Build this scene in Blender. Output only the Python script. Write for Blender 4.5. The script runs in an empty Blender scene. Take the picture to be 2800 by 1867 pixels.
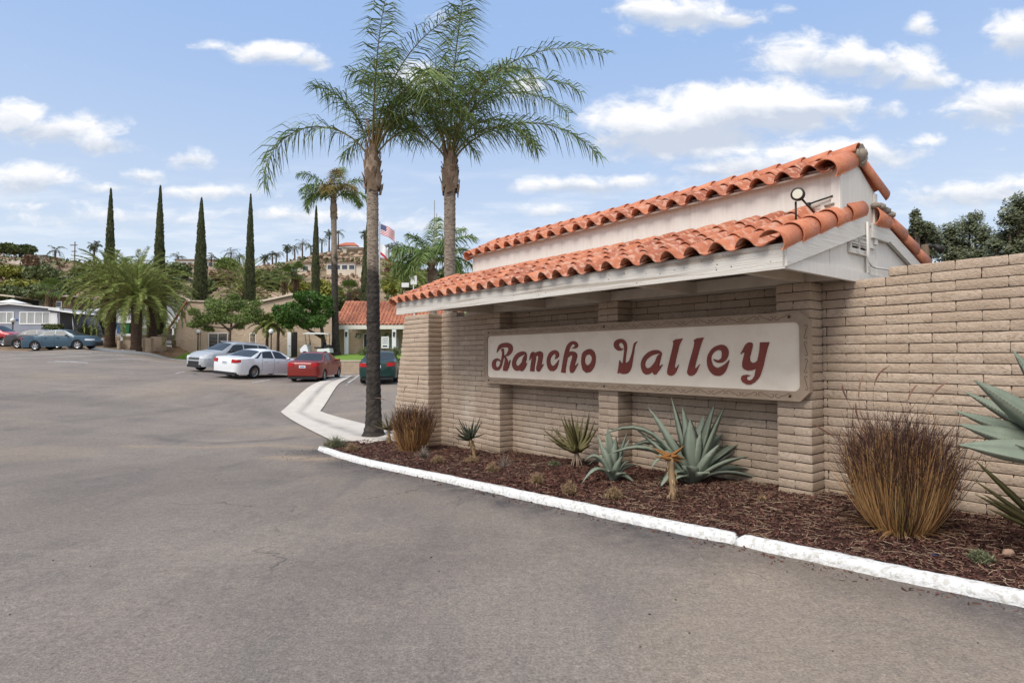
# entrance monument scene
EXPO=0.55; SUN=2.3; SUNANG=30; WSTR=0.085
SKYT=(0.9,1.0,1.1); SKYLOW=(6.6,7.2,7.8); SKYHIGH=(3.3,4.85,7.8)
LETTERS="""[["R",[["s",[[5731,1730],[5715,1745],[5691,1766],[5666,1784],[5640,1798],[5614,1809],[5592,1816],[5573,1819],[5550,1822],[5524,1824],[5492,1825],[5459,1824],[5432,1822],[5411,1818],[5396,1815],[5393,1815],[5389,1811],[5385,1798],[5383,1784],[5387,1770],[5397,1753],[5409,1737],[5420,1722],[5431,1708],[5443,1697],[5466,1688],[5497,1681],[5521,1677]],[[5739,1732],[5735,1750],[5728,1776],[5718,1802],[5706,1825],[5688,1849],[5662,1871],[5627,1887],[5588,1897],[5548,1904],[5504,1908],[5456,1910],[5408,1907],[5364,1899],[5321,1885],[5282,1860],[5263,1828],[5261,1798],[5267,1769],[5282,1743],[5304,1721],[5328,1702],[5354,1687],[5384,1674],[5419,1665],[5458,1663],[5494,1665],[5519,1667]]],["s",[[5609,1792],[5599,1777],[5585,1756],[5575,1732],[5575,1706],[5579,1675],[5586,1645],[5593,1617],[5603,1590],[5615,1562],[5628,1533],[5643,1505],[5661,1482],[5683,1466],[5705,1456],[5719,1454],[5733,1457],[5752,1464],[5761,1469],[5765,1476],[5772,1493],[5776,1511],[5776,1527],[5772,1542],[5766,1553],[5755,1563],[5738,1572],[5725,1577],[5713,1579],[5692,1577],[5672,1574],[5658,1570],[5646,1565],[5637,1560]],[[5538,1804],[5533,1788],[5526,1763],[5522,1734],[5523,1704],[5527,1672],[5533,1640],[5542,1611],[5552,1583],[5563,1555],[5574,1525],[5587,1494],[5603,1465],[5626,1440],[5654,1417],[5697,1400],[5750,1396],[5804,1402],[5852,1421],[5881,1451],[5891,1482],[5892,1510],[5886,1537],[5871,1564],[5847,1587],[5814,1605],[5775,1618],[5734,1623],[5695,1617],[5666,1606],[5646,1594],[5634,1582],[5629,1570],[5627,1563]]],["s",[[5523,1660],[5511,1644],[5495,1621],[5487,1599],[5490,1578],[5497,1554],[5506,1530],[5517,1505],[5529,1480],[5538,1454],[5540,1430],[5538,1408],[5536,1393]],[[5496,1670],[5477,1656],[5450,1635],[5427,1609],[5413,1582],[5406,1553],[5402,1525],[5401,1496],[5404,1469],[5408,1446],[5413,1424],[5421,1404],[5426,1390]]],["s",[[5413,1410],[5400,1428],[5382,1454],[5365,1484],[5351,1522],[5339,1562],[5331,1591]],[[5469,1426],[5455,1443],[5435,1468],[5413,1495],[5387,1529],[5359,1566],[5339,1593]]]]],["a",[["s",[[4868,1703],[4877,1714],[4892,1729],[4921,1742],[4956,1747],[4995,1747],[5036,1742],[5081,1730],[5130,1712],[5175,1687],[5212,1657],[5240,1623],[5261,1589],[5273,1555],[5277,1521],[5271,1486],[5252,1453],[5221,1422],[5167,1400],[5101,1402],[5053,1420],[5016,1445],[4988,1477],[4965,1511],[4951,1535]],[[4880,1694],[4897,1695],[4918,1696],[4934,1693],[4950,1688],[4970,1683],[4994,1675],[5027,1664],[5063,1651],[5093,1637],[5119,1618],[5143,1594],[5159,1570],[5166,1548],[5166,1525],[5159,1509],[5143,1497],[5123,1490],[5121,1490],[5130,1489],[5116,1488],[5093,1492],[5062,1509],[5027,1534],[5001,1553]]],["s",[[4895,1700],[4914,1684],[4941,1660],[4964,1633],[4979,1606],[4990,1578],[5001,1553],[5014,1531],[5028,1511],[5040,1492],[5049,1473],[5057,1455],[5059,1436],[5052,1418],[5039,1406],[5030,1398]],[[4867,1694],[4867,1674],[4868,1645],[4871,1616],[4880,1589],[4892,1562],[4903,1536],[4910,1512],[4916,1491],[4923,1472],[4929,1454],[4936,1439],[4943,1428],[4952,1419],[4963,1409],[4971,1401]]],["s",[[4955,1411],[4939,1427],[4917,1449],[4896,1473],[4880,1498],[4866,1523],[4857,1540]],[[5016,1441],[4996,1455],[4968,1474],[4940,1492],[4911,1511],[4883,1530],[4863,1543]]]]],["n",[["s",[[4785,1590],[4772,1604],[4755,1624],[4734,1643],[4706,1664],[4677,1682],[4696,1677],[4734,1687],[4729,1667],[4727,1643],[4728,1618],[4734,1588],[4740,1557],[4747,1530],[4753,1503],[4760,1476],[4765,1447],[4769,1419],[4771,1400]],[[4792,1592],[4789,1608],[4784,1631],[4776,1656],[4764,1685],[4747,1716],[4691,1743],[4630,1709],[4618,1677],[4615,1643],[4619,1610],[4629,1577],[4639,1547],[4646,1520],[4652,1494],[4657,1470],[4659,1444],[4660,1417],[4661,1398]]],["s",[[4640,1649],[4615,1657],[4582,1666],[4553,1672],[4529,1674],[4524,1674],[4549,1686],[4549,1679],[4550,1650],[4554,1618],[4561,1590],[4571,1560],[4581,1530],[4591,1502],[4601,1475],[4605,1449],[4599,1426],[4587,1409],[4578,1399]],[[4682,1704],[4657,1712],[4621,1725],[4584,1735],[4551,1743],[4503,1748],[4443,1720],[4433,1680],[4439,1643],[4447,1609],[4455,1577],[4465,1545],[4474,1517],[4482,1489],[4489,1463],[4496,1442],[4506,1427],[4516,1412],[4523,1402]]],["s",[[4511,1416],[4497,1431],[4478,1451],[4460,1471],[4443,1491],[4426,1510],[4414,1523]],[[4573,1451],[4553,1462],[4525,1478],[4496,1493],[4467,1506],[4439,1518],[4419,1526]]]]],["c",[["s",[[4129,1612],[4110,1617],[4082,1625],[4057,1640],[4041,1661],[4033,1685],[4037,1712],[4058,1736],[4091,1754],[4137,1763],[4184,1755],[4227,1740],[4265,1717],[4294,1687],[4315,1654],[4329,1620],[4336,1586],[4335,1551],[4328,1516],[4314,1480],[4291,1443],[4242,1413],[4171,1414],[4126,1435],[4096,1459],[4076,1484],[4064,1510],[4056,1533],[4048,1557],[4040,1580],[4036,1597]],[[4136,1617],[4127,1629],[4117,1645],[4114,1659],[4113,1672],[4113,1685],[4116,1691],[4123,1694],[4131,1698],[4135,1699],[4149,1696],[4175,1688],[4197,1676],[4217,1658],[4236,1634],[4248,1608],[4252,1583],[4250,1558],[4240,1536],[4219,1515],[4192,1500],[4187,1500],[4201,1499],[4184,1499],[4161,1504],[4141,1512],[4119,1528],[4098,1546],[4076,1565],[4056,1585],[4042,1598]]]]],["h",[["s",[[3727,1786],[3707,1785],[3676,1783],[3646,1785],[3621,1795],[3600,1811],[3591,1835],[3601,1859],[3621,1879],[3649,1894],[3683,1901],[3718,1901],[3753,1894],[3785,1881],[3813,1862],[3837,1839],[3857,1812],[3872,1783],[3885,1754],[3896,1724],[3907,1693],[3917,1661],[3926,1627],[3936,1591],[3944,1557],[3951,1529],[3957,1502],[3963,1476],[3970,1447],[3978,1417],[3983,1397]],[[3728,1791],[3710,1797],[3685,1806],[3669,1815],[3663,1824],[3660,1831],[3661,1832],[3665,1835],[3673,1844],[3681,1850],[3691,1852],[3707,1852],[3721,1849],[3736,1841],[3752,1827],[3767,1810],[3779,1790],[3791,1765],[3802,1738],[3811,1710],[3819,1680],[3828,1649],[3837,1615],[3847,1580],[3855,1548],[3862,1520],[3868,1494],[3873,1469],[3878,1440],[3881,1411],[3884,1390]]],["s",[[3827,1637],[3807,1648],[3781,1663],[3759,1672],[3743,1676],[3727,1677],[3717,1676],[3713,1673],[3715,1671],[3717,1672],[3718,1663],[3722,1642],[3729,1619],[3738,1594],[3750,1567],[3761,1538],[3770,1509],[3777,1481],[3779,1454],[3774,1429],[3766,1407],[3759,1393]],[[3884,1685],[3863,1697],[3832,1714],[3797,1728],[3761,1736],[3727,1738],[3694,1735],[3663,1727],[3633,1710],[3615,1683],[3616,1654],[3626,1627],[3636,1602],[3647,1576],[3659,1549],[3668,1525],[3674,1500],[3678,1474],[3683,1451],[3690,1430],[3698,1410],[3703,1395]]],["s",[[3683,1414],[3673,1429],[3657,1450],[3640,1472],[3622,1497],[3603,1524],[3589,1543]],[[3746,1447],[3729,1459],[3704,1475],[3678,1492],[3648,1511],[3616,1531],[3594,1545]]]]],["o",[["r",[[3378,1768],[3414,1757],[3452,1739],[3485,1713],[3503,1681],[3510,1649],[3514,1619],[3517,1590],[3517,1558],[3512,1524],[3501,1484],[3479,1438],[3414,1401],[3327,1416],[3283,1450],[3253,1485],[3233,1519],[3222,1553],[3215,1585],[3211,1616],[3212,1645],[3217,1674],[3228,1702],[3245,1729],[3269,1751],[3302,1767],[3341,1772]],[[3350,1689],[3370,1686],[3394,1680],[3411,1674],[3423,1661],[3434,1639],[3441,1614],[3445,1588],[3443,1565],[3432,1544],[3404,1523],[3371,1509],[3378,1516],[3398,1514],[3372,1520],[3342,1533],[3321,1549],[3303,1571],[3291,1595],[3286,1617],[3288,1639],[3295,1657],[3308,1671],[3326,1683],[3340,1688],[3343,1689],[3343,1689]]]]],["V",[["s",[[2657,1775],[2669,1772],[2684,1769],[2697,1770],[2706,1775],[2714,1783],[2720,1791],[2731,1802],[2742,1814],[2746,1822],[2745,1826],[2744,1833],[2743,1837],[2739,1842],[2728,1850],[2717,1855],[2706,1857],[2695,1856],[2685,1853],[2675,1848],[2662,1839],[2652,1828],[2645,1813],[2640,1794],[2638,1772],[2638,1749],[2640,1723],[2643,1697],[2647,1672],[2652,1646],[2656,1620],[2660,1594],[2663,1568],[2666,1550]],[[2654,1772],[2662,1764],[2674,1754],[2692,1745],[2713,1740],[2737,1739],[2763,1745],[2788,1757],[2812,1775],[2832,1798],[2839,1826],[2835,1852],[2820,1876],[2796,1894],[2767,1906],[2737,1913],[2707,1915],[2677,1911],[2649,1902],[2626,1885],[2608,1866],[2596,1844],[2590,1820],[2588,1796],[2588,1771],[2592,1746],[2598,1719],[2603,1693],[2608,1667],[2613,1642],[2617,1617],[2619,1592],[2619,1567],[2619,1549]]],["s",[[2396,1869],[2409,1866],[2427,1861],[2445,1851],[2456,1835],[2464,1818],[2470,1797],[2476,1773],[2482,1747],[2488,1722],[2496,1700],[2504,1678],[2513,1659],[2523,1639],[2532,1622],[2539,1610]],[[2394,1865],[2404,1859],[2416,1849],[2426,1839],[2432,1827],[2438,1812],[2444,1793],[2449,1770],[2453,1743],[2458,1717],[2464,1694],[2470,1671],[2476,1650],[2481,1630],[2486,1611],[2490,1598]]],["p",[[2729,1600],[2696,1562],[2662,1550],[2609,1558],[2563,1578],[2530,1609],[2498,1644],[2475,1644],[2487,1579],[2502,1513],[2531,1452],[2564,1421],[2604,1406],[2670,1401],[2717,1413],[2744,1425],[2756,1403],[2765,1406],[2747,1495],[2735,1562]]]]],["a",[["s",[[1970,1701],[1978,1710],[1991,1723],[2009,1734],[2032,1742],[2058,1746],[2087,1746],[2120,1742],[2156,1732],[2192,1719],[2224,1700],[2255,1677],[2281,1653],[2302,1627],[2318,1599],[2329,1571],[2333,1541],[2330,1512],[2323,1484],[2312,1456],[2293,1425],[2248,1402],[2196,1408],[2159,1427],[2131,1450],[2108,1474],[2090,1499],[2076,1522],[2064,1543],[2055,1562],[2048,1575]],[[1974,1694],[1987,1695],[2005,1696],[2022,1695],[2038,1693],[2056,1690],[2075,1686],[2099,1681],[2127,1673],[2152,1664],[2177,1650],[2202,1634],[2223,1617],[2239,1598],[2252,1579],[2259,1560],[2261,1542],[2259,1524],[2251,1508],[2235,1496],[2219,1490],[2221,1494],[2223,1492],[2203,1493],[2180,1498],[2159,1509],[2138,1526],[2119,1544],[2103,1560],[2089,1577],[2080,1588]]],["s",[[1978,1698],[1993,1693],[2015,1685],[2036,1671],[2050,1653],[2060,1633],[2069,1614],[2076,1594],[2083,1574],[2090,1556],[2100,1537],[2111,1518],[2120,1499],[2126,1480],[2128,1461],[2128,1444],[2122,1427],[2112,1415],[2104,1407]],[[1969,1692],[1974,1679],[1981,1662],[1985,1647],[1989,1633],[1995,1616],[2000,1598],[2006,1580],[2011,1561],[2016,1540],[2020,1519],[2024,1499],[2028,1481],[2033,1465],[2039,1450],[2045,1438],[2053,1428],[2062,1417],[2069,1409]]],["s",[[2048,1433],[2037,1446],[2020,1464],[2003,1484],[1986,1505],[1970,1526],[1958,1542]],[[2094,1469],[2078,1479],[2056,1493],[2032,1507],[2007,1521],[1980,1535],[1961,1544]]]]],["l",[["p",[[1785,1862],[1737,1886],[1632,1893],[1666,1845],[1688,1803],[1711,1720],[1734,1645],[1754,1574],[1766,1513],[1755,1499],[1729,1509],[1696,1547],[1718,1500],[1741,1448],[1769,1415],[1809,1397],[1849,1398],[1877,1417],[1883,1445],[1871,1502],[1847,1583],[1818,1683],[1792,1767],[1777,1833]]]]],["l",[["p",[[1460,1868],[1413,1890],[1312,1897],[1335,1857],[1357,1807],[1388,1717],[1415,1636],[1440,1554],[1451,1508],[1427,1502],[1401,1527],[1377,1555],[1396,1514],[1422,1459],[1454,1422],[1497,1403],[1534,1404],[1560,1429],[1565,1452],[1549,1512],[1521,1604],[1488,1700],[1461,1782],[1449,1836]]]]],["e",[["s",[[1173,1622],[1168,1613],[1161,1601],[1148,1589],[1132,1581],[1112,1576],[1089,1574],[1065,1578],[1039,1586],[1015,1600],[996,1620],[982,1642],[973,1664],[967,1686],[965,1710],[970,1735],[981,1759],[1000,1781],[1028,1798],[1061,1803],[1091,1799],[1118,1791],[1144,1782],[1169,1769],[1193,1752],[1214,1731],[1233,1706],[1249,1680],[1259,1653],[1265,1626],[1267,1599],[1266,1570],[1262,1541],[1253,1513],[1239,1486],[1221,1460],[1197,1438],[1168,1422],[1134,1412],[1094,1413],[1058,1427],[1033,1446],[1014,1467],[999,1490],[988,1515],[978,1539],[969,1566],[960,1592],[955,1611]],[[1170,1624],[1161,1620],[1148,1616],[1135,1613],[1121,1610],[1107,1609],[1096,1611],[1083,1618],[1070,1628],[1062,1638],[1059,1649],[1057,1664],[1055,1679],[1055,1693],[1056,1704],[1057,1711],[1061,1718],[1065,1725],[1065,1727],[1070,1731],[1085,1735],[1102,1736],[1120,1733],[1139,1726],[1157,1715],[1174,1701],[1191,1682],[1202,1663],[1208,1644],[1209,1623],[1207,1602],[1201,1582],[1192,1562],[1181,1546],[1167,1532],[1151,1522],[1138,1516],[1126,1514],[1116,1513],[1113,1514],[1108,1514],[1094,1519],[1076,1527],[1056,1536],[1035,1547],[1014,1560],[993,1578],[972,1598],[958,1612]]]]],["y",[["p",[[807,1681],[776,1732],[743,1791],[711,1820],[676,1825],[649,1812],[649,1775],[669,1702],[686,1643],[682,1599],[651,1578],[613,1585],[589,1607],[574,1658],[561,1730],[553,1821],[440,1822],[467,1744],[494,1644],[514,1557],[546,1456],[577,1397],[623,1352],[678,1320],[725,1319],[780,1343],[800,1376],[795,1410],[771,1429],[723,1436],[676,1427],[712,1419],[730,1404],[724,1375],[685,1368],[654,1384],[626,1425],[610,1498],[610,1509],[660,1490],[715,1485],[762,1503],[783,1532],[781,1584],[765,1643],[748,1703],[776,1703]]]]]]"""
import bpy, math, random, numpy as np
from mathutils import Vector, Matrix, noise, geometry
random.seed(7); np.random.seed(7)
R=math.radians; PI=math.pi
SC=bpy.context.scene; COL=SC.collection
# ------------------------------------------------------------ camera, world, sun
FPX=1602.; TH=R(1.5); CZ=1.65
cd=bpy.data.cameras.new('camera'); cam=bpy.data.objects.new('camera',cd); COL.objects.link(cam); SC.camera=cam
cd.lens=FPX/2800*36; cd.sensor_width=36; cd.clip_start=.05; cd.clip_end=5000
cam.location=(0,0,CZ); cam.rotation_euler=(PI/2+TH,0,0)
SC.view_settings.view_transform='Standard'; SC.view_settings.look='None'; SC.view_settings.exposure=EXPO; SC.view_settings.gamma=1
def ray(x,y):
    a=(x-1400)/FPX;b=(933.5-y)/FPX
    return np.array([a,math.cos(TH)-b*math.sin(TH),math.sin(TH)+b*math.cos(TH)])
def at(x,y,Y):
    r=ray(x,y);return Vector((r[0]*Y/r[1],Y,CZ+r[2]*Y/r[1]))
sunv=Vector((-.50,-.66,1.02)).normalized()
sl=bpy.data.lights.new('sun','SUN'); sl.energy=SUN; sl.angle=R(SUNANG); sl.color=(1,.95,.88)
so=bpy.data.objects.new('sun',sl); COL.objects.link(so); so.rotation_euler=sunv.to_track_quat('Z','Y').to_euler()
W=bpy.data.worlds.new('World'); SC.world=W; W.use_nodes=True
nt=W.node_tree; N=nt.nodes; LK=nt.links; N.clear()
def nd(t,**k):
    n=N.new(t)
    for a,b in k.items(): setattr(n,a,b)
    return n
def mth(op,a,b=None,c=None):
    n=nd('ShaderNodeMath',operation=op)
    for i,v in enumerate((a,b,c)):
        if v is None: continue
        if isinstance(v,(int,float)): n.inputs[i].default_value=v
        else: LK.new(v,n.inputs[i])
    return n.outputs[0]
def mixc(f,a,b):
    n=nd('ShaderNodeMix',data_type='RGBA'); n.clamp_factor=True
    for s,v in ((0,f),(6,a),(7,b)):
        if isinstance(v,(int,float)): n.inputs[s].default_value=v
        elif isinstance(v,tuple): n.inputs[s].default_value=(*v,1)
        else: LK.new(v,n.inputs[s])
    return n.outputs[2]
tc=nd('ShaderNodeTexCoord'); sep=nd('ShaderNodeSeparateXYZ'); LK.new(tc.outputs['Generated'],sep.inputs[0])
X,Y,Z=sep.outputs
ys=mth('MAXIMUM',Y,.02); px=mth('DIVIDE',X,ys); pz=mth('DIVIDE',Z,ys)
cmb=nd('ShaderNodeCombineXYZ'); LK.new(px,cmb.inputs[0]); LK.new(pz,cmb.inputs[1])
sky=nd('ShaderNodeTexSky',sky_type='NISHITA',sun_disc=False,sun_elevation=math.asin(sunv.z),sun_rotation=math.atan2(sunv.x,sunv.y)%(2*PI),air_density=1.0,dust_density=.6,ozone_density=1.2)
def nz(scale,det=6,rough=.55,dist=0,vec=None,sc=(1,1,1)):
    m=nd('ShaderNodeMapping'); m.inputs['Scale'].default_value=sc; LK.new(vec or cmb.outputs[0],m.inputs[0])
    n=nd('ShaderNodeTexNoise'); n.inputs['Scale'].default_value=scale; n.inputs['Detail'].default_value=det; n.inputs['Roughness'].default_value=rough; n.inputs['Distortion'].default_value=dist
    LK.new(m.outputs[0],n.inputs[0]); return n
wn=nz(9,2,.5)                                  # warp
wv=nd('ShaderNodeVectorMath',operation='MULTIPLY_ADD'); LK.new(wn.outputs['Color'],wv.inputs[0]); wv.inputs[1].default_value=(.035,.022,0); LK.new(cmb.outputs[0],wv.inputs[2])
CL=[(1500,20,75,28,1),(1590,35,90,34,1),(1690,45,60,22,.8),(1440,70,30,16,.6),(1940,140,70,42,1),(2060,150,90,40,1),(1830,125,90,45,.9),(2120,190,70,24,.9),(1800,180,60,30,.6),
(1480,275,120,40,1.1),(1640,250,130,48,1.2),(1780,255,140,48,1.2),(1900,245,80,22,.9),(1560,320,170,40,1.1),(2030,255,35,22,.7),(1930,355,160,32,1),(1720,385,150,26,.9),(1600,390,40,10,.6),
(2110,58,34,22,.8),(2330,75,55,42,1.1),(2290,240,100,44,1),(2200,265,60,16,.6),(1310,425,120,20,.9),(1450,415,110,16,.8),(1265,482,75,18,.7),(620,125,90,22,.9),(500,108,50,14,.6),(710,138,45,20,.8),
(140,300,110,32,1),(30,265,60,32,1),(240,335,60,22,.8),(60,410,90,30,1),(440,362,60,22,.75),(330,405,40,18,.8),(470,440,110,16,.8),(250,432,90,12,.6),(2240,445,150,26,.9),(2330,420,60,20,.8),(2290,345,30,6,.4),
(1210,205,40,28,.9),(960,190,55,50,.9),(1010,40,40,22,.5),(700,490,240,18,.6),(250,500,200,26,.6),(80,470,110,14,.5),(900,520,150,16,.5),(1150,540,120,14,.5),(1825,20,30,12,.5),(2190,50,20,8,.4),(1640,440,120,16,.5),(2120,330,60,16,.5)]
den=None; shd=None
for (cx,cy,rx,ry,a) in CL:
    r=ray(cx*1.1905,cy*1.1905); r0=(r[0]/r[1],r[2]/r[1]); sx=rx*1.1905/FPX; sz=ry*1.1905/FPX
    v=nd('ShaderNodeVectorMath',operation='SUBTRACT'); LK.new(wv.outputs[0],v.inputs[0]); v.inputs[1].default_value=(r0[0]+.0175,r0[1]+.011,0)
    m=nd('ShaderNodeVectorMath',operation='MULTIPLY'); LK.new(v.outputs[0],m.inputs[0]); m.inputs[1].default_value=(1/sx,1/sz,0)
    d=nd('ShaderNodeVectorMath',operation='LENGTH'); LK.new(m.outputs[0],d.inputs[0])
    q=mth('MAXIMUM',mth('MULTIPLY_ADD',d.outputs['Value'],-.75*a,1.46*a),0.)
    s2=nd('ShaderNodeSeparateXYZ'); LK.new(m.outputs[0],s2.inputs[0])
    h=mth('MULTIPLY',q,s2.outputs[1])
    if den is None: den=q; shd=h
    else: den=mth('MAXIMUM',den,q); shd=mth('ADD',shd,h)
n1=nz(16,8,.62,.3,sc=(1,1.7,1)); n2=nz(3.2,3,.5,sc=(1,3,1)); n3=nz(5,5,.6,0,sc=(1,6,1))
dd=mth('ADD',den,mth('MULTIPLY_ADD',n1.outputs[0],1.9,-1.24))
mask=nd('ShaderNodeMapRange',interpolation_type='SMOOTHSTEP'); LK.new(dd,mask.inputs[0]); mask.inputs[1].default_value=.0; mask.inputs[2].default_value=.78
# thin high veil near the horizon
wisp=nd('ShaderNodeMapRange',interpolation_type='SMOOTHSTEP'); LK.new(n3.outputs[0],wisp.inputs[0]); wisp.inputs[1].default_value=.44; wisp.inputs[2].default_value=.72
lowb=nd('ShaderNodeMapRange'); LK.new(pz,lowb.inputs[0]); lowb.inputs[1].default_value=.36; lowb.inputs[2].default_value=.1
wf=mth('MULTIPLY',mth('MULTIPLY',wisp.outputs[0],lowb.outputs[0]),.95)
tint=nd('ShaderNodeVectorMath',operation='MULTIPLY'); LK.new(sky.outputs[0],tint.inputs[0]); tint.inputs[1].default_value=SKYT
el=nd('ShaderNodeMapRange',interpolation_type='SMOOTHSTEP'); LK.new(Z,el.inputs[0]); el.inputs[1].default_value=.0; el.inputs[2].default_value=.55
base=mixc(el.outputs[0],SKYLOW,SKYHIGH)
base=mixc(.78,tint.outputs[0],base)
base=mixc(wf,base,(7.6,7.9,8.3))
cc=nd('ShaderNodeMapRange'); LK.new(mth('ADD',shd,mth('MULTIPLY_ADD',n1.outputs[0],2.2,-1.0)),cc.inputs[0]); cc.inputs[1].default_value=-.55; cc.inputs[2].default_value=.65
ccol=mixc(cc.outputs[0],(5.0,5.55,6.5),(8.7,8.65,8.7))
fin=mixc(mth('MULTIPLY',mask.outputs[0],.97),base,ccol)
bk=nd('ShaderNodeMix',data_type='RGBA'); LK.new(mth('GREATER_THAN',Y,.05),bk.inputs[0]); bk.inputs[6].default_value=(7.,7.6,8.6,1); LK.new(fin,bk.inputs[7])
bg=nd('ShaderNodeBackground'); LK.new(bk.outputs[2],bg.inputs[0]); bg.inputs[1].default_value=WSTR
wo=nd('ShaderNodeOutputWorld'); LK.new(bg.outputs[0],wo.inputs[0])
W.cycles.sampling_method='MANUAL'; W.cycles.sample_map_resolution=512
# ------------------------------------------------------------ materials
MATS={}
def mat(name,c1,c2=None,c3=None,scale=3.,det=5,rough=.8,isl=0,bump=0,bscale=30,metal=0,spec=.3,lo=.35,hi=.65,sc=(1,1,1),coat=0,emit=None,trans=0,attr=None,bdist=.01,c4=None,s4=80,obj=True,alpha=None):
    if name in MATS: return MATS[name]
    m=bpy.data.materials.new(name); m.use_nodes=True; t=m.node_tree; n=t.nodes; l=t.links
    b=n['Principled BSDF']; b.inputs['Roughness'].default_value=rough; b.inputs['Metallic'].default_value=metal; b.inputs['Specular IOR Level'].default_value=spec
    if coat: b.inputs['Coat Weight'].default_value=coat; b.inputs['Coat Roughness'].default_value=.05
    def mx(f,a,bb):
        x=n.new('ShaderNodeMix'); x.data_type='RGBA'; x.clamp_factor=True
        for s,v in ((0,f),(6,a),(7,bb)):
            if isinstance(v,(int,float)): x.inputs[s].default_value=v
            elif isinstance(v,tuple): x.inputs[s].default_value=(*v,1)
            else: l.new(v,x.inputs[s])
        return x.outputs[2]
    tc=n.new('ShaderNodeTexCoord'); mp=n.new('ShaderNodeMapping'); mp.inputs['Scale'].default_value=sc; l.new(tc.outputs['Object'],mp.inputs[0])
    def noi(s,d,r=.6):
        x=n.new('ShaderNodeTexNoise'); x.inputs['Scale'].default_value=s; x.inputs['Detail'].default_value=d; x.inputs['Roughness'].default_value=r; l.new(mp.outputs[0],x.inputs[0]); return x.outputs[0]
    def rng(v,a,bb):
        x=n.new('ShaderNodeMapRange'); l.new(v,x.inputs[0]); x.inputs[1].default_value=a; x.inputs[2].default_value=bb; return x.outputs[0]
    col=c1
    if c2: col=mx(rng(noi(scale,det),lo,hi),c1,c2)
    if isl and c3:
        g=n.new('ShaderNodeNewGeometry'); x=n.new('ShaderNodeMath'); x.operation='MULTIPLY'; l.new(g.outputs['Random Per Island'],x.inputs[0]); x.inputs[1].default_value=isl
        col=mx(x.outputs[0],col,c3)
    if c4: col=mx(rng(noi(s4,2,.5),.52,.62),col,c4)
    if attr:
        a=n.new('ShaderNodeAttribute'); a.attribute_name='stain'; sp=n.new('ShaderNodeSeparateColor'); l.new(a.outputs['Color'],sp.inputs[0])
        for i,c in enumerate(attr): col=mx(sp.outputs[i],col,c)
    if isinstance(col,tuple): b.inputs['Base Color'].default_value=(*col,1)
    else: l.new(col,b.inputs['Base Color'])
    if bump:
        bp=n.new('ShaderNodeBump'); bp.inputs['Strength'].default_value=bump; bp.inputs['Distance'].default_value=bdist; l.new(noi(bscale,6,.65),bp.inputs['Height']); l.new(bp.outputs[0],b.inputs['Normal'])
    if emit: b.inputs['Emission Color'].default_value=(*emit[0],1); b.inputs['Emission Strength'].default_value=emit[1]
    if trans: b.inputs['Transmission Weight'].default_value=trans
    MATS[name]=m; return m
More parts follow.
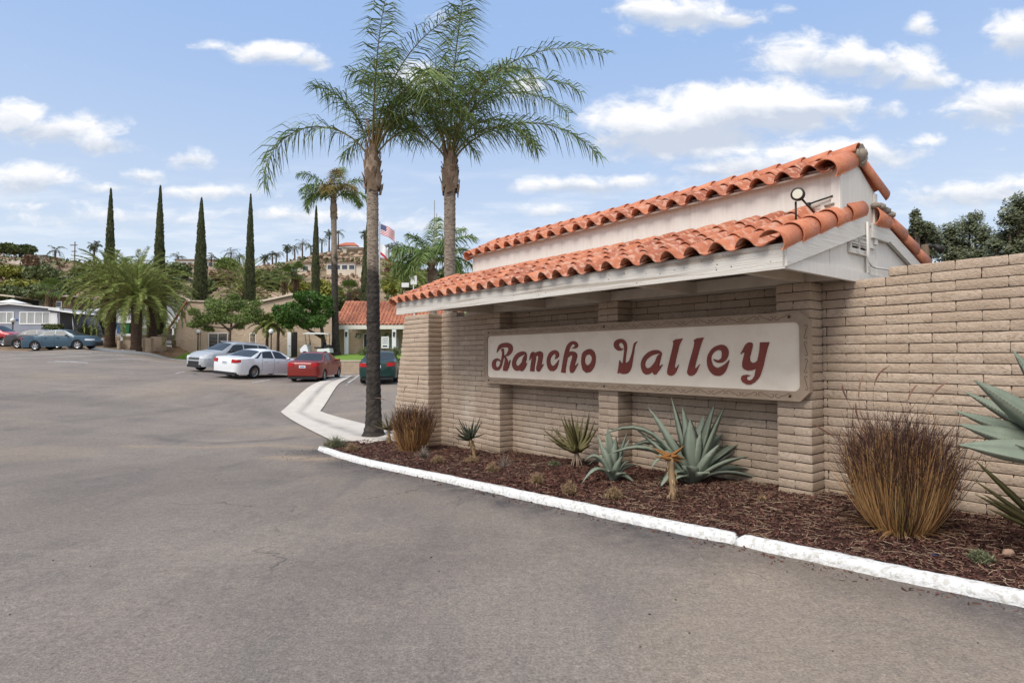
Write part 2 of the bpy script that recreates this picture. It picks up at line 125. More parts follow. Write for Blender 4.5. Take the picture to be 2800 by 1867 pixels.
def asphalt_mat():
    m=bpy.data.materials.new('asphalt'); m.use_nodes=True; t=m.node_tree; n=t.nodes; l=t.links; b=n['Principled BSDF']; b.inputs['Roughness'].default_value=.9; b.inputs['Specular IOR Level'].default_value=.2
    tc=n.new('ShaderNodeTexCoord')
    def noi(s,d,r=.6,sc=(1,1,1),rot=0,dist=0):
        mp=n.new('ShaderNodeMapping'); mp.inputs['Scale'].default_value=sc; mp.inputs['Rotation'].default_value=(0,0,rot); l.new(tc.outputs['Object'],mp.inputs[0])
        x=n.new('ShaderNodeTexNoise'); x.inputs['Scale'].default_value=s; x.inputs['Detail'].default_value=d; x.inputs['Roughness'].default_value=r; x.inputs['Distortion'].default_value=dist; l.new(mp.outputs[0],x.inputs[0]); return x.outputs[0]
    def rng(v,a,c,o0=0,o1=1):
        x=n.new('ShaderNodeMapRange'); l.new(v,x.inputs[0]); x.inputs[1].default_value=a; x.inputs[2].default_value=c; x.inputs[3].default_value=o0; x.inputs[4].default_value=o1; return x.outputs[0]
    def mx(f,a,c,bt='MIX'):
        x=n.new('ShaderNodeMix'); x.data_type='RGBA'; x.blend_type=bt
        for s,v in ((0,f),(6,a),(7,c)):
            if isinstance(v,(int,float)): x.inputs[s].default_value=v
            elif isinstance(v,tuple): x.inputs[s].default_value=(*v,1)
            else: l.new(v,x.inputs[s])
        return x.outputs[2]
    col=mx(rng(noi(.22,8,.62),.36,.64),(.207,.174,.150),(.258,.219,.187))
    col=mx(rng(noi(1.3,8,.7,(1,.35,1),.6,.4),.48,.70,0,.75),col,(.160,.142,.132))      # drag streaks
    col=mx(rng(noi(.7,8,.7,(.3,1,1),.35,.8),.54,.70,0,.45),col,(.325,.275,.225))
    col=mx(rng(noi(.11,6,.6,dist=.6),.50,.66,0,.42),col,(.150,.130,.118))
    col=mx(rng(noi(.55,7,.7,dist=.3),.60,.70,0,.5),col,(.135,.120,.112))
    a=n.new('ShaderNodeAttribute'); a.attribute_name='stain'; sp=n.new('ShaderNodeSeparateColor'); l.new(a.outputs['Color'],sp.inputs[0])
    brk=noi(5,8,.75)
    for i,c in enumerate(((.088,.078,.078),(.345,.265,.19))):
        q=n.new('ShaderNodeMath'); q.operation='MULTIPLY'; l.new(sp.outputs[i],q.inputs[0]); l.new(rng(brk,.3,.62,.35,1.25),q.inputs[1]); q.use_clamp=True; col=mx(q.outputs[0],col,c)
    g1=noi(55,3,.8); g2=noi(17,5,.75)
    col=mx(1.,col,mx(1.,mx(rng(g1,.30,.70),(.66,.655,.65),(1.34,1.34,1.33)),mx(rng(g2,.3,.7),(.80,.80,.80),(1.22,1.21,1.20)),'MULTIPLY'),'MULTIPLY')
    v=n.new('ShaderNodeTexVoronoi'); v.inputs['Scale'].default_value=20; l.new(tc.outputs['Object'],v.inputs[0]); col=mx(rng(v.outputs[0],.10,.06,0,.55),col,(.48,.44,.40))
    # fine cracks
    vc=n.new('ShaderNodeTexVoronoi'); vc.feature='DISTANCE_TO_EDGE'; vc.inputs['Scale'].default_value=.34; mp=n.new('ShaderNodeMapping'); l.new(tc.outputs['Object'],mp.inputs[0])
    wn_=n.new('ShaderNodeTexNoise'); wn_.inputs['Scale'].default_value=2.2; wn_.inputs['Detail'].default_value=6; l.new(tc.outputs['Object'],wn_.inputs[0]); va=n.new('ShaderNodeVectorMath'); va.operation='MULTIPLY_ADD'; l.new(wn_.outputs['Color'],va.inputs[0]); va.inputs[1].default_value=(.9,.9,0); l.new(mp.outputs[0],va.inputs[2]); l.new(va.outputs[0],vc.inputs[0])
    cm=n.new('ShaderNodeMath'); cm.operation='MULTIPLY'; l.new(rng(vc.outputs[0],.006,.0,0,.75),cm.inputs[0]); l.new(rng(noi(.5,2),.5,.6),cm.inputs[1]); col=mx(cm.outputs[0],col,(.07,.062,.058))
    l.new(col,b.inputs['Base Color']); bp=n.new('ShaderNodeBump'); bp.inputs['Strength'].default_value=.8; bp.inputs['Distance'].default_value=.012; l.new(g1,bp.inputs['Height']); l.new(bp.outputs[0],b.inputs['Normal'])
    MATS['asphalt']=m; return m
BRK=mat('slump_block_paint',(.48,.37,.28),(.56,.445,.345),(.40,.30,.22),attr=((.30,.215,.145),(.36,.28,.21),(.62,.53,.43)),scale=7,isl=.75,rough=.92,bump=.9,bscale=42,bdist=.02,spec=.15,c4=(.43,.325,.24),s4=26)
MORT=mat('mortar',(.15,.11,.08),rough=.95)
TILE=mat('clay_tile',(.52,.175,.085),(.61,.245,.135),(.32,.10,.055),scale=7,isl=.95,rough=.72,bump=.25,bscale=60,spec=.3,c4=(.53,.29,.205),s4=14)
TILEB=mat('clay_barrel',(.52,.185,.09),(.62,.26,.14),(.42,.13,.065),scale=6,isl=.6,rough=.62,bump=.15,bscale=60,spec=.35,c4=(.50,.15,.08),s4=25)
WPT=mat('white_wood',(.66,.63,.58),(.58,.54,.48),scale=6,det=8,rough=.75,bump=.6,bscale=7,sc=(.35,6,14),c4=(.40,.345,.285),s4=1.3,bdist=.02)
WPY=mat('white_wood_y',(.66,.63,.58),(.58,.54,.48),scale=6,det=8,rough=.75,bump=.6,bscale=7,sc=(6,.35,9),bdist=.012)
WPL=mat('white_siding',(.70,.665,.61),(.64,.60,.54),scale=3,rough=.8,bump=.35,bscale=9,sc=(9,9,1),bdist=.004)
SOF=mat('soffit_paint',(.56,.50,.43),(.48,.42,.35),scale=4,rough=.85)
MORG=mat('roof_mortar',(.34,.29,.23),(.24,.20,.16),scale=25,rough=.95,bump=.8,bscale=60)
PANEL=mat('sign_panel_paint',(.84,.74,.62),(.80,.69,.565),scale=2,rough=.7,c4=(.79,.68,.56),s4=5)
FRAME=mat('sign_frame_paint',(.37,.28,.205),(.32,.24,.172),scale=8,rough=.7)
SCR=mat('scroll_paint',(.21,.135,.085),rough=.7)
LET=mat('letter_red',(.235,.05,.034),(.19,.04,.028),scale=6,rough=.55)
METD=mat('dark_metal',(.035,.03,.027),rough=.5,metal=.4)
METG=mat('grey_metal',(.3,.3,.3),rough=.5,metal=.6)
LENS=mat('lens',(.62,.60,.5),rough=.25,emit=((1,.85,.55),.03))
ASP=asphalt_mat()
CONC=mat('concrete',(.60,.54,.465),(.53,.475,.41),scale=2,rough=.9,bump=.3,bscale=60,c4=(.55,.495,.43),s4=9,attr=((.22,.2,.18),(.3,.3,.3),(.3,.3,.3)))
CURB=mat('white_curb',(.76,.755,.74),(.70,.69,.67),scale=14,rough=.85,bump=.9,bscale=32,c4=(.55,.53,.49),s4=22,bdist=.02,spec=.2)
LINE=mat('line_paint',(.55,.54,.52),(.30,.28,.26),scale=6,det=8,rough=.85)
MUL=mat('mulch_soil',(.052,.022,.016),(.085,.036,.026),scale=30,rough=1,bump=1,bscale=70,bdist=.03)
CHIP=mat('mulch_chip',(.045,.018,.013),None,(.155,.07,.05),isl=.9,rough=.9)
STRAW=mat('straw',(.30,.19,.115),None,(.50,.38,.26),isl=1,rough=.8)
DIRT=mat('dirt',(.20,.125,.075),(.28,.19,.12),scale=1.5,rough=1,bump=.6,bscale=6,bdist=.1,c4=(.13,.10,.05),s4=3)
HILL=mat('hill_soil',(.40,.27,.185),(.25,.18,.11),scale=.05,det=10,rough=1,bump=1,bscale=.3,bdist=1.,c4=(.11,.105,.05),s4=.12,lo=.42,hi=.58)
GRS=mat('lawn',(.12,.22,.03),(.17,.26,.045),scale=4,rough=1,bump=.8,bscale=50,bdist=.03)
def leafmat(n,a,b,isl=1,rough=.55,**k): return mat(n,a,None,b,isl=isl,rough=rough,spec=.3,**k)
QP=leafmat('queen_palm_leaf',(.08,.15,.04),(.20,.25,.07))
QPY=leafmat('queen_palm_leaf_old',(.16,.13,.035),(.24,.17,.05))
PX=leafmat('canary_palm_leaf',(.12,.19,.035),(.28,.30,.075))
WF=leafmat('fan_palm_leaf',(.075,.13,.03),(.18,.22,.05))
FPL=leafmat('far_palm_leaf',(.045,.065,.03),(.10,.12,.045))
CYP=leafmat('cypress_leaf',(.03,.042,.017),(.10,.105,.038))
TRL=leafmat('tree_leaf',(.06,.105,.022),(.20,.25,.06))
JUN=leafmat('juniper_leaf',(.025,.070,.012),(.09,.17,.022))
EUC=leafmat('eucalyptus_leaf',(.06,.075,.035),(.16,.17,.09))
BSH=leafmat('bush_leaf',(.055,.08,.028),(.15,.17,.06))
BSY=leafmat('yellow_bush_leaf',(.12,.13,.02),(.26,.25,.04))
BDR=leafmat('dry_bush_leaf',(.13,.075,.05),(.26,.17,.10))
DRY=leafmat('dry_leaf',(.24,.15,.08),(.36,.25,.14))
TRK=mat('palm_trunk_grey',(.34,.285,.225),(.24,.19,.145),scale=5,rough=.95,bump=1,bscale=18,sc=(1,1,3),bdist=.03,c4=(.15,.11,.085),s4=12)
TRX=mat('palm_trunk_weathered',(.36,.30,.235),(.25,.20,.155),scale=5,rough=.95,bump=1,bscale=18,sc=(1,1,3),bdist=.03,c4=(.15,.11,.085),s4=12,attr=((.022,.019,.018),(.3,.3,.3),(.3,.3,.3)))
TRD=mat('palm_trunk_dark',(.030,.026,.024),(.07,.06,.052),scale=4,rough=.95,bump=1,bscale=16,sc=(1,1,3),bdist=.03,c4=(.11,.10,.09),s4=16)
BOOT=mat('palm_boot',(.44,.35,.26),(.26,.18,.12),(.12,.08,.05),scale=6,isl=.9,rough=.9,bump=.8,bscale=20,bdist=.02)
BOOTO=mat('palm_fibre',(.38,.15,.05),(.30,.2,.09),(.5,.25,.1),scale=8,isl=.8,rough=.9)
PTR=mat('pineapple_trunk',(.10,.062,.042),(.055,.036,.026),scale=6,rough=1,bump=1,bscale=9,bdist=.08)
RACH=mat('rachis',(.16,.16,.06),(.22,.15,.07),scale=3,rough=.7)
BARK=mat('bark',(.12,.085,.06),(.07,.05,.035),scale=8,rough=1,bump=.8,bscale=20,bdist=.03)
AGV=mat('agave_leaf',(.235,.275,.205),(.34,.37,.285),(.13,.155,.12),scale=5,isl=.85,rough=.6,spec=.3,bump=.15,bscale=30)
AGE=mat('agave_spine',(.10,.05,.035),rough=.6)
ALO=mat('aloe_leaf',(.075,.10,.040),(.12,.13,.05),(.17,.11,.045),scale=4,isl=.8,rough=.6)
ALB=mat('aloe_leaf_blue',(.055,.065,.04),(.085,.095,.06),(.035,.04,.028),scale=4,isl=.8,rough=.6)
ALD=mat('aloe_leaf_dead',(.42,.20,.05),(.28,.12,.035),(.2,.09,.03),scale=6,isl=.8,rough=.65)
GSG=leafmat('golden_grass',(.28,.13,.048),(.54,.33,.145)); GSD=leafmat('purple_grass',(.035,.016,.014),(.13,.065,.045)); GSM=leafmat('olive_grass',(.12,.09,.03),(.28,.19,.07))
SCB=leafmat('scrub_leaf',(.19,.125,.07),(.44,.30,.17))
STU=mat('stucco',(.47,.365,.27),(.43,.33,.245),scale=1.2,rough=.95,bump=1,bscale=2.6,bdist=.12)
CREAM=mat('cream_wall',(.60,.52,.42),(.54,.46,.37),scale=1,rough=.9)
WHT=mat('white_paint',(.74,.74,.74),rough=.6)
GRY=mat('grey_siding',(.27,.295,.35),(.24,.26,.31),scale=1,rough=.7)
GLS=mat('window_glass',(.045,.055,.065),rough=.12,spec=.6)
CURT=mat('curtain',(.42,.43,.42),(.3,.31,.31),scale=8,rough=.6,sc=(1,1,.05))
DRK=mat('dark_void',(.02,.018,.016),rough=.8)
WOODB=mat('brown_wood',(.14,.095,.06),(.10,.065,.04),scale=3,rough=.8,sc=(12,12,1))
RED_ROOF=mat('red_roof',(.50,.15,.08),(.40,.11,.06),scale=2,rough=.8)
DROOF=mat('dark_roof',(.035,.035,.037),(.06,.058,.055),scale=20,rough=.95)

# ------------------------------------------------------------ mesh helpers
class MB:
    def __init__(s): s.v=[]; s.f=[]; s.m=[]; s.mi=0
    def add(s,vs,fs,mi=None):
        o=len(s.v); s.v.extend([tuple(p) for p in vs]); s.f.extend([tuple(i+o for i in f) for f in fs]); s.m.extend([s.mi if mi is None else mi]*len(fs)); return s
    def box(s,x0,x1,y0,y1,z0,z1,M=None,mi=None):
        P=[Vector((x,y,z)) for z in (z0,z1) for y in (y0,y1) for x in (x0,x1)]
        if M is not None: P=[M@p for p in P]
        return s.add(P,[(0,2,3,1),(4,5,7,6),(0,1,5,4),(2,6,7,3),(0,4,6,2),(1,3,7,5)],mi)
    def bar(s,a,b,w,h,up=(0,0,1),mi=None):
        a=Vector(a);b=Vector(b);d=(b-a);L=d.length;d.normalize();u=Vector(up);sd=d.cross(u)
        if sd.length<1e-4: sd=d.cross(Vector((1,0,0)))
        sd.normalize();u=sd.cross(d)
        M=Matrix.Translation(a)@Matrix((d,sd,u)).transposed().to_4x4()
        return s.box(0,L,-w/2,w/2,-h/2,h/2,M,mi)
    def tube(s,P,r,n=8,cap=True,mi=None,rf=None):
        P=[Vector(p) for p in P]; m=len(P); rr=r if hasattr(r,'__len__') else [r]*m
        vs=[];fs=[]; ref=None
        for i in range(m):
            d=(P[min(i+1,m-1)]-P[max(i-1,0)]).normalized()
            if ref is None: ref=d.orthogonal().normalized() if abs(d.z)<.99 else Vector((1,0,0))
            a=(ref-d*ref.dot(d)).normalized(); ref=a; b=d.cross(a)
            for k in range(n):
                t=2*PI*k/n; q=rr[i]*(rf(i,k) if rf else 1); vs.append(P[i]+a*math.cos(t)*q+b*math.sin(t)*q)
        for i in range(m-1):
            for k in range(n): k2=(k+1)%n; fs.append((i*n+k,i*n+k2,(i+1)*n+k2,(i+1)*n+k))
        if cap: fs.append(tuple(range(n-1,-1,-1))); fs.append(tuple((m-1)*n+k for k in range(n)))
        return s.add(vs,fs,mi)
    def poly(s,loops,y0,y1,fr=None,mi=None):
        """prism: 2-D loops (x,z) (outer, holes) extruded from y0 (front) to y1"""
        L3=[[Vector((p[0],p[1],0)) for p in lp] for lp in loops]
        tri=geometry.tessellate_polygon(L3); flat=[p for lp in L3 for p in lp]; n=len(flat)
        vs=[Vector((p.x,y0,p.y)) for p in flat]+[Vector((p.x,y1,p.y)) for p in flat]
        fs=[]
        for t in tri:
            a,b,c=[flat[i] for i in t]; ar=(b-a).cross(c-a).z
            t=tuple(t) if ar>0 else tuple(reversed(t))
            fs.append(t); fs.append(tuple(n+i for i in reversed(t)))
        o=0
        for k,lp in enumerate(L3):
            m=len(lp); ar=sum(lp[i].x*lp[(i+1)%m].y-lp[(i+1)%m].x*lp[i].y for i in range(m))
            for i in range(m):
                j=(i+1)%m; q=(o+i,n+o+i,n+o+j,o+j)
                if (ar>0)==(k==0): q=(o+j,n+o+j,n+o+i,o+i)[::1]; q=(o+i,o+j,n+o+j,n+o+i)[::-1]
                fs.append(q)
            o+=m
        if fr is not None: vs=[fr@v for v in vs]
        return s.add(vs,fs,mi)
    def build(s,name,mt,parent=None,smooth=False,loc=None,fix=False):
        me=bpy.data.meshes.new(name); me.from_pydata(s.v,[],s.f)
        mt=mt if isinstance(mt,(list,tuple)) else [mt]
        for m in mt: me.materials.append(m)
        if len(mt)>1: me.polygons.foreach_set('material_index',s.m)
        if smooth: me.polygons.foreach_set('use_smooth',[True]*len(me.polygons))
        me.update()
        o=bpy.data.objects.new(name,me); COL.objects.link(o)
        if parent: o.parent=parent
        if loc is not None: o.location=loc
        return o
def tag(o,label=None,cat=None,group=None,kind=None):
    if label: o['label']=label
    if cat: o['category']=cat
    if group: o['group']=group
    if kind: o['kind']=kind
    return o
def thing(name,label,cat,loc=(0,0,0),rz=0,group=None):
    o=bpy.data.objects.new(name,None); COL.objects.link(o); o.location=loc; o.rotation_euler=(0,0,rz); o.empty_display_size=.2
    return tag(o,label,cat,group)
def copy_tree(o,parent=None):
    c=o.copy(); COL.objects.link(c)
    if parent: c.parent=parent
    for ch in list(o.children): copy_tree(ch,c)
    return c
def rnd(a,b): return random.uniform(a,b)
# ------------------------------------------------------------ ground
CPT=np.array([(0,0,0),(4,0,0),(-6,0,0.03),(0,4,0),(3.3,3.9,0),(7,2,.03),(-7,6,0),(-.5,9,-.17),(-2.5,12,-.28),(-4.4,12.9,-.36),(-8.1,20.5,-.31),(-3.4,14.5,-.33),
(-9.8,34,.52),(-11,29.6,.41),(-13.1,29.6,.56),(-15.3,32,.77),(-16.6,31,.80),(-6.3,26.7,.47),(-6.,33,.55),(-10.96,38,.52),(-9.8,38,.6),(-33.2,41,2.05),(-30.3,42,2.2),(-31,52,1.39),(-25,50,1.35),
(-24,40,1.2),(-27.5,46,1.35),(-22,45,1.2),
(-20,25,.75),(-13,15,.05),(-20,38,1.05),(-20,8,.5),(-30,0,1.0),(-38,25,1.9),(-45,40,2.5),(-10,-10,.1),(10,-10,0),(30,-10,.1),
(-32.2,50.5,2.15),(-37,54,2.56),(-35.7,58,3.75),(-51.9,62,4.4),(-60,50,4.0),(-43,64,3.65),(-26,57,1.6),(-14,46,1.7),(-20,52,1.6),(-8,46,1.7),
(6,9,.15),(8,14,.1),(10,30,.5),(30,30,.6),(30,5,.2),(-1,20,-.1),(2,40,1.2),(20,60,2.),(60,60,3),(-5,60,2.0),(-30,68,3.6),(-60,70,5.2),(0,72,3.0),(-80,40,5),(-80,0,3),(60,0,1)])
def _k(r2): return np.where(r2>1e-9,.5*r2*np.log(np.maximum(r2,1e-9)),0)
_d=((CPT[:,None,:2]-CPT[None,:,:2])**2).sum(-1); _n=len(CPT); _Q=np.c_[np.ones(_n),CPT[:,:2]]
_W=np.linalg.solve(np.block([[_k(_d)+.5*np.eye(_n),_Q],[_Q.T,np.zeros((3,3))]]),np.r_[CPT[:,2],0,0,0])
def Hn(x,y):
    x=np.asarray(x,float);y=np.asarray(y,float)
    d=(x[...,None]-CPT[:,0])**2+(y[...,None]-CPT[:,1])**2
    return _k(d)@_W[:-3]+_W[-3]+_W[-2]*x+_W[-1]*y
def H(x,y): return float(Hn(x,y))
def onG(sx,sy,dz=0,lo=2.5,hi=80):
    r=ray(sx,sy);t=np.linspace(lo,hi,4000);p=np.array([0,0,CZ])+r*(t/r[1])[:,None]
    f=p[:,2]-Hn(p[:,0],p[:,1])-dz;i=int(np.argmax(f<=0)); return Vector(p[i])
# monument frame: local x to the right along the wall, y into the wall
P0=Vector((3.334,6.54,0)); MR=math.atan2(-.784,.621); FM=Matrix.Translation(P0)@Matrix.Rotation(MR,4,'Z'); FMI=FM.inverted()
def loc2(x,y): p=FM@Vector((x,y,0)); return p.x,p.y
CURV=[(-13,-1.2),(-10.6,-1.45),(-10.05,-1.8),(-9.4,-2.12),(-8.15,-2.25),(-7.2,-2.30),(-6.4,-2.28),(-5.67,-2.24),(-4.27,-2.14),(-2.46,-2.12),(-1.1,-2.07),(-.37,-1.99),(.24,-1.89),(.77,-1.83),(1.5,-1.72),(2.1,-1.61),(3.5,-1.35),(5,-1.0)]
def curv(x): return float(np.interp(x,[c[0] for c in CURV],[c[1] for c in CURV]))
def wallz(x): return float(np.interp(-x,[-6,-3,-1.7,0,5.75,7.9,9.5,11],[.2,.17,.165,.11,-.16,-.25,-.33,-.37]))
def bedz(x,y):
    """bed surface height in the monument frame"""
    cy=curv(x)+.16; wx,wy=loc2(x,cy); zc=H(wx,wy)+.065
    t=max(0,min(1,(y-cy)/max(.3,(0-cy)))); return zc+(wallz(x)-zc)*t+.015*noise.noise(Vector((x*2.1,y*2.1,0)))
def onB(sx,sy):
    r=ray(sx,sy)
    for t in np.linspace(3,20,3400):
        p=Vector((0,0,CZ))+Vector(r)*(t/r[1]); q=FMI@p
        if q.z<=bedz(q.x,q.y): return p
    return p
def grid(xs,ys,zf,name,mt,mask=None,smooth=True):
    XX,YY=np.meshgrid(xs,ys); ZZ=zf(XX,YY); nx=len(xs); ny=len(ys)
    b=MB(); b.v=[(float(a),float(c),float(d)) for a,c,d in zip(XX.ravel(),YY.ravel(),ZZ.ravel())]
    for j in range(ny-1):
        for i in range(nx-1):
            if mask and not mask((xs[i]+xs[i+1])/2,(ys[j]+ys[j+1])/2): continue
            b.f.append((j*nx+i,j*nx+i+1,(j+1)*nx+i+1,(j+1)*nx+i))
    b.m=[0]*len(b.f); return b.build(name,mt,None,smooth)
# asphalt sheet
def asmask(x,y):
    if x>16: return False
    ym=float(np.interp(x,[-60,-31.4,-30.6,-29,-26,-22,-15.5,-15,-4,16],[39,41,52.3,52.4,52,50.5,46.5,38.3,38.3,38.3])); return y<ym
xs=np.concatenate([np.arange(-60,-12,.8),np.arange(-12,8,.22),np.arange(8,17,1.)]); ys=np.concatenate([np.arange(-14,2,1.),np.arange(2,16,.22),np.arange(16,54,.5)])
asp=grid(xs,ys,lambda a,b:Hn(a,b),'asphalt_road',ASP,asmask); tag(asp,kind='structure')
me=asp.data; ca=me.color_attributes.new('stain','FLOAT_COLOR','POINT'); cv=np.zeros((len(me.vertices),4),float); cv[:,3]=1
co=np.array([v.co[:] for v in me.vertices])
# long-travelled wear marks: dark sealed band beside the kerb, tyre sweeps, sandy patches
M3=np.array(FMI); lc=co@M3[:3,:3].T+M3[:3,3]
cy=np.interp(lc[:,0],[c[0] for c in CURV],[c[1] for c in CURV])
nz1=np.array([noise.noise(Vector((p[0]*.9,p[1]*.9,3.))) for p in co]); nz2=np.array([noise.noise(Vector((p[0]*.28,p[1]*.28,9.))) for p in co]); nz3=np.array([noise.noise(Vector((p[0]*3,p[1]*3,5.))) for p in co])
dc=cy-lc[:,1]; band=np.clip(1-(dc-.05)/(.75+.5*nz1),0,1)*(dc>-.3)*((lc[:,0]>-9.6)&(lc[:,0]<6))
cv[:,0]=np.clip(band*(.95+.5*nz3),0,1)
def seg(pts,w,a,ch,br=.5):
    P=np.array(pts,float); dm=np.full(len(co),1e9)
    for i in range(len(P)-1):
        d=P[i+1]-P[i]; t=np.clip(((co[:,:2]-P[i])@d)/(d@d),0,1); q=P[i]+t[:,None]*d; dm=np.minimum(dm,np.hypot(*(co[:,:2]-q).T))
    cv[:,ch]=np.maximum(cv[:,ch],a*np.clip(1-dm/w,0,1)*np.clip(1-br+br*2*(nz1+.5),0,1))
def G2(l): return [tuple(onG(x*1.19,y*1.19)[:2]) for x,y in l]
seg(G2([(0,950),(200,925),(400,905),(520,898),(620,920)]),.35,.55,0); seg(G2([(0,985),(180,965),(380,945),(520,925)]),.25,.4,0)
seg(G2([(330,1000),(380,1010),(500,1018),(640,1010),(720,1000)]),.3,.65,0); seg(G2([(560,925),(640,960),(740,985)]),.5,.4,0)
seg(G2([(300,1025),(460,1028),(620,1022),(720,1028)]),.35,.7,1); seg(G2([(360,905),(450,880),(560,880),(640,900)]),2.2,.5,1); seg(G2([(540,985),(680,1000)]),.5,.45,1)
seg(G2([(640,1050),(700,1052),(750,1055)]),.45,.95,1,.2); seg(G2([(400,1000),(560,985)]),1.2,.35,0)
for cx,cyy,r,a in ((-12,31.5,3.2,.75),(-7,29.5,2.6,.5),(-14.6,33,3,.6),(-34,42,4,.35),(-10.2,25.5,2.2,.4)):
    d=np.hypot(co[:,0]-cx,co[:,1]-cyy); cv[:,0]=np.maximum(cv[:,0],a*np.clip(1.4-d/r,0,1)*np.clip(.6+nz1,0,1))
cv[:,0]=np.maximum(cv[:,0],np.clip(nz2*1.2-.35,0,.22)); cv[:,1]=np.maximum(cv[:,1],np.clip(-nz2*1.3-.30,0,.3))
ca.data.foreach_set('color',cv.ravel())
# terrain with the hill behind
SKL=[(-900,660),(0,697),(130,703),(210,716),(300,728),(470,722),(560,727),(700,726),(790,718),(830,702),(860,690),(900,683),(1000,684),(1050,706),(1100,728),(1300,760),(2000,800),(3400,800)]
RIDGE=[(-900,150),(0,150),(300,165),(470,150),(700,190),(830,210),(900,225),(1000,230),(1100,200),(1300,200),(3400,220)]
def terr(Xa,Ya):
    Xa=np.asarray(Xa,float);Ya=np.asarray(Ya,float)
    yy=np.maximum(Ya,1); sx=1400+FPX*Xa/yy; rid=np.interp(sx,[r[0] for r in RIDGE],[r[1] for r in RIDGE]); sk=np.interp(sx,[r[0] for r in SKL],[r[1] for r in SKL])
    zr=CZ+(975-sk)/FPX*rid; h0=Hn(np.clip(Xa,-80,60),np.clip(Ya,-14,72))-.045
    t=np.clip((Ya-70)/(rid-70),0,1); s=t**1.3; z=h0*(1-s)+zr*s
    z=z-np.clip(Ya-rid,0,400)*.10
    return z
xs=np.concatenate([np.arange(-600,-110,12.),np.arange(-110,-62,4.),np.arange(-62,40,2.),np.arange(40,400,12.)]); ys=np.concatenate([np.arange(-120,-14,15.),np.arange(-14,76,2.),np.arange(76,270,3.),np.arange(270,560,15.)])
def tz(a,b):
    z=terr(a,b); n_=np.array([[noise.fractal(Vector((x*.045,y*.045,0)),.9,2.1,5) for x in a[0]] for y in b[:,0]]); k=np.clip((b-76)/60,0,1); z=z+n_*.9*k
    near=(a>-62)&(a<16)&(b<40); return np.where(near,z-.25,z)
ter=grid(xs,ys,tz,'terrain',HILL); tag(ter,kind='structure')
bank=grid(np.arange(-70,20,1.),np.arange(38,80,1.),lambda a,b:Hn(a,b)-.02,'dirt_bank',DIRT,lambda x,y:not asmask(x,y-1.2)); tag(bank,kind='structure')
def TZ(x,y): return float(terr(x,y))
# lawn
def lawnmask(x,y): return (-31<x<-2) and (38.4 if x>-15.4 else float(np.interp(x,[-31,-22,-15.5],[53,51.2,47.3])))<y<56
lawn=grid(np.arange(-31,-1.5,.5),np.arange(38,57,.5),lambda a,b:np.maximum(Hn(a,b)+.03,np.where(a>-15.6,1.38+.016*(b-38),-9)),'lawn',GRS,lawnmask); tag(lawn,kind='structure')
# markings
def strip(pts,w,name,mt,dz=.006,kind='structure',sub=8):
    b=MB()
    for a,c in pts:
        a=Vector(a[:2]);c=Vector(c[:2]);d=(c-a).normalized();n=Vector((-d.y,d.x))*w/2
        vs=[];fs=[]
        for i in range(sub+1):
            p=a.lerp(c,i/sub)
            for s in (-1,1): q=p+n*s; vs.append((q.x,q.y,H(q.x,q.y)+dz))
        for i in range(sub): fs.append((2*i,2*i+1,2*i+3,2*i+2))
        b.add(vs,fs)
    return tag(b.build(name,mt),kind=kind)
ln=[]
for (a,b_) in [((0,1058),(0,0))][:0]: pass
for a,c in [((988,1020),(947,1053)),((690,1046),(737,1039)),((0,972),(250,965)),((20,981),(340,972)),((130,990),(420,983)),((480,1021),(505,1016))]:
    ln.append((onG(*a,lo=8),onG(*c,lo=8)))
strip(ln,.11,'parking_line',LINE)
strip([(onG(150,988,lo=8),onG(240,992,lo=8))],.5,'parking_hatch',LINE)
# concrete gutter
def quadsheet(L,Rr,n,name,mt,dz):
    b=MB();vs=[];fs=[];m=7
    for i in range(len(L)-1):
        for k in range(n+(1 if i==len(L)-2 else 0)):
            t=k/n; a=Vector(L[i]).lerp(Vector(L[i+1]),t); c=Vector(Rr[i]).lerp(Vector(Rr[i+1]),t)
            for j in range(m):
                p=a.lerp(c,j/(m-1)); vs.append((p.x,p.y,H(p.x,p.y)+dz-(.02 if j==m//2 else 0)))
    rows=len(vs)//m
    for i in range(rows-1):
        for j in range(m-1): fs.append((i*m+j,i*m+j+1,(i+1)*m+j+1,(i+1)*m+j))
    b.add(vs,fs); o=b.build(name,mt); a=o.data.color_attributes.new('stain','FLOAT_COLOR','POINT')
    a.data.foreach_set('color',[c for i in range(rows) for j in range(m) for c in ((.75 if j==m//2 else 0)*(.5+.5*random.random()),0,0,1)]); return tag(o,kind='structure')
gl=[(-10.45,34.7),(-8.1,20.58),(-4.3,14.0),(-3.5,12.9)]; gr=[(-9.36,34.43),(-6.73,20.61),(-3.4,16.0),(-2.2,15.)]
quadsheet([(*p,0) for p in gl],[(*p,0) for p in gr],14,'concrete_gutter',CONC,.03)
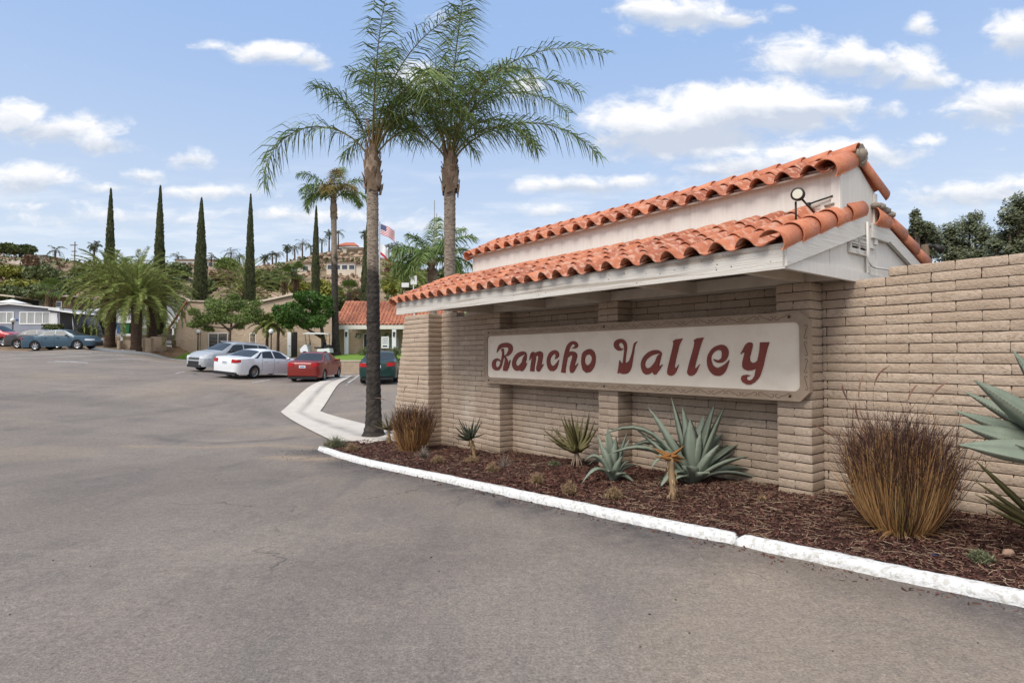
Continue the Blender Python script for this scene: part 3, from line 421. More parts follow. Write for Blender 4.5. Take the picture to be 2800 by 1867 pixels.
# ------------------------------------------------------------ kerb
def kerb(x0,x1,name,label,ends=True):
    b=MB(); prof=[(0,-.06),(.0,.03),(.008,.055),(.03,.078),(.10,.085),(.14,.078),(.155,.05),(.155,-.06)]; vs=[];fs=[];n=len(prof)
    N_=int((x1-x0)/.045)
    for i in range(N_+1):
        x=x0+(x1-x0)*i/N_; e=min(1,min(i,N_-i)/2+.35); y=curv(x)+.012*noise.noise(Vector((x*1.7,0,4)))
        for k,(a,h) in enumerate(prof):
            nn=noise.noise(Vector((x*9,k*.9,2)))*.016+noise.noise(Vector((x*30,k*1.9,7)))*.010
            if k in(1,2) and noise.noise(Vector((x*5,1,33)))>.28: nn-=.016; h-=.02
            wx,wy=loc2(x,y+a-(nn if a<.07 else 0)+(.02*(1-e) if a<.07 else -.02*(1-e))); vs.append((wx,wy,H(*loc2(x,y))+h*(1 if h<0 else e**.4)+nn*.4))
    for i in range(N_):
        for k in range(n-1): fs.append((i*n+k,(i+1)*n+k,(i+1)*n+k+1,i*n+k+1))
    fs.append(tuple(range(n))); fs.append(tuple(N_*n+k for k in range(n-1,-1,-1)))
    b.add(vs,fs); o=b.build(name,CURB,None,True); tag(o,label,'kerb','white painted kerbs'); return o
kx=(FMI@onG(2027,1482)).x
kerb(-9.45,kx-.012,'kerb','long white painted kerb along the mulch bed, left of the crack'); kerb(kx+.012,5.,'kerb','white painted kerb running off the right edge, nearest the camera')
# mulch bed
b=MB(); xs=np.arange(-10.6,5,.12); m=26; vs=[];fs=[]
for x in xs:
    y0=curv(x)+.10; y1=1.2 if x<-8.2 else .6
    for j in range(m):
        y=y0+(y1-y0)*(j/(m-1)); wx,wy=loc2(x,y); vs.append((wx,wy,bedz(x,y) if x>-10 else bedz(x,y)-.12*(-10-x)))
for i in range(len(xs)-1):
    for j in range(m-1): fs.append((i*m+j,(i+1)*m+j,(i+1)*m+j+1,i*m+j+1))
b.add(vs,fs); tag(b.build('mulch_ground',MUL,None,True),kind='structure')
b=MB(); s=MB()
for i in range(34000):
    x=rnd(-10,4.2) if random.random()<.45 else rnd(-3.5,4.2); y0=curv(x)+.13; y=rnd(y0,.3 if x>-9 else 1.1); 
    if random.random()<.012: y=curv(x)-abs(random.gauss(0,.10))-.02
    wx,wy=loc2(x,y); on=y>y0-.02; z=(bedz(x,y) if on else H(wx,wy))+rnd(.002,.022)*(1 if on else .3)
    L=rnd(.008,.028)*(1.3 if x<-2 else 1); w=rnd(.003,.008)*(1.3 if x<-2 else 1); M=Matrix.Translation((wx,wy,z))@Matrix.Rotation(rnd(0,PI*2),4,'Z')@Matrix.Rotation(random.gauss(0,.35),4,'Y')@Matrix.Rotation(random.gauss(0,.6),4,'X')
    b.add([M@Vector(p) for p in ((-L,-w,0),(L,-w,0),(L,w,0),(-L,w,0))],[(0,1,2,3)])
for i in range(3900):
    x=rnd(-9.8,4.2) if random.random()<.4 else rnd(-2,4.2); y=rnd(curv(x)+.14,.28); 
    wx,wy=loc2(x,y); z=bedz(x,y)+rnd(.012,.03); L=rnd(.02,.06) if random.random()<.8 else rnd(.06,.13); a=rnd(0,2*PI); k=rnd(-.6,.6); w=rnd(.001,.0022)*(1.5 if x<-2 else 1)
    P=[Vector((wx,wy,z))+Vector((math.cos(a+k*t),math.sin(a+k*t),random.gauss(0,.06)))*L*t for t in (-1,-.33,.33,1)]
    vs=[];fs=[]
    for q in P: vs+= [q+Vector((-math.sin(a)*w,math.cos(a)*w,0)),q-Vector((-math.sin(a)*w,math.cos(a)*w,-.001))]
    for j in range(3): fs.append((2*j,2*j+1,2*j+3,2*j+2))
    s.add(vs,fs)
tag(b.build('mulch_chips',CHIP),'dark red-brown bark chips covering the planting bed','mulch',kind='stuff')
tag(s.build('straw_litter',STRAW),'pale dry straw and twigs scattered over the bark mulch','straw',kind='stuff')

# ------------------------------------------------------------ block walls
def spaced(a,b,st,e=.012):
    L=b-a; n=max(1,int(round((L-2*e)/st))); return [a,a+e*.4]+[a+e+(L-2*e)*i/n for i in range(n+1)]+[b-e*.4,b]
def block(mb,x0,x1,y0,y1,z0,z1,F='FLRT',st=.055,r=.0085,amp=.0048):
    c=Vector(((x0+x1)/2,(y0+y1)/2,(z0+z1)/2)); sd=rnd(0,99); ox=random.gauss(0,.0018)
    def D(x,y,z):
        p=Vector((x,y,z)); q=Vector((min(max(x,x0+r),x1-r),min(max(y,y0+r),y1-r),min(max(z,z0+r*.8),z1-r*.8))); d=p-q
        l=d.length
        if l>r: p=q+d/l*r
        t=(z-z0)/(z1-z0); bul=.006*math.sin(PI*min(1,t*1.0))-.002
        nn=noise.noise(Vector((x*14,y*14+sd,z*34)))*amp+noise.noise(Vector((x*5,y*5,z*12+sd)))*amp*1.1
        if y<y0+r: p.y-=bul+nn+ox
        if x>x1-r: p.x+=bul+nn
        if x<x0+r: p.x-=bul+nn
        p.z+=noise.noise(Vector((x*9,sd,z*3)))*.0028
        return p
    X=spaced(x0,x1,st); Z=spaced(z0,z1,.034,.009); Yv=spaced(y0,y1,.09)
    def g(A,B,fn,flip):
        vs=[fn(a,b_) for b_ in B for a in A]; n=len(A); fs=[]
        for j in range(len(B)-1):
            for i in range(n-1):
                q=(j*n+i,j*n+i+1,(j+1)*n+i+1,(j+1)*n+i); fs.append(q if not flip else q[::-1])
        mb.add(vs,fs)
    if 'F' in F: g(X,Z,lambda a,b_:D(a,y0,b_),False)
    if 'T' in F: g(X,Yv[:4] if y1-y0<.25 else Yv,lambda a,b_:D(a,b_,z1),False)
    if 'B' in F: g(X,Yv[:3],lambda a,b_:D(a,b_,z0),True)
    if 'R' in F: g(Yv,Z,lambda a,b_:D(x1,a,b_),False)
    if 'L' in F: g(Yv,Z,lambda a,b_:D(x0,a,b_),True)
CH=.1016; BL=.4064; J=.0035
def courses(zt,zb): 
    k=0
    while zt-CH*k>zb: yield k,zt-CH*(k+1)+J*.9,zt-CH*k-J*.9; k+=1
def runwall(mb,x0,x1,y0,y1,zt,zb,ph=0.,zf=None,F='FT',st=.055,endL=False,endR=False,x0f=None):
    for k,a,b_ in courses(zt,zb):
        xa=x0f(k) if x0f else x0
        if zf and a>zf((xa+x1)/2)+.2 and False: pass
        s=ph+(BL/2 if k%2 else 0); n=math.floor((xa-s)/BL); e=s+n*BL
        while e<x1-.01:
            l=max(e,xa);rr=min(e+BL,x1)
            if rr-l>.03:
                if not(zf and b_>zf((l+rr)/2)+.02): 
                    ff=F+('L' if endL and l==xa else '')+('R' if endR and rr==x1 else '')
                    block(mb,l+J*.35,rr-J*.35,y0,y1,a,b_,ff,st)
            e+=BL
mon=thing('entrance_monument','brick and white-trimmed entrance monument with clay-tiled roofs holding the long sign','monument',P0,MR)
def mortar(x0,x1,y0,y1,z0,z1,nm='mortar_core'):
    b=MB(); b.box(x0,x1,y0,y1,z0,z1); return b
b=MB()
for a,c in ((-5.748,-3.225),(-2.825,-.395)): runwall(b,a,c,.31,.48,2.49,-.3,ph=a+.1,F='F')
b.box(-5.75,-3.2,.325,.48,-.5,2.488,mi=1); b.box(-2.83,-.38,.325,.48,-.5,2.488,mi=1)
b.build('recessed_block_wall',[BRK,MORT],mon,True)
b=MB(); runwall(b,-7.86,-6.16,.02,.2,2.49,-.5,ph=-6.16,F='FT'); 
for k,a,c in courses(2.592,2.49): runwall(b,-7.86,-7.25,.02,.2,2.592,2.491,ph=-7.86,F='FTR')
b.box(-7.86,-6.16,.035,.2,-.6,2.487,mi=1); b.build('side_block_wall',[BRK,MORT],mon,True)
for i,(a,c) in enumerate(((-6.154,-5.745),(-3.22,-2.828),(-.388,0))):
    b=MB()
    for k,z0,z1 in courses(2.49,-.4):
        if k%2: block(b,a,c,0,.33,z0,z1,'FR',.05)
        else:
            mid=(a+c)/2; block(b,a,mid-.001,0,.33,z0,z1,'F',.05); block(b,mid+.001,c,0,.33,z0,z1,'FR',.05)
    b.box(a+.014,c-.014,.014,.34,-.5,2.487,mi=1); b.build('block_pillar',[BRK,MORT],mon,True)
b=MB()
for k,z0,z1 in courses(2.576,-.6):
    xa=-8.93-.0225*k; runwall(b,xa,-7.862,-.305,.2,z1+.001,z0+.03,ph=-7.862-(BL/2 if k%2 else 0),F='FTLR',endR=False)
b.box(-8.95,-7.88,-.285,.2,-.6,2.57,mi=1)
b.build('end_pier',[BRK,MORT],mon,True)
# long wall running off right
wl=thing('block_wall','long painted slump block wall running off the right edge past the monument','wall',P0,MR)
b=MB(); runwall(b,.002,4.6,.28,.45,2.498,-.1,ph=.66-BL,F='FT'); runwall(b,.688,4.6,.28,.45,2.598,2.50,ph=.66+BL/2,F='FTL')
b.box(.0,4.6,.295,.45,-.3,2.488,mi=1); b.box(.70,4.6,.295,.45,2.4,2.585,mi=1); b.build('block_face',[BRK,MORT],wl,True)
def stainwall(o):
    me=o.data; a=me.color_attributes.new('stain','FLOAT_COLOR','POINT'); cc=[]
    for v in me.vertices:
        x,y,z=v.co; h=z-wallz(x); n_=noise.noise(Vector((x*3,y*3,z*2))); n2=noise.noise(Vector((x*7,y*7,z*.5+9)))
        s=max(0,min(1,(1-h/.22)+.5*n_))*.6 if h<.35 else 0
        w=max(0,n2-.18)*1.1*max(0,min(1,1-(2.5-z)/1.1)); e=max(0,noise.noise(Vector((x*1.1,y,z*1.3+4)))-.30)*1.2
        cc+= [s,w,e,1]
    a.data.foreach_set('color',cc)
for o_ in list(mon.children)+list(wl.children):
    if o_.data.materials[0]==BRK: stainwall(o_)
# ------------------------------------------------------------ roofs
SLP=.42
def tilefield(mb,x0,x1,ye,ze,sl,n,exp,pitch=.2915,up=1,flip=False,jit=1.):
    """courses of S tiles. ye,ze eave line, going up along +y (or -y if flip)"""
    d=Vector((0,-1 if flip else 1,sl)); d.normalize(); nr=Vector((0,sl*(1 if flip else -1),1)); nr.normalize()
    nc=int(round((x1-x0)/pitch)); pitch=(x1-x0)/nc; A=12
    prof=[]
    for k in range(A+1):
        t=k/A; prof.append((t*.66,.088*math.sin(PI*t)**.8 if 0<t<1 else 0))
    for k in range(1,6):
        t=k/5; prof.append((.66+t*.40,-.026*math.sin(PI*min(1,t*.9))))
    for c in range(n):
        for i in range(nc):
            L=exp*1.14; x=x0+i*pitch+random.gauss(0,.003)*jit; s0=c*exp-random.uniform(-.006,.010)*jit; yaw=random.gauss(0,.008)*jit
            vs=[];fs=[]; m=len(prof)
            for q,(s,lift) in enumerate(((s0,.030),(s0+L*.5,.018),(s0+L,.002))):
                for (a,h) in prof:
                    for th in (0,-.015):
                        p=Vector((x+a*pitch+yaw*(s-s0),ye,ze))+d*s+nr*(h*(1.0 if q<2 else .93)+th+lift); vs.append(p)
            st=m*2
            for q in range(2):
                for k in range(m-1):
                    a=q*st+k*2; e=(q+1)*st+k*2; f=(a,a+2,e+2,e); g=(a+1,e+1,e+3,a+3)
                    if flip: f=f[::-1]; g=g[::-1]
                    fs+= [f,g]
            for k in range(m-1): fs.append((k*2,k*2+1,k*2+3,k*2+2))
            fs.append((0,st,st+1,1)); fs.append(((m-1)*2,(m-1)*2+1,st+(m-1)*2+1,st+(m-1)*2))
            mb.add(vs,fs)
def barrels(mb,a,b_,n,r=.105,up=Vector((0,0,1)),lap=1.15,th=.014,flare=.012,span=PI,rot=0,jit=1):
    """half-round tiles from a (low end) to b, each lower end flared over the next"""
    a=Vector(a);b_=Vector(b_);d=(b_-a).normalized();sd=d.cross(up).normalized();u=sd.cross(d).normalized(); L=(b_-a).length/n
    if rot: M=Matrix.Rotation(rot,3,d); sd=M@sd;u=M@u
    for i in range(n):
        p0=a+d*(L*i); rr=r+random.gauss(0,.002)*jit; vs=[];fs=[];K=12
        for q in range(3):
            s=L*lap*q/2; rad=rr+flare*(1-q/2); off=.020*(1-q/2)
            for k in range(K+1):
                t=-span/2+span*k/K
                for h in (0,-th): vs.append(p0+d*s+sd*math.sin(t)*(rad+h)+u*(math.cos(t)*(rad+h)-rr*.55+off))
        st=(K+1)*2
        for q in range(2):
            for k in range(K): A_=q*st+k*2;E=(q+1)*st+k*2; fs+=[(A_,E,E+2,A_+2),(A_+1,A_+3,E+3,E+1)]
        for k in range(K): fs.append((k*2,k*2+2,k*2+3,k*2+1)); fs.append((2*st+k*2,2*st+k*2+1,2*st+k*2+3,2*st+k*2+2))
        for q in range(2):
            for k in (0,K): A_=q*st+k*2;E=(q+1)*st+k*2; fs.append((A_,A_+1,E+1,E))
        mb.add(vs,fs)
XR=.37; XL=-7.40          # right / left roof ends (local x)
YE=-1.30; ZE=2.700        # eave of the front slope, underside of tiles
# front lower slope
b=MB(); tilefield(b,XL-.08,XR-.16,YE-.08,ZE,SLP,4,.345); b.build('front_roof_tiles',TILE,mon,True)
b=MB(); b.poly([[(0,0),(1,0),(1,1),(0,1)]],0,1) if False else None
def slab(mb,x0,x1,y0,z0,y1,z1,t): 
    P=[(x0,y0,z0),(x1,y0,z0),(x1,y1,z1),(x0,y1,z1)]; n=Vector((0,z0-z1,y1-y0)).normalized()
    if n.z<0: n=-n
    Q=[Vector(p)-n*t for p in P]; mb.add(P+Q,[(0,1,2,3),(7,6,5,4),(0,4,5,1),(1,5,6,2),(2,6,7,3),(3,7,4,0)])
b=MB(); slab(b,XL+.0,XR-.05,YE+.04,ZE-.01,-.03,ZE+SLP*(-.03-YE),.022); b.build('roof_deck',SOF,mon)
b=MB(); barrels(b,(XR-.045,YE-.12,ZE+.045),(XR-.045,.50,ZE+.045+.615),5,r=.118,up=Vector((.62,-.25,.75)),span=PI*1.05); b.build('rake_tiles',TILEB,mon,True)
b=MB(); barrels(b,(XL-.03,YE-.10,ZE+.02),(XL-.03,.1,ZE+.02+SLP*(.2-YE)),4,r=.10,up=Vector((-.6,-.25,.75))); b.build('rake_tiles',TILEB,mon,True)
# fascia, rake boards, beams
b=MB(); b.box(XL,XR,-1.30,-1.255,2.475,2.715); b.build('fascia_board',WPT,mon)
b=MB(); 
def rake(mb,x0,x1,pts,h):
    """board along pts (y,z top) with height h"""
    t=[(p[0],p[1]) for p in pts]; lo=[(p[0],p[1]-h) for p in reversed(pts)]
    M=Matrix(((0,1,0,0),(1,0,0,0),(0,0,1,0),(0,0,0,1)))
    mb.poly([t+lo],x0,x1,M)
rake(b,XR-.02,XR+.022,[(-1.300,2.70),(.60,3.255)],.205); b.build('rake_board',WPY,mon)
b=MB(); rake(b,XR-.02,XR+.022,[(.72,3.185),(1.20,3.185)],.17); rake(b,XR-.021,XR+.021,[(1.20,3.185),(2.75,2.72)],.15); b.build('rake_board',WPY,mon)
b=MB(); b.box(XR-.045,XR+.002,-1.255,1.16,2.477,2.595); b.build('tie_board',WPL,mon)
b=MB(); M=Matrix(((0,1,0,0),(1,0,0,0),(0,0,1,0),(0,0,0,1)))
b.poly([[(-1.2,2.597),(2.3,2.597),(2.3,2.8),(1.2,3.12),(.72,3.12),(.6,3.2),(-1.05,2.70)]],XR-.075,XR-.035,M)
for y in (-.28,.95): b.box(XR-.036,XR-.030,y,y+.006,2.6,2.85)
b.build('gable_panel',WPL,mon)
# eave bay of the rear roof (dark soffit seen under the rear rake)
b=MB(); slab(b,-7.2,XR,2.75,2.70,1.2,3.165,.02); slab(b,-7.2,XR,1.2,3.165,.7,3.165,.02); b.build('rear_roof_deck',SOF,mon)
b=MB(); barrels(b,(XR-.03,2.95,2.80),(XR-.03,1.25,3.33),4,r=.12,up=Vector((.6,.3,.75)),span=PI*1.05); barrels(b,(XR-.0,.74,3.30),(XR-.02,1.22,3.30),1,r=.125,up=Vector((.75,0,.55)),lap=1.02); b.build('rear_rake_tiles',TILEB,mon,True)
b=MB(); tilefield(b,XL,XR-.12,2.9,2.72,.30,5,.35,flip=True); b.build('rear_roof_tiles',TILE,mon,True)
b=MB()
for (x,y,z,r) in ((XR+.03,.78,3.40,.06),(XR+.0,.98,3.425,.07),(XR-.02,1.18,3.41,.075),(XR+.03,1.22,3.36,.06),(XR-.04,.86,3.43,.06)):
    b.tube([(x,y,z-r*.6),(x,y,z),(x,y,z+r*.45)],[r*.9,r,r*.4],7)
b.build('mortar_patch',MORG,mon,True)
b=MB()
for x,w in ((-6.02,.09),(-4.5,.09),(-3.02,.09),(-1.52,.09),(-.10,.09)): b.box(x-w/2,x+w/2,-1.254,.02,2.492,2.628)
b.build('outlooker_beam',SOF,mon)
b=MB(); b.box(-6.9,.27,.021,.06,2.492,2.64); b.box(-6.9,.2,.30,.34,2.492,2.72); b.build('header_board',SOF,mon)
b=MB(); b.box(-7.2,.30,-1.253,-.02,2.66,2.672); b.build('soffit',SOF,mon)
b=MB(); b.box(-6.6,.3,.35,.45,2.492,3.2); b.build('inner_wall',SOF,mon)
# raised monitor
YM=-.08; XM=.33; XML=-6.50
b=MB(); b.box(XML,XM-.002,YM,YM+.03,3.0,3.70)
for x in (-5.2,-3.96,-2.74,-1.5,-.28): b.box(x-.003,x+.003,YM-.0035,YM,3.1,3.64)
b.build('front_panel',WPL,mon)
b=MB(); b.poly([[(YM+.001,2.9),(.87,2.9),(.87,3.55),(.40,3.79),(YM+.001,3.63)]],XM,XM+.03,M); b.poly([[(YM+.001,2.9),(.87,2.9),(.87,3.55),(.40,3.79),(YM+.001,3.63)]],XML-.03,XML,M); b.box(XML,XM,.84,.87,2.9,3.5); b.build('end_panel',WPL,mon)
for bx_ in ((XM-.05,XM+.045,YM-.018,YM-.001,3.12,3.68),(XM+.0305,XM+.048,YM-.001,YM+.05,3.12,3.66),(XM+.031,XM+.05,.80,.885,2.95,3.54),(XM+.031,XM+.048,.60,.66,2.60,3.02)):
    b=MB(); b.box(*bx_); b.build('corner_trim',WPL,mon)
b=MB(); tilefield(b,XML-.03,XM-.02,YM-.13,3.625,.46,2,.30); b.build('monitor_front_tiles',TILE,mon,True)
b=MB(); tilefield(b,XML-.03,XM-.05,1.0,3.55,.52,2,.33,flip=True); b.build('monitor_rear_tiles',TILE,mon,True)
b=MB(); slab(b,XML,XM,YM-.10,3.635,.40,3.88,.02); slab(b,XML,XM,.95,3.57,.401,3.88,.02); b.build('monitor_deck',SOF,mon)
b=MB(); barrels(b,(XM+.06,.385,3.955),(XML-.05,.385,3.955),23,r=.108); b.build('ridge_tiles',TILEB,mon,True)
b=MB(); barrels(b,(XM-.01,YM-.19,3.645),(XM-.01,.34,3.895),1,r=.118,up=Vector((.6,-.3,.75)),lap=1.03,span=PI*1.05); b.build('hip_tile',TILEB,mon,True); b=MB(); barrels(b,(XM+.03,1.07,3.58),(XM+.0,.44,3.92),1,r=.112,up=Vector((.6,.4,.7)),lap=1.04,span=PI*1.05); b.build('hip_tile',TILEB,mon,True); b=MB()
barrels(b,(XML+.0,YM-.17,3.63),(XML+.0,.36,3.90),1,r=.105,up=Vector((-.55,-.2,.8)),lap=1.03); b.build('hip_tile',TILEB,mon,True)
b=MB(); K=10; vs=[(XM+.085,.385,3.91)]+[(XM+.083+rnd(0,.01),.385+.10*math.cos(t),3.90+.115*math.sin(t)) for t in [-.4+ (PI+.8)*k/K for k in range(K+1)]]; b.add(vs,[(0,i,i+1) for i in range(1,K+1)]+[(0,K+1,1)])
b.tube([(XM+.05,.385,3.82),(XM+.055,.385,3.90),(XM+.06,.385,3.95)],[.05,.09,.07],8); b.tube([(XM+.07,.40,3.78),(XM+.06,.42,3.86)],[.03,.07],7); b.build('ridge_mortar',MORG,mon,True)
b=MB()
for i in range(46): x=XML+.1+i*.147; b.tube([(x,YM-.02,3.285+rnd(-.01,.01)),(x+.1,YM-.03,3.29+rnd(-.01,.01))],[rnd(.008,.016),rnd(.008,.016)],5)
b.build('flashing_mortar',MORG,mon,True)
# gable vent with slats
vt=MB(); XV=XR-.032
for (y0,y1,z0,z1) in ((.16,.20,2.79,3.10),(.60,.64,2.79,3.10),(.20,.60,2.79,2.845),(.20,.60,3.045,3.10),(.385,.415,2.845,3.045)): vt.box(XV,XV+.03,y0,y1,z0,z1)
v_=vt.build('gable_vent',WPT,mon); k=MB(); k.box(XV+.001,XV+.006,.2,.6,2.84,3.05); k.build('vent_void',DRK,v_)
k=MB()
for i in range(4):
    for (a,c) in ((.2,.385),(.415,.6)): k.box(0,.024,a,c,0,.012,Matrix.Translation((XV+.006,0,2.885+i*.047))@Matrix.Rotation(.7,4,'Y'))
k.build('vent_slat',WPT,v_)
b=MB(); b.tube([(XR+.04,.50,3.16),(XR+.04,.50,2.80),(XR+.04,.52,2.72),(XR+.04,.60,2.675),(XR+.04,.72,2.665),(XR+.045,1.28,2.685)],.012,8); b.build('conduit',WPL,mon,True)
b=MB(); b.tube([(.07,YM-.035,3.335),(.12,YM-.035,3.345),(.26,YM-.03,3.365),(.30,YM-.02,3.375)],.010,8); b.box(.03,.07,YM-.05,YM-.02,3.32,3.35); b.build('conduit',METD,mon,True)
b=MB(); b.box(-7.46,-7.385,.05,.12,2.5,2.66); b.build('post_cap',WOODB,mon)
# nails and knots on the fascia
b=MB()
for i in range(60):
    x=rnd(XL,XR); z=rnd(2.5,2.7); b.tube([(x,-1.3005,z),(x,-1.302,z)],rnd(.003,.007),6)
b.build('fascia_nail',METD,mon)
# floodlight on the roof
fl=thing('roof_floodlight','round bronze floodlight on two arms standing on the lower tiled roof','floodlight',FM@Vector((.23,-.72,3.06)),MR)
b=MB(); b.tube([(-.03,0,-.06),(-.03,0,.17)],.011,8); b.tube([(.10,.12,.05),(.02,.03,.19)],.011,8); b.build('support_arm',METD,fl,True)
dv=Vector((.25,-.93,-.05)).normalized(); b=MB(); c0=Vector((0,-.01,.235)); b.tube([c0-dv*.09,c0-dv*.06,c0-dv*.02,c0+dv*.03,c0+dv*.035],[.03,.055,.064,.067,.060],18); b.tube([c0-dv*.02+Vector((-.07,0,.02)),c0-dv*.02+Vector((.0,0,.0))],.02,8); hs=b.build('lamp_housing',METD,fl,True)
b=MB(); b.tube([c0+dv*.033,c0+dv*.037],[.050,.046],18); b.build('lens',LENS,fl)
# ------------------------------------------------------------ sign
sg=thing('name_sign','long cream sign with brown scroll border and red lettering reading Rancho Valley','sign',P0,MR)
u0,u1,z0,z1=-.02,6.155,1.150,2.158; ch=.105
outer=[(-u1,z0+ch),(-u1+ch,z0),(-u0-ch,z0),(-u0,z0+ch),(-u0,z1-ch),(-u0-ch,z1),(-u1+ch,z1),(-u1,z1-ch)]
def rrect(x0,x1,a0,a1,r,n=5):
    o=[]
    for cx,cz,t0 in ((x1-r,a0+r,-PI/2),(x1-r,a1-r,0),(x0+r,a1-r,PI/2),(x0+r,a0+r,PI)):
        for i in range(n+1): t=t0+PI/2*i/n; o.append((cx+r*math.cos(t),cz+r*math.sin(t)))
    return o
xi0,xi1,zi0,zi1=-6.035,-.085,1.262,2.045
b=MB(); b.poly([outer,rrect(xi0,xi1,zi0,zi1,.07)],-.085,-.004); b.build('sign_frame',FRAME,sg)
b=MB(); b.box(xi0-.02,xi1+.02,-.062,-.03,zi0-.02,zi1+.02); b.build('sign_panel',PANEL,sg)
b=MB(); SB=.010   # scroll ornament in low relief
def scroll(cx,cz,L,h,ax,flip):
    P=[]
    for i in range(15): t=i/14; a=PI*1.5*(1-t)+.3; rr=h*(.16+.34*t); P.append((-L*.36+rr*math.cos(a)*1.0,-rr*math.sin(a)*.9+0))
    P.append((0,0)); Q=[(-p[0],-p[1]) for p in reversed(P[:-1])]; P+=Q
    vs=[];fs=[];w=.0052
    for i,(x,z) in enumerate(P):
        if flip: z=-z
        if ax: x,z=z,x
        a=P[max(i-1,0)];c=P[min(i+1,len(P)-1)]; dx,dz=c[0]-a[0],(c[1]-a[1])*(-1 if flip else 1)
        if ax: dx,dz=dz,dx
        l=math.hypot(dx,dz) or 1; nx,nzz=-dz/l*w,dx/l*w
        vs+=[(cx+x+nx,-.0868,cz+z+nzz),(cx+x-nx,-.0868,cz+z-nzz)]
    for i in range(len(P)-1): fs.append((2*i,2*i+1,2*i+3,2*i+2))
    b.add(vs,fs)
n=28
for i in range(n):
    x=-5.95+(5.78/n)*(i+.5)
    for zc in (z0+.056,z1-.056): scroll(x,zc,.195,.074,False,i%2==0); b.box(x+.10,x+.107,-.0868,-.085,zc-.0035,zc+.0035)
for i in range(4):
    z=1.36+i*.19
    for xc in (-u0-.033-.0,-u1+.06): scroll(xc,z,.17,.05,True,i%2==0)
b.build('scroll_ornament',SCR,sg)
b=MB()
for x in (-5.98,-3.02,-.2):
    for z in (z0+.055,z1-.055): b.tube([(x,-.084,z),(x,-.094,z)],[.016,.012],8)
b.build('bolt',METD,sg)
import json
LETJ=json.loads(LETTERS)
nm=['capital R','a','n','c','h','o','capital V','a','first l','second l','e','y']
names=['R of Rancho','a of Rancho','n of Rancho','c of Rancho','h of Rancho','o of Rancho','V of Valley','a of Valley','first l of Valley','second l of Valley','e of Valley','y of Valley']
for (ch_,parts),lb in zip(LETJ,names):
    b=MB()
    for i,pt in enumerate(parts):
        yf=-.0775-.0009*i
        if pt[0]=='p': b.poly([[(-u/1000,z/1000) for u,z in pt[1]]],yf,-.0625)
        else:
            A=[(-u/1000,z/1000) for u,z in pt[1]]; B=[(-u/1000,z/1000) for u,z in pt[2]]; cl=pt[0]=='r'; n=len(A); vs=[];fs=[]
            for p,q in zip(A,B): vs+=[(p[0],yf,p[1]),(q[0],yf,q[1]),(p[0],-.0625,p[1]),(q[0],-.0625,q[1])]
            for k in range(n if cl else n-1): a=4*k;e=4*((k+1)%n); fs+=[(a,e,e+1,a+1),(a,a+2,e+2,e),(a+1,e+1,e+3,a+3)]
            b.add(vs,fs)
    o=b.build('letter',LET,sg); o['label']='red letter, '+lb
# low building behind the wall
sh=thing('shed','low shed with dark shingle roof just showing above the right-hand wall','shed',P0,MR)
b=MB(); b.box(1.6,9,3.2,7,-.1,2.85); b.build('wall',CREAM,sh)
b=MB(); slab(b,1.5,9.2,2.9,2.88,5.2,3.15,.06); slab(b,1.5,9.2,7.4,2.88,5.2,3.15,.06); b.build('roof',DROOF,sh)
b=MB(); b.tube([(4.05,3.4,2.8),(4.05,3.4,3.22)],.10,12); b.tube([(4.05,3.4,3.22),(4.05,3.4,3.26),(4.05,3.4,3.29)],[.16,.16,.05],12); b.build('roof_vent',METG,sh,True)
p=at(2530,668,12.5)
sc_=thing('security_light','black twin security light on a brown post behind the tiled roof','floodlight',(p.x,p.y,1))
b=MB(); b.tube([(0,0,-1),(0,0,3.05)],.075,8); b.build('post',WOODB,sc_,True)
b=MB(); b.tube([(0,0,3.0),(.04,-.02,3.02),(.12,-.04,2.98)],[.03,.06,.05],8); b.tube([(.16,-.05,3.03),(.30,-.1,2.90)],[.05,.09],8); b.build('lamp_head',METD,sc_,True)

# ------------------------------------------------------------ plants of the bed
def bez(a,b_,c,t): return a*(1-t)**2+b_*2*t*(1-t)+c*t*t
def succ(mb,base,mid,tip,w,th=.25,n=9,spine=0,up=None,wp=.5):
    base=Vector(base);mid=Vector(mid);tip=Vector(tip); vs=[];fs=[]; m=6
    for i in range(n+1):
        t=i/n; p=bez(base,mid,tip,t); d=(bez(base,mid,tip,min(1,t+.03))-bez(base,mid,tip,max(0,t-.03))).normalized()
        u=(up or Vector((0,0,1))); s=d.cross(u); 
        if s.length<.15: s=d.cross(Vector((0,-1,.3)))
        s.normalize(); nn=s.cross(d).normalized()
        ww=w*(.62+.38*math.sin(min(1,t/wp)*PI/2)) if t<wp else w*max(.02,(1-((t-wp)/(1-wp))**1.5))
        k=ww*th
        for a,h in ((-.5,.45),(-.22,-.05),(0,-.22),(.22,-.05),(.5,.45),(0,-.22-1.0)): vs.append(p+s*a*ww+nn*(h*k))
    for i in range(n):
        for k in range(m): k2=(k+1)%m; fs.append((i*m+k,(i+1)*m+k,(i+1)*m+k2,i*m+k2))
    mb.add(vs,fs)
    if spine:
        q=MB()
        for i in range(2,n*3):
            t=i/(n*3)*.93; p=bez(base,mid,tip,t); d=(bez(base,mid,tip,min(1,t+.02))-p).normalized(); s=d.cross(up or Vector((0,0,1))).normalized(); nn=s.cross(d)
            ww=w*(.62+.38*math.sin(min(1,t/wp)*PI/2)) if t<wp else w*max(.02,(1-((t-wp)/(1-wp))**1.5))
            for sg_ in (-.5,.5):
                e=p+s*sg_*ww+nn*(.45*ww*th); q.add([e-d*.005,e+d*.005,e+s*sg_*.016+d*.006],[(0,1,2)])
        return q
CR=Vector((1,0,0)); 
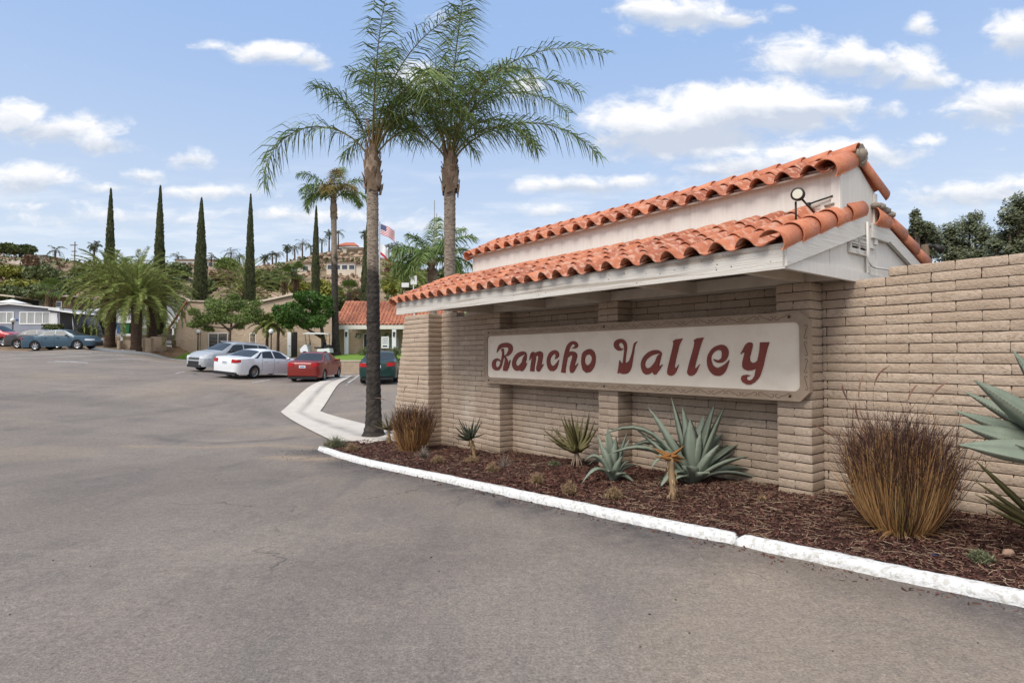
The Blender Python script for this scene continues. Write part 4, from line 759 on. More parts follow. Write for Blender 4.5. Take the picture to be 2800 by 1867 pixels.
def leafset(root,basep,L,mt,Z,dx0=0,wscale=1,name='leaf',spine=False,th=.25):
    """L: (tip dx,dz,depth dy, droop, width) in metres relative to the base; each leaf a part"""
    for (dx,dz,dy,dr,w) in L:
        b=MB(); base=Vector((dx*.05,dy*.08,.02)); tip=Vector((dx,dy,dz)); mid=(base+tip)/2+Vector((-dx*.12,-dy*.1,abs(dr))) if dr>=0 else (base+tip)/2+Vector((dx*.15,dy*.1,dr))
        q=succ(b,base,mid,tip,w*wscale,th,spine=spine); o=b.build(name,mt,root,True)
        if q: q.build('leaf_spine',AGE,o)
def place(sx,sy,dz=0): p=onB(sx,sy); return p
def px2m(p): return p.y/FPX*1.1905
# big agave, image-traced leaf tips relative to base pixel (D px)
def agave(bx,by,tips,label,wmul=1.08,spine=False,mt=AGV):
    p=onB(bx*1.1905,by*1.1905); k=px2m(p); t=thing('agave',label,'agave',p,0,'agaves in the mulch bed')
    L=[((tx-bx)*k,(by-ty)*k,dy,dr*k,w*k*wmul) for (tx,ty,dy,dr,w) in tips]; leafset(t,p,L,mt,p.y,spine=spine); return t
agave(1590,1108,[(1548,913,.10,8,30),(1490,936,.0,10,34),(1462,985,.18,8,28),(1562,930,-.12,6,30),(1575,958,-.22,4,38),(1632,960,.25,6,32),(1645,924,.0,8,34),(1662,928,-.10,4,32),(1690,983,.28,6,28),(1742,1008,.10,30,30),(1772,1024,.25,34,32),(1722,1076,-.10,34,26),(1765,1112,-.15,60,26),
 (1382,1008,.12,130,24),(1388,1048,-.05,95,26),(1432,1056,.3,120,22),(1500,1118,-.25,70,26),(1482,1068,-.28,100,28),(1545,1000,.3,10,30),(1600,990,-.2,5,34),(1640,1010,-.28,8,34),(1560,1060,-.35,20,34),(1610,1075,-.34,16,30),(1700,1040,-.3,24,28),(1530,1095,-.3,30,26)],
 'largest blue-grey agave with tall leaves in front of the recessed wall',1.1,False)
agave(1408,1105,[(1372,998,.0,8,26),(1397,982,.05,4,22),(1412,1000,-.12,4,24),(1442,992,.0,8,18),(1450,1012,.12,6,18),(1343,1056,-.05,60,24),(1332,1103,-.2,60,18),(1355,1070,.1,55,20),(1380,1020,-.1,10,24),(1455,1060,.05,26,14),(1478,1075,.14,30,12),(1457,1110,-.2,36,18),(1425,1040,-.2,6,20),(1390,1075,-.25,22,20),(1430,1080,-.22,14,20)],
 'small pale green agave beside the middle brick pillar')
# aloes
def aloe(bx,by,hx,hy,n,L,mt,label,tr=.022,wid=.035,tilt=(0,0),trunkmat=None,seed=1,elv=(-.3,1.3),roots=False):
    rn=random.Random(seed); p=onB(bx*1.1905,by*1.1905); k=px2m(p); t=thing('aloe',label,'aloe',p,0,'aloes in the mulch bed')
    h=Vector(((hx-bx)*k,0,(by-hy)*k)); b=MB(); P=[h*(i/6)+Vector((math.sin(i*.9)*.008,0,0)) for i in range(7)]; P[0]=P[0]-Vector((0,0,.05))
    if roots:
        for i in range(8): a=rn.uniform(0,2*PI); q=Vector((math.cos(a)*.10,math.sin(a)*.08,-.03)); b.tube([q,q*.7+h*.4,h],[.009,.011,.012],6)
    else: b.tube(P,[tr*(1+.25*rn.random()) for _ in P],9)
    for i in range(46 if not roots else 0):
        a=rn.uniform(0,2*PI); z=rn.uniform(.1,1.02); q=h*z+Vector((math.cos(a),math.sin(a),0))*tr; succ(b,q,q+Vector((math.cos(a)*.03,math.sin(a)*.03,.0)),q+Vector((math.cos(a)*.03,math.sin(a)*.03,-.05)),.02,n=3)
    b.build('stem',trunkmat or DRY,t,True)
    for i in range(n):
        a=i*2.4+rn.uniform(-.3,.3); e=rn.uniform(*elv)*(1-.15)+.1; l=L*rn.uniform(.7,1.1)*(1.0 if e>.2 else .8)
        d=Vector((math.cos(a)*math.cos(e)+tilt[0],math.sin(a)*math.cos(e),math.sin(e)+tilt[1])).normalized(); b=MB(); hh=h+Vector((0,0,rn.uniform(-.03,.03)))
        mid=hh+Vector((d.x,d.y,0))*l*.55+Vector((0,0,d.z*l*.35)); succ(b,hh,mid,hh+d*l,wid*rn.uniform(.8,1.15),.45,n=7,wp=.15); b.build('leaf',mt,t,True)
aloe(1090,1047,1080,1008,28,.42,ALB,'dark green single-stemmed aloe standing left of the left brick pillar',.032,.05,seed=3,tilt=(-.25,.15))
aloe(1325,1072,1325,1035,30,.60,ALO,'wide olive aloe with reddish leaf tips standing on bare roots, left of the small agave',.03,.085,tilt=(-.30,.40),trunkmat=BOOT,seed=5,roots=True)
aloe(1545,1148,1542,1050,15,.25,ALD,'withered orange aloe on a tall shaggy stem in front of the largest agave',.034,.05,seed=9,elv=(-.5,.7))
aloe(893,1018,893,985,24,.46,ALO,'green aloe half hidden behind the golden grass clump near the dark palm trunk',.03,.035,seed=12)
# agave + aloe entering from the right edge
p=onB(3000,1560); t=thing('agave','big blue agave with toothed leaves entering from the right edge of the view','agave',p,0,'agaves in the mulch bed'); k=p.y/FPX
b=MB(); b.tube([(0,0,-.05),(0,0,(1560-1275)*k)],[.09,.11],9); b.build('stem',BARK,t,True)
for (tx,ty,dy,w,dr) in ((2676,1044,.0,.16,.05),(2735,1082,.30,.11,.04),(2694,1137,.25,.12,.03),(2645,1166,.05,.15,.01),(2596,1213,-.12,.17,.01),(2950,880,.0,.15,.05),(3050,960,.0,.15,.05),(3180,1080,.0,.15,.03),(3250,1200,.0,.15,.05),(3100,900,.25,.14,.05),(3200,1300,-.1,.15,.03),(2880,960,.3,.13,.05),(2980,1060,-.35,.15,.03)):
    hb=Vector((0,0,(1560-1275)*k)); r0=Vector(((tx-3000)*k*1.0,dy,(1560-ty)*k)); b=MB(); q=succ(b,hb,(hb+r0)*.5+Vector((0,0,dr)),r0,w*1.1,.5,n=12,spine=1,up=Vector((.1,-.75,.65))); o=b.build('leaf',AGV,t,True); q.build('leaf_spine',AGE,o)
p=onB(2900,1500); t=thing('aloe','green aloe with orange tips under the right-edge agave','aloe',p,0,'aloes in the mulch bed'); k=p.y/FPX
for i,(tx,ty,dy,w) in enumerate(((2695,1262,.1,.055),(2672,1345,-.05,.05),(2690,1318,.1,.045),(2700,1390,0,.045),(2780,1455,-.15,.045),(2740,1290,.2,.05),(2950,1250,0,.05),(2860,1230,.0,.05),(3050,1400,0,.05),(2720,1366,.2,.05))):
    r0=Vector(((tx-2900)*k,dy,(1500-ty)*k)); b=MB(); succ(b,Vector((0,0,.05)),r0*.5+Vector((0,0,.06)),r0,w,.5,n=9); b.build('leaf',ALO,t,True)
# ornamental grasses
def blade(mb,base,d,L,w,bend,n=4):
    s=Vector((-d.y,d.x,0)); s=s.normalized() if s.length>1e-3 else CR; a=rnd(0,PI); s=(s*math.cos(a)+Vector((0,0,1)).cross(s)*math.sin(a)); p=Vector(base); vs=[];dd=d.copy()
    for i in range(n+1):
        ww=w*(1-.8*i/n); vs+=[p+s*ww,p-s*ww]; dd=(dd+Vector((d.x*bend,d.y*bend,-abs(bend)*.7))*(1/n)).normalized(); p=p+dd*(L/n)
    mb.add(vs,[(2*i,2*i+1,2*i+3,2*i+2) for i in range(n)]); return p
def grass(sx,sy,Hh,Rt,nb,label,seeds,k=1.,gold=.5):
    p=onB(sx,sy); t=thing('fountain_grass',label,'ornamental grass',p,0,'fountain grass clumps')
    g=MB();dk=MB();ol=MB(); rb=Rt*.44
    def up(mb,base,d,L,w,cu,n=5):
        s=Vector((-d.y,d.x,0)); s=s.normalized() if s.length>1e-3 else CR; an=rnd(0,PI); s=s*math.cos(an)+Vector((0,0,1)).cross(s)*math.sin(an); p=Vector(base); vs=[]; dd=Vector((d.x*(1+cu*2.4),d.y*(1+cu*2.4),d.z)).normalized(); jx,jy=random.gauss(0,.10),random.gauss(0,.10)
        for i in range(n+1):
            ww=w*(1-.75*i/n); vs+=[p+s*ww,p-s*ww]; dd=(dd+Vector((-dd.x*.9*cu*2+jx,-dd.y*.9*cu*2+jy,.12))*(1/n*1.6)).normalized(); p=p+dd*(L/n)
        mb.add(vs,[(2*i,2*i+1,2*i+3,2*i+2) for i in range(n)])
    for i in range(nb):
        a=rnd(0,2*PI); q=math.sqrt(random.random()); bx=Vector((math.cos(a)*rb*q,math.sin(a)*rb*q,-.01)); out=q*Rt*.58; hh=Hh*rnd(.60,1.0)*(1-.10*q*q)
        clump=.9*noise.noise(Vector((math.cos(a)*2.3+sx,math.sin(a)*2.3,q*1.5)))+gold-.36
        d=Vector((math.cos(a)*out+random.gauss(0,.10),math.sin(a)*out+random.gauss(0,.10),hh)).normalized(); r_=random.random()
        L=hh*rnd(.8,1.05); w=.0040*k
        if clump+random.gauss(0,.13)>.0 and r_<.9: up(g,bx,d,L*(rnd(.5,.86) if random.random()<.6 else rnd(.8,1.0)),w,rnd(.25,.6))
        elif r_<.42: up(ol,bx,d,L*rnd(.5,.9),w,rnd(.2,.6))
        else: up(dk,bx,d,L*rnd(.75,1.0),w,rnd(.1,.6))
        if random.random()<.36:   # upper purple blades forking off
            st=bx+d*L*rnd(.68,.92); e=Vector((d.x+random.gauss(0,.35),d.y+random.gauss(0,.35),d.z)).normalized(); blade(dk,st,e,rnd(.12,.3)*Hh,w*.9,rnd(.1,.7),3)
    for i in range(150):
        a=rnd(0,2*PI); bx=Vector((math.cos(a)*rb*.9,math.sin(a)*rb*.9,.04)); blade(g,bx,Vector((math.cos(a),math.sin(a),rnd(-.1,.5))).normalized(),rnd(.12,.34)*Hh,.0028*k,rnd(.3,.9))
    g.build('golden_stalks',GSG,t); dk.build('purple_blades',GSD,t); ol.build('olive_blades',GSM,t)
    sd=MB()
    for (dx,dz,tx,tz) in seeds:
        P=[bez(Vector((dx*.1,0,Hh*.4)),Vector((dx,-.02,dz)),Vector((tx,-.04,tz)),i/12) for i in range(13)]; sd.tube(P[:9],.0016,4); sd.tube(P[8:],[.003,.007,.008,.007,.002],6)
    if seeds: sd.build('seed_plume',mat('seed_plume',(.13,.06,.045),None,(.24,.14,.10),isl=1,rough=1),t)
grass(2462,1452,1.10,.45,8200,'big golden and purple fountain grass against the long wall, nearest the camera',[(-.4,1.35,-.10,1.46),(-.48,1.1,-.33,1.38),(.2,1.25,.42,1.32),(-.42,.95,-.40,1.14),(-.5,.8,-.78,.95),(.0,1.2,.15,1.3),(-.52,1.2,-.52,1.3)])
grass(1128,1232,1.02,.42,4200,'golden fountain grass clump in front of the end pier, farthest left',[(-.3,1.2,-.1,1.3),(.2,1.15,.5,1.25),(-.4,1.1,-.75,1.05),(.1,1.3,.12,1.5)],1.5,.75)
# dry scrubs and tufts
def scrub(sx,sy,r,h,label,mt=SCB,n=420,name='scrub',cat='small shrub',spiky=False):
    p=onB(sx,sy); b=MB()
    for i in range(n):
        a=rnd(0,2*PI); e=rnd(.05,1.5); d=Vector((math.cos(a)*math.cos(e),math.sin(a)*math.cos(e),math.sin(e)*h/r)); L=r*rnd(.5,1.05)
        if spiky: blade(b,Vector((0,0,0)),d.normalized(),L*1.3,.004,rnd(.1,.9))
        else:
            q=d*L*rnd(.4,1); 
            for _ in range(6): blade(b,q,Vector((random.gauss(0,1),random.gauss(0,1),abs(random.gauss(0,1)))).normalized(),rnd(.012,.045),.0032,.2,1)
            if i%5==0: blade(b,Vector((0,0,0)),d.normalized(),L*.9,.002,.1,2)
    o=b.build(name,mt,None,False,p); tag(o,label,cat,'dry scrubs in the mulch bed')
GRYS=leafmat('grey_tuft',(.16,.13,.10),(.34,.29,.24))
GRN=leafmat('sage_leaf',(.10,.115,.06),(.22,.22,.12))
scrub(2265*1,1535*1,.13,.14,'low sage-green scrub near the right end of the mulch bed',GRN) if False else scrub(2680,1535,.10,.09,'low sage-green scrub near the right end of the mulch bed',GRN)
scrub(1557,1350,.13,.16,'round rust-dotted scrub in front of the small agave, just left of it')
scrub(1678,1362,.13,.14,'brown dry scrub directly below the small agave')
scrub(1467,1322,.14,.15,'grey-green dotted scrub between the olive aloe and the kerb')
scrub(1345,1290,.13,.14,'thin scrub below the left brick pillar by the kerb')
scrub(1290,1262,.17,.10,'flat mustard scrub at the foot of the dark green aloe',n=520)
scrub(1197,1265,.15,.13,'small olive scrub right of the grey tuft by the golden grass')
scrub(1160,1252,.18,.20,'grey withered tuft at the foot of the golden grass clump',GRYS,300,'dry_tuft','dry tuft',True)
scrub(918,1222,.38,.24,'wide olive scrub at the left tip of the kerbed bed',GRN,1300)
scrub(962,1232,.22,.16,'smaller rusty scrub beside the wide one at the bed tip',n=600)
scrub(1380,1277,.20,.34,'grey-green spiky tuft in front of the left brick pillar',GRYS,70,'dry_tuft','dry tuft',True)
scrub(1515,1272,.14,.08,'faint low scrub behind the dotted one, left of the bare-rooted aloe',GRN,260)
scrub(2085,1370,.07,.05,'tiny mustard scrub at the foot of the right brick pillar',SCB,120)
scrub(1415,1245,.16,.30,'bare wiry twigs in the corner of the recessed wall',BDR,46,'dry_twigs','twigs',True)
p=onB(2758,1520); b=MB(); b.tube([(-.045,0,.012),(-.02,.0,.03),(.02,0,.032),(.05,0,.014)],[.008,.028,.026,.006],7); tag(b.build('stone',mat('stone',(.42,.27,.19),(.34,.22,.16),scale=20,rough=.95,bump=.6),None,True,p),'small tan stone lying on the mulch near the right edge','stone')
for i,(sx,sy) in enumerate(((2557,1526),)):
    p=onB(sx,sy); b=MB(); b.add([(-.03,-.01,.02),(.02,-.02,.03),(.035,.02,.02),(-.01,.02,.035)],[(0,1,2),(0,2,3)]); tag(b.build('litter',mat('blue_litter',(.02,.03,.09),rough=.5),None,False,p),'scrap of dark blue litter on the mulch by the kerb','litter')
b=MB()
for i in range(90):
    p=onG(rnd(0,2800),rnd(1120,1860)); s_=rnd(.003,.009); b.tube([p+Vector((-s_,0,.002)),p+Vector((0,0,s_*.9)),p+Vector((s_*1.2,s_*.3,.002))],[s_*.3,s_*.6,s_*.2],5)
for i in range(60):
    x=rnd(-9.8,-8.2); wx,wy=loc2(x,curv(x)-rnd(.05,.9)); s_=rnd(.006,.014); p=Vector((wx,wy,H(wx,wy))); b.tube([p+Vector((-s_,0,.002)),p+Vector((s_*1.2,s_*.3,.004))],[s_*.5,s_*.3],5)
tag(b.build('pebbles',mat('pebble_dark',(.04,.03,.025),None,(.12,.09,.07),isl=1,rough=.9)),'small dark pebbles and bark crumbs scattered on the asphalt','pebbles',kind='stuff')
# ------------------------------------------------------------ palms
def frond(lf,rc,p0,az,e0,L,droop,nl,ll,lw,style='queen',wind=None,rw=.018,bare=.16,n=12):
    p=Vector(p0);P=[p.copy()];D=[]
    for i in range(n):
        t=(i+.5)/n; e=e0-droop*t**(1.05 if style=='queen' else 1.35); d=Vector((math.cos(az)*math.cos(e),math.sin(az)*math.cos(e),math.sin(e)))
        if wind: d=(d+Vector(wind)*t).normalized()
        p=p+d*(L/n);P.append(p.copy());D.append(d)
    rc.tube(P,[rw*(1-.85*i/n) for i in range(n+1)],5)
    for j in range(nl):
        t=bare+(1-bare)*(j+.5)/nl; f=t*n; i=min(n-1,int(f)); q=P[i].lerp(P[i+1],f-i); d=D[i]; s=d.cross(Vector((0,0,1)))
        if s.length<.1: s=Vector((-math.sin(az),math.cos(az),0))
        s.normalize(); u=s.cross(d).normalized(); l=ll*(math.sin(PI*min(1,.12+t*.80))**.6)*rnd(.8,1.1)
        for sg_ in (-1,1):
            if style=='queen':
                ra=random.gauss(.15,.42); v=(s*sg_*math.cos(ra)+u*math.sin(ra)+d*rnd(.35,.8)).normalized(); g1=.22;g2=1.05
            elif style=='phoenix': v=(s*sg_+u*rnd(.35,.6)+d*rnd(.7,1.)).normalized(); g1=.05;g2=.15
            else: v=(s*sg_+u*.1+d*.6).normalized(); g1=.2;g2=.5
            v1=(v+Vector((0,0,-g1))+(Vector(wind)*.5 if wind else Vector())).normalized(); v2=(v+Vector((0,0,-g2))+(Vector(wind)*.9 if wind else Vector())).normalized()
            m1=q+v1*l*.45; m2=m1+v2*l*.55; w_=v1.cross(Vector((rnd(-1,1),rnd(-1,1),rnd(-1,1)))).normalized()*lw*.5
            lf.add([q-w_*.6,q+w_*.6,m1+w_,m1-w_,m2+w_*.15,m2-w_*.15],[(0,1,2,3),(3,2,4,5)])
def ringtrunk(mb,P,r,n=18,ring=.12,amp=.045,seed=0):
    P=[Vector(p) for p in P]; out=[];rr=[];L=sum((P[i+1]-P[i]).length for i in range(len(P)-1)); m=int(L/(ring/3)); acc=[0]
    for i in range(len(P)-1): acc.append(acc[-1]+(P[i+1]-P[i]).length)
    for k in range(m+1):
        s=L*k/m; i=max(j for j in range(len(P)-1) if acc[j]<=s+1e-9); t=(s-acc[i])/(acc[i+1]-acc[i]); t=min(1,t); out.append(P[i].lerp(P[i+1],t)); rr.append((r[i]*(1-t)+r[i+1]*t)*(1+amp*(1 if (k+seed)%3==0 else -.3)+random.gauss(0,.008)))
    mb.tube(out,rr,n,rf=lambda i,k:1+.02*math.sin(k*2.1+i*.3))
def queen(name,label,base,top,rb,rm,rt,fr,z_split=None,group='queen palms',ll=.55,nl=62,lw=.022,boots=True,sheath=True,windv=(.10,0,0),lower=TRD,upper=TRK,orange=False):
    base=Vector(base);top=Vector(top); t=thing('queen_palm',label,'palm tree',base,0,group); h=top-base
    a=MB(); zs=z_split if z_split is not None else .5
    P=[Vector((0,0,-.15)),Vector((0,0,.0)),h*.03+Vector((0,0,.0)),h*.10,h*.3,h*zs]; ringtrunk(a,P,[rb*1.25,rb*1.15,rb*.86,rm*1.12,rm*1.02,rm],ring=.16)
    n0=len(a.v); ringtrunk(a,[h*zs,h*(zs*.5+.45),h*.93,h*.96],[rm,rm*.86,rm*.9,rt*.8],ring=.13); tk=a.build('trunk',TRX,t,True)
    ca_=tk.data.color_attributes.new('stain','FLOAT_COLOR','POINT'); H_=h.length
    ca_.data.foreach_set('color',[c_ for v_ in tk.data.vertices for c_ in ((max(0,min(1,(.62+.10*noise.noise(v_.co*2.5)+.10*noise.noise(Vector((v_.co.x*9,v_.co.y*9,v_.co.z*.8)))-v_.co.z/H_)/.10+.5))*rnd(.78,1) if lower==TRD else .0),0,0,1)])
    if boots:
        a=MB()
        for i in range(26):
            an=i*2.399; z=.875+.135*(i/26); q=h*z+Vector((math.cos(an),math.sin(an),0))*rt*.72; o=Vector((math.cos(an),math.sin(an),0))
            rr=rt*(.66-.28*i/26); l=rnd(.28,.46)
            vs=[];K=5
            for s_ in range(4):
                for k in range(K): th=(k-2)/2*(.50+.1*(i%3))*(1-.20*s_); vs.append(h*z+Vector((0,0,s_*l/3-.12))+Vector((math.cos(an+th),math.sin(an+th),0))*(rr*(1.3-.06*s_)+.01+ .085*(s_/3)**1.5+rnd(-.018,.018))+Vector((0,0,rnd(-.05,.03))))
            a.add(vs,[(s_*K+k,s_*K+k+1,(s_+1)*K+k+1,(s_+1)*K+k) for s_ in range(3) for k in range(K-1)])
        a.tube([h*.9,h*.94,h*1.0,h+Vector((0,0,.25))],[rt*.8,rt*.90,rt*.62,rt*.3],14)
        a.build('leaf_base',BOOT,t,True)
    if orange:
        a=MB()
        for i in range(60): an=rnd(0,2*PI); blade(a,h+Vector((math.cos(an)*.05,math.sin(an)*.05,rnd(-.2,.5))),Vector((math.cos(an)*.2+rnd(-.1,.1),math.sin(an)*.2,1)).normalized(),rnd(.3,.7),.012,.1)
        a.build('flower_sheath',BOOTO,t)
    for i,(az,e,L,dr,*m) in enumerate(fr):
        lf=MB();rc=MB(); az=R(az);o=Vector((math.cos(az),math.sin(az),0))*rt*.35
        frond(lf,rc,h+o+Vector((0,0,-.05)),az,R(e),L,R(dr),nl,ll,lw,'queen',windv,rw=.026,bare=.22)
        f=rc.build('frond',RACH,t,True); lf.build('leaflets',QPY if (m and m[0]) else QP,f)
    return t
k=.0
b1=onG(1022,1192,lo=10,hi=18); Zb=b1.y
t1=at(1018,425,Zb)
queen('q','queen palm with dark lower trunk at the tip of the mulch bed, nearest the camera',b1,t1,.26,.165,.235,
 [(178,60,3.9,150),(3,64,3.1,125),(95,88,4.7,55),(12,88,4.8,112),(-40,88,4.7,100),(55,88,4.7,104),(0,85,4.2,122),(-75,86,4.0,85),(-20,76,3.3,125),(30,80,3.8,118),(80,80,3.6,110),(165,84,2.8,70),(-30,84,4.1,120)],.40,orange=True,ll=.88,nl=90,lw=.024)
g2=at(1230,1000,15.0); b2=Vector((g2.x,g2.y,H(g2.x,g2.y))); t2=at(1230,432,15.0)
queen('q','queen palm with pale trunk rising behind the left end of the monument roof',b2,t2,.22,.165,.235,
 [(90,89,5.0,25),(5,88,5.8,105),(-8,88,4.5,128),(28,87,4.8,120),(60,88,5.0,75),(-80,87,4.6,75),(165,87,3.9,95),(2,54,4.4,108),(178,60,3.3,118),(-15,66,2.7,130),(-100,75,3.2,108),(200,82,3.5,95),(100,76,3.4,105),(45,78,4.0,122),(-50,82,3.8,120)],.2,lower=TRK,ll=.90,nl=90,lw=.024)
p3=at(918,972,47); b3=Vector((p3.x,47,H(p3.x,47))); t3=at(912,545,47)
queen('q','slim queen palm on the lawn by the office, left of the nearest palm',b3,t3,.40,.25,.32,
 [(a_,e_,l_*.80,d_+8,*m_) for a_,e_,l_,d_,*m_ in [(180,50,3.8,140),(160,66,4.4,110),(90,86,4.6,40),(20,80,4.6,90),(0,60,4.2,125),(-40,66,3.9,115,1),(-90,60,3.6,115,1),(-140,66,3.9,115),(120,70,3.9,100),(45,60,3.5,115),(200,78,4.5,85),(-20,45,3.4,120),(210,44,3.2,120),(-70,80,4.0,80,1)]],.62,lw=.055,nl=66,ll=1.1)
p4=at(1190,900,30); b4=Vector((p4.x,30,H(p4.x,30))); t4=at(1180,728,30)
queen('q','bushy queen palm behind the monument roof between the flag and the pale trunk',b4,t4,.3,.22,.26,
 [(a_,e_,l_*(.58 if 100<a_<240 else .68),d_+12) for a_,e_,l_,d_ in [(180,60,4.2,125),(170,75,4.4,95),(200,48,3.6,130),(90,87,4.4,20),(40,86,4.6,60),(0,70,4.6,120),(10,55,4.2,125),(-20,80,4.6,90),(-60,70,4.,110),(-100,60,3.6,120),(-150,66,3.9,110),(130,66,3.7,100),(60,62,3.6,110),(-40,50,3.6,125),(150,84,4.4,60),(220,40,3.,120)]],.5,lw=.045,nl=76,ll=.85,lower=TRK)
# Canary palms
def canary(name,label,base,hh,r,L,nf,seed,group='Canary palms behind the car park',loc=None,e=(-.55,1.45)):
    random.seed(seed); t=thing('canary_palm',label,'palm tree',base,0,group); a=MB(); n=int(hh/.12)
    a.tube([(0,0,-.3+i*(hh+.3)/n) for i in range(n+1)],[r*(1.12 if i<n*.12 else .94+.08*(i%2)+(.3 if i>n-5 else 0)) for i in range(n+1)],16,rf=lambda i,k:1+.06*((i+k)%2)); a.build('trunk',PTR,t,True)
    a=MB()
    for i in range(70):
        an=i*2.399; z=hh-.75+i*.012; o=Vector((math.cos(an),math.sin(an),0)); q=o*r*1.05+Vector((0,0,z)); a.bar(q,q+o*.16+Vector((0,0,.22)),.10,.07)
    a.build('leaf_base',PTR,t)
    lf=MB();rc=MB()
    for i in range(nf):
        an=i*2.399+rnd(-.2,.2); f=i/nf; el=e[0]+(e[1]-e[0])*f**.9; frond(lf,rc,Vector((math.cos(an)*r*.5,math.sin(an)*r*.5,hh-.1+.3*f)),an,el+.35,L*rnd(.9,1.05),1.35+.45*(1-f),84,.44,.034,'phoenix',rw=.045,bare=.12,n=10)
    c=lf.build('crown',PX,t); rc.build('rachis',RACH,c,True); return t
pb=at(372,960,50); canary('c','nearest Canary palm with thick ringed trunk beside the sign post',(pb.x,50,H(pb.x,50)),(960-822)/FPX*50,.40,5.0,96,1,e=(-.6,1.35))
pb=at(300,948,54); canary('c','Canary palm with leaning taller crown left of and behind the nearest one',(pb.x,54,H(pb.x,54)),(948-790)/FPX*54,.42,4.4,76,2,e=(-.5,1.2))
pb=at(415,917,58); canary('c','Canary palm right of and behind the nearest one, by the white porch',(pb.x,58,H(pb.x,58)),(917-815)/FPX*58,.42,4.4,70,3,e=(-.5,1.15))
pb=at(672,900,78); canary('c','Canary palm rising behind the clubhouse roof between two cypresses',(pb.x,78,TZ(pb.x,78)),at(672,812,78).z-TZ(pb.x,78),.42,6.2,70,4,e=(-.3,1.45))
random.seed(99)
def pygmy(sx,sy,Z,h,L,label,n=34):
    p=at(sx,sy,Z); t=thing('pygmy_palm',label,'palm tree',p,0,'small palms by the clubhouse wall'); a=MB(); a.tube([(0,0,-.2),(0,0,h*.5),(.05,0,h)],[.14,.12,.13],8); a.build('trunk',BARK,t,True); lf=MB();rc=MB()
    for i in range(n): frond(lf,rc,Vector((.05,0,h)),i*2.4,rnd(-.2,1.3),L*rnd(.8,1),1.3,26,.34,.04,'phoenix',rw=.02,n=7)
    c=lf.build('crown',PX,t); rc.build('rachis',RACH,c)
pygmy(730,958,48.8,2.0,1.7,'left small feather palm in front of the clubhouse wall'); pygmy(760,965,48.4,2.4,1.7,'right small feather palm in front of the clubhouse wall')
pygmy(1098,815,44,1.5,3.0,'feather palm poking above the tiled roof right of the near dark trunk',40)
# fan palms
def fan(sx,sy,Z,h,Rr,label,n=30,skirt=True,group='fan palms on the slope',mt=WF,r=.25):
    p=at(sx,sy,Z); t=thing('fan_palm',label,'palm tree',p,0,group); a=MB(); a.tube([(0,0,-1),(0,0,h*.5),(0,0,h)],[r*1.2,r,r],9); a.build('trunk',BARK,t,True)
    lf=MB()
    for i in range(n):
        an=i*2.4; e=rnd(-.6,1.4); d=Vector((math.cos(an)*math.cos(e),math.sin(an)*math.cos(e),math.sin(e))); q=Vector((0,0,h))+d*Rr*.45; s=d.cross(Vector((0,0,1))).normalized(); u=s.cross(d)
        lf.bar((0,0,h),q,.03,.03)
        for k in range(11): th=(k-5)/5*1.35; v=(d*math.cos(th)+s*math.sin(th)).normalized(); w=v.cross(u)*.035*Rr/1.2; m=q+v*Rr*.35; tt=m+v*Rr*.25+Vector((0,0,-.12*Rr)); lf.add([q,m-w,tt,m+w],[(0,1,2,3)])
    lf.build('crown',mt,t)
    if skirt:
        b=MB()
        for i in range(110): an=rnd(0,2*PI); z=h-rnd(.1,1.)*Rr*.9; q=Vector((math.cos(an)*r*1.1,math.sin(an)*r*1.1,z)); b.add([q,q+Vector((math.cos(an)*.28,math.sin(an)*.28,-.35)),q+Vector((math.cos(an+.3)*.30,math.sin(an+.3)*.3,-.75))],[(0,1,2)])
        b.build('dead_skirt',DRY,t)
fan(137,870,75,3.6,1.9,'fan palm with brown trunk above the grey mobile home')
fan(776,812,85,2.9,2.1,'left of the pair of skirted fan palms behind the clubhouse'); fan(808,808,87,3.4,2.1,'right of the pair of skirted fan palms behind the clubhouse')
fan(955,830,70,1.4,1.8,'low fan palm just above the tiled office roof beside the slim queen palm',skirt=False)
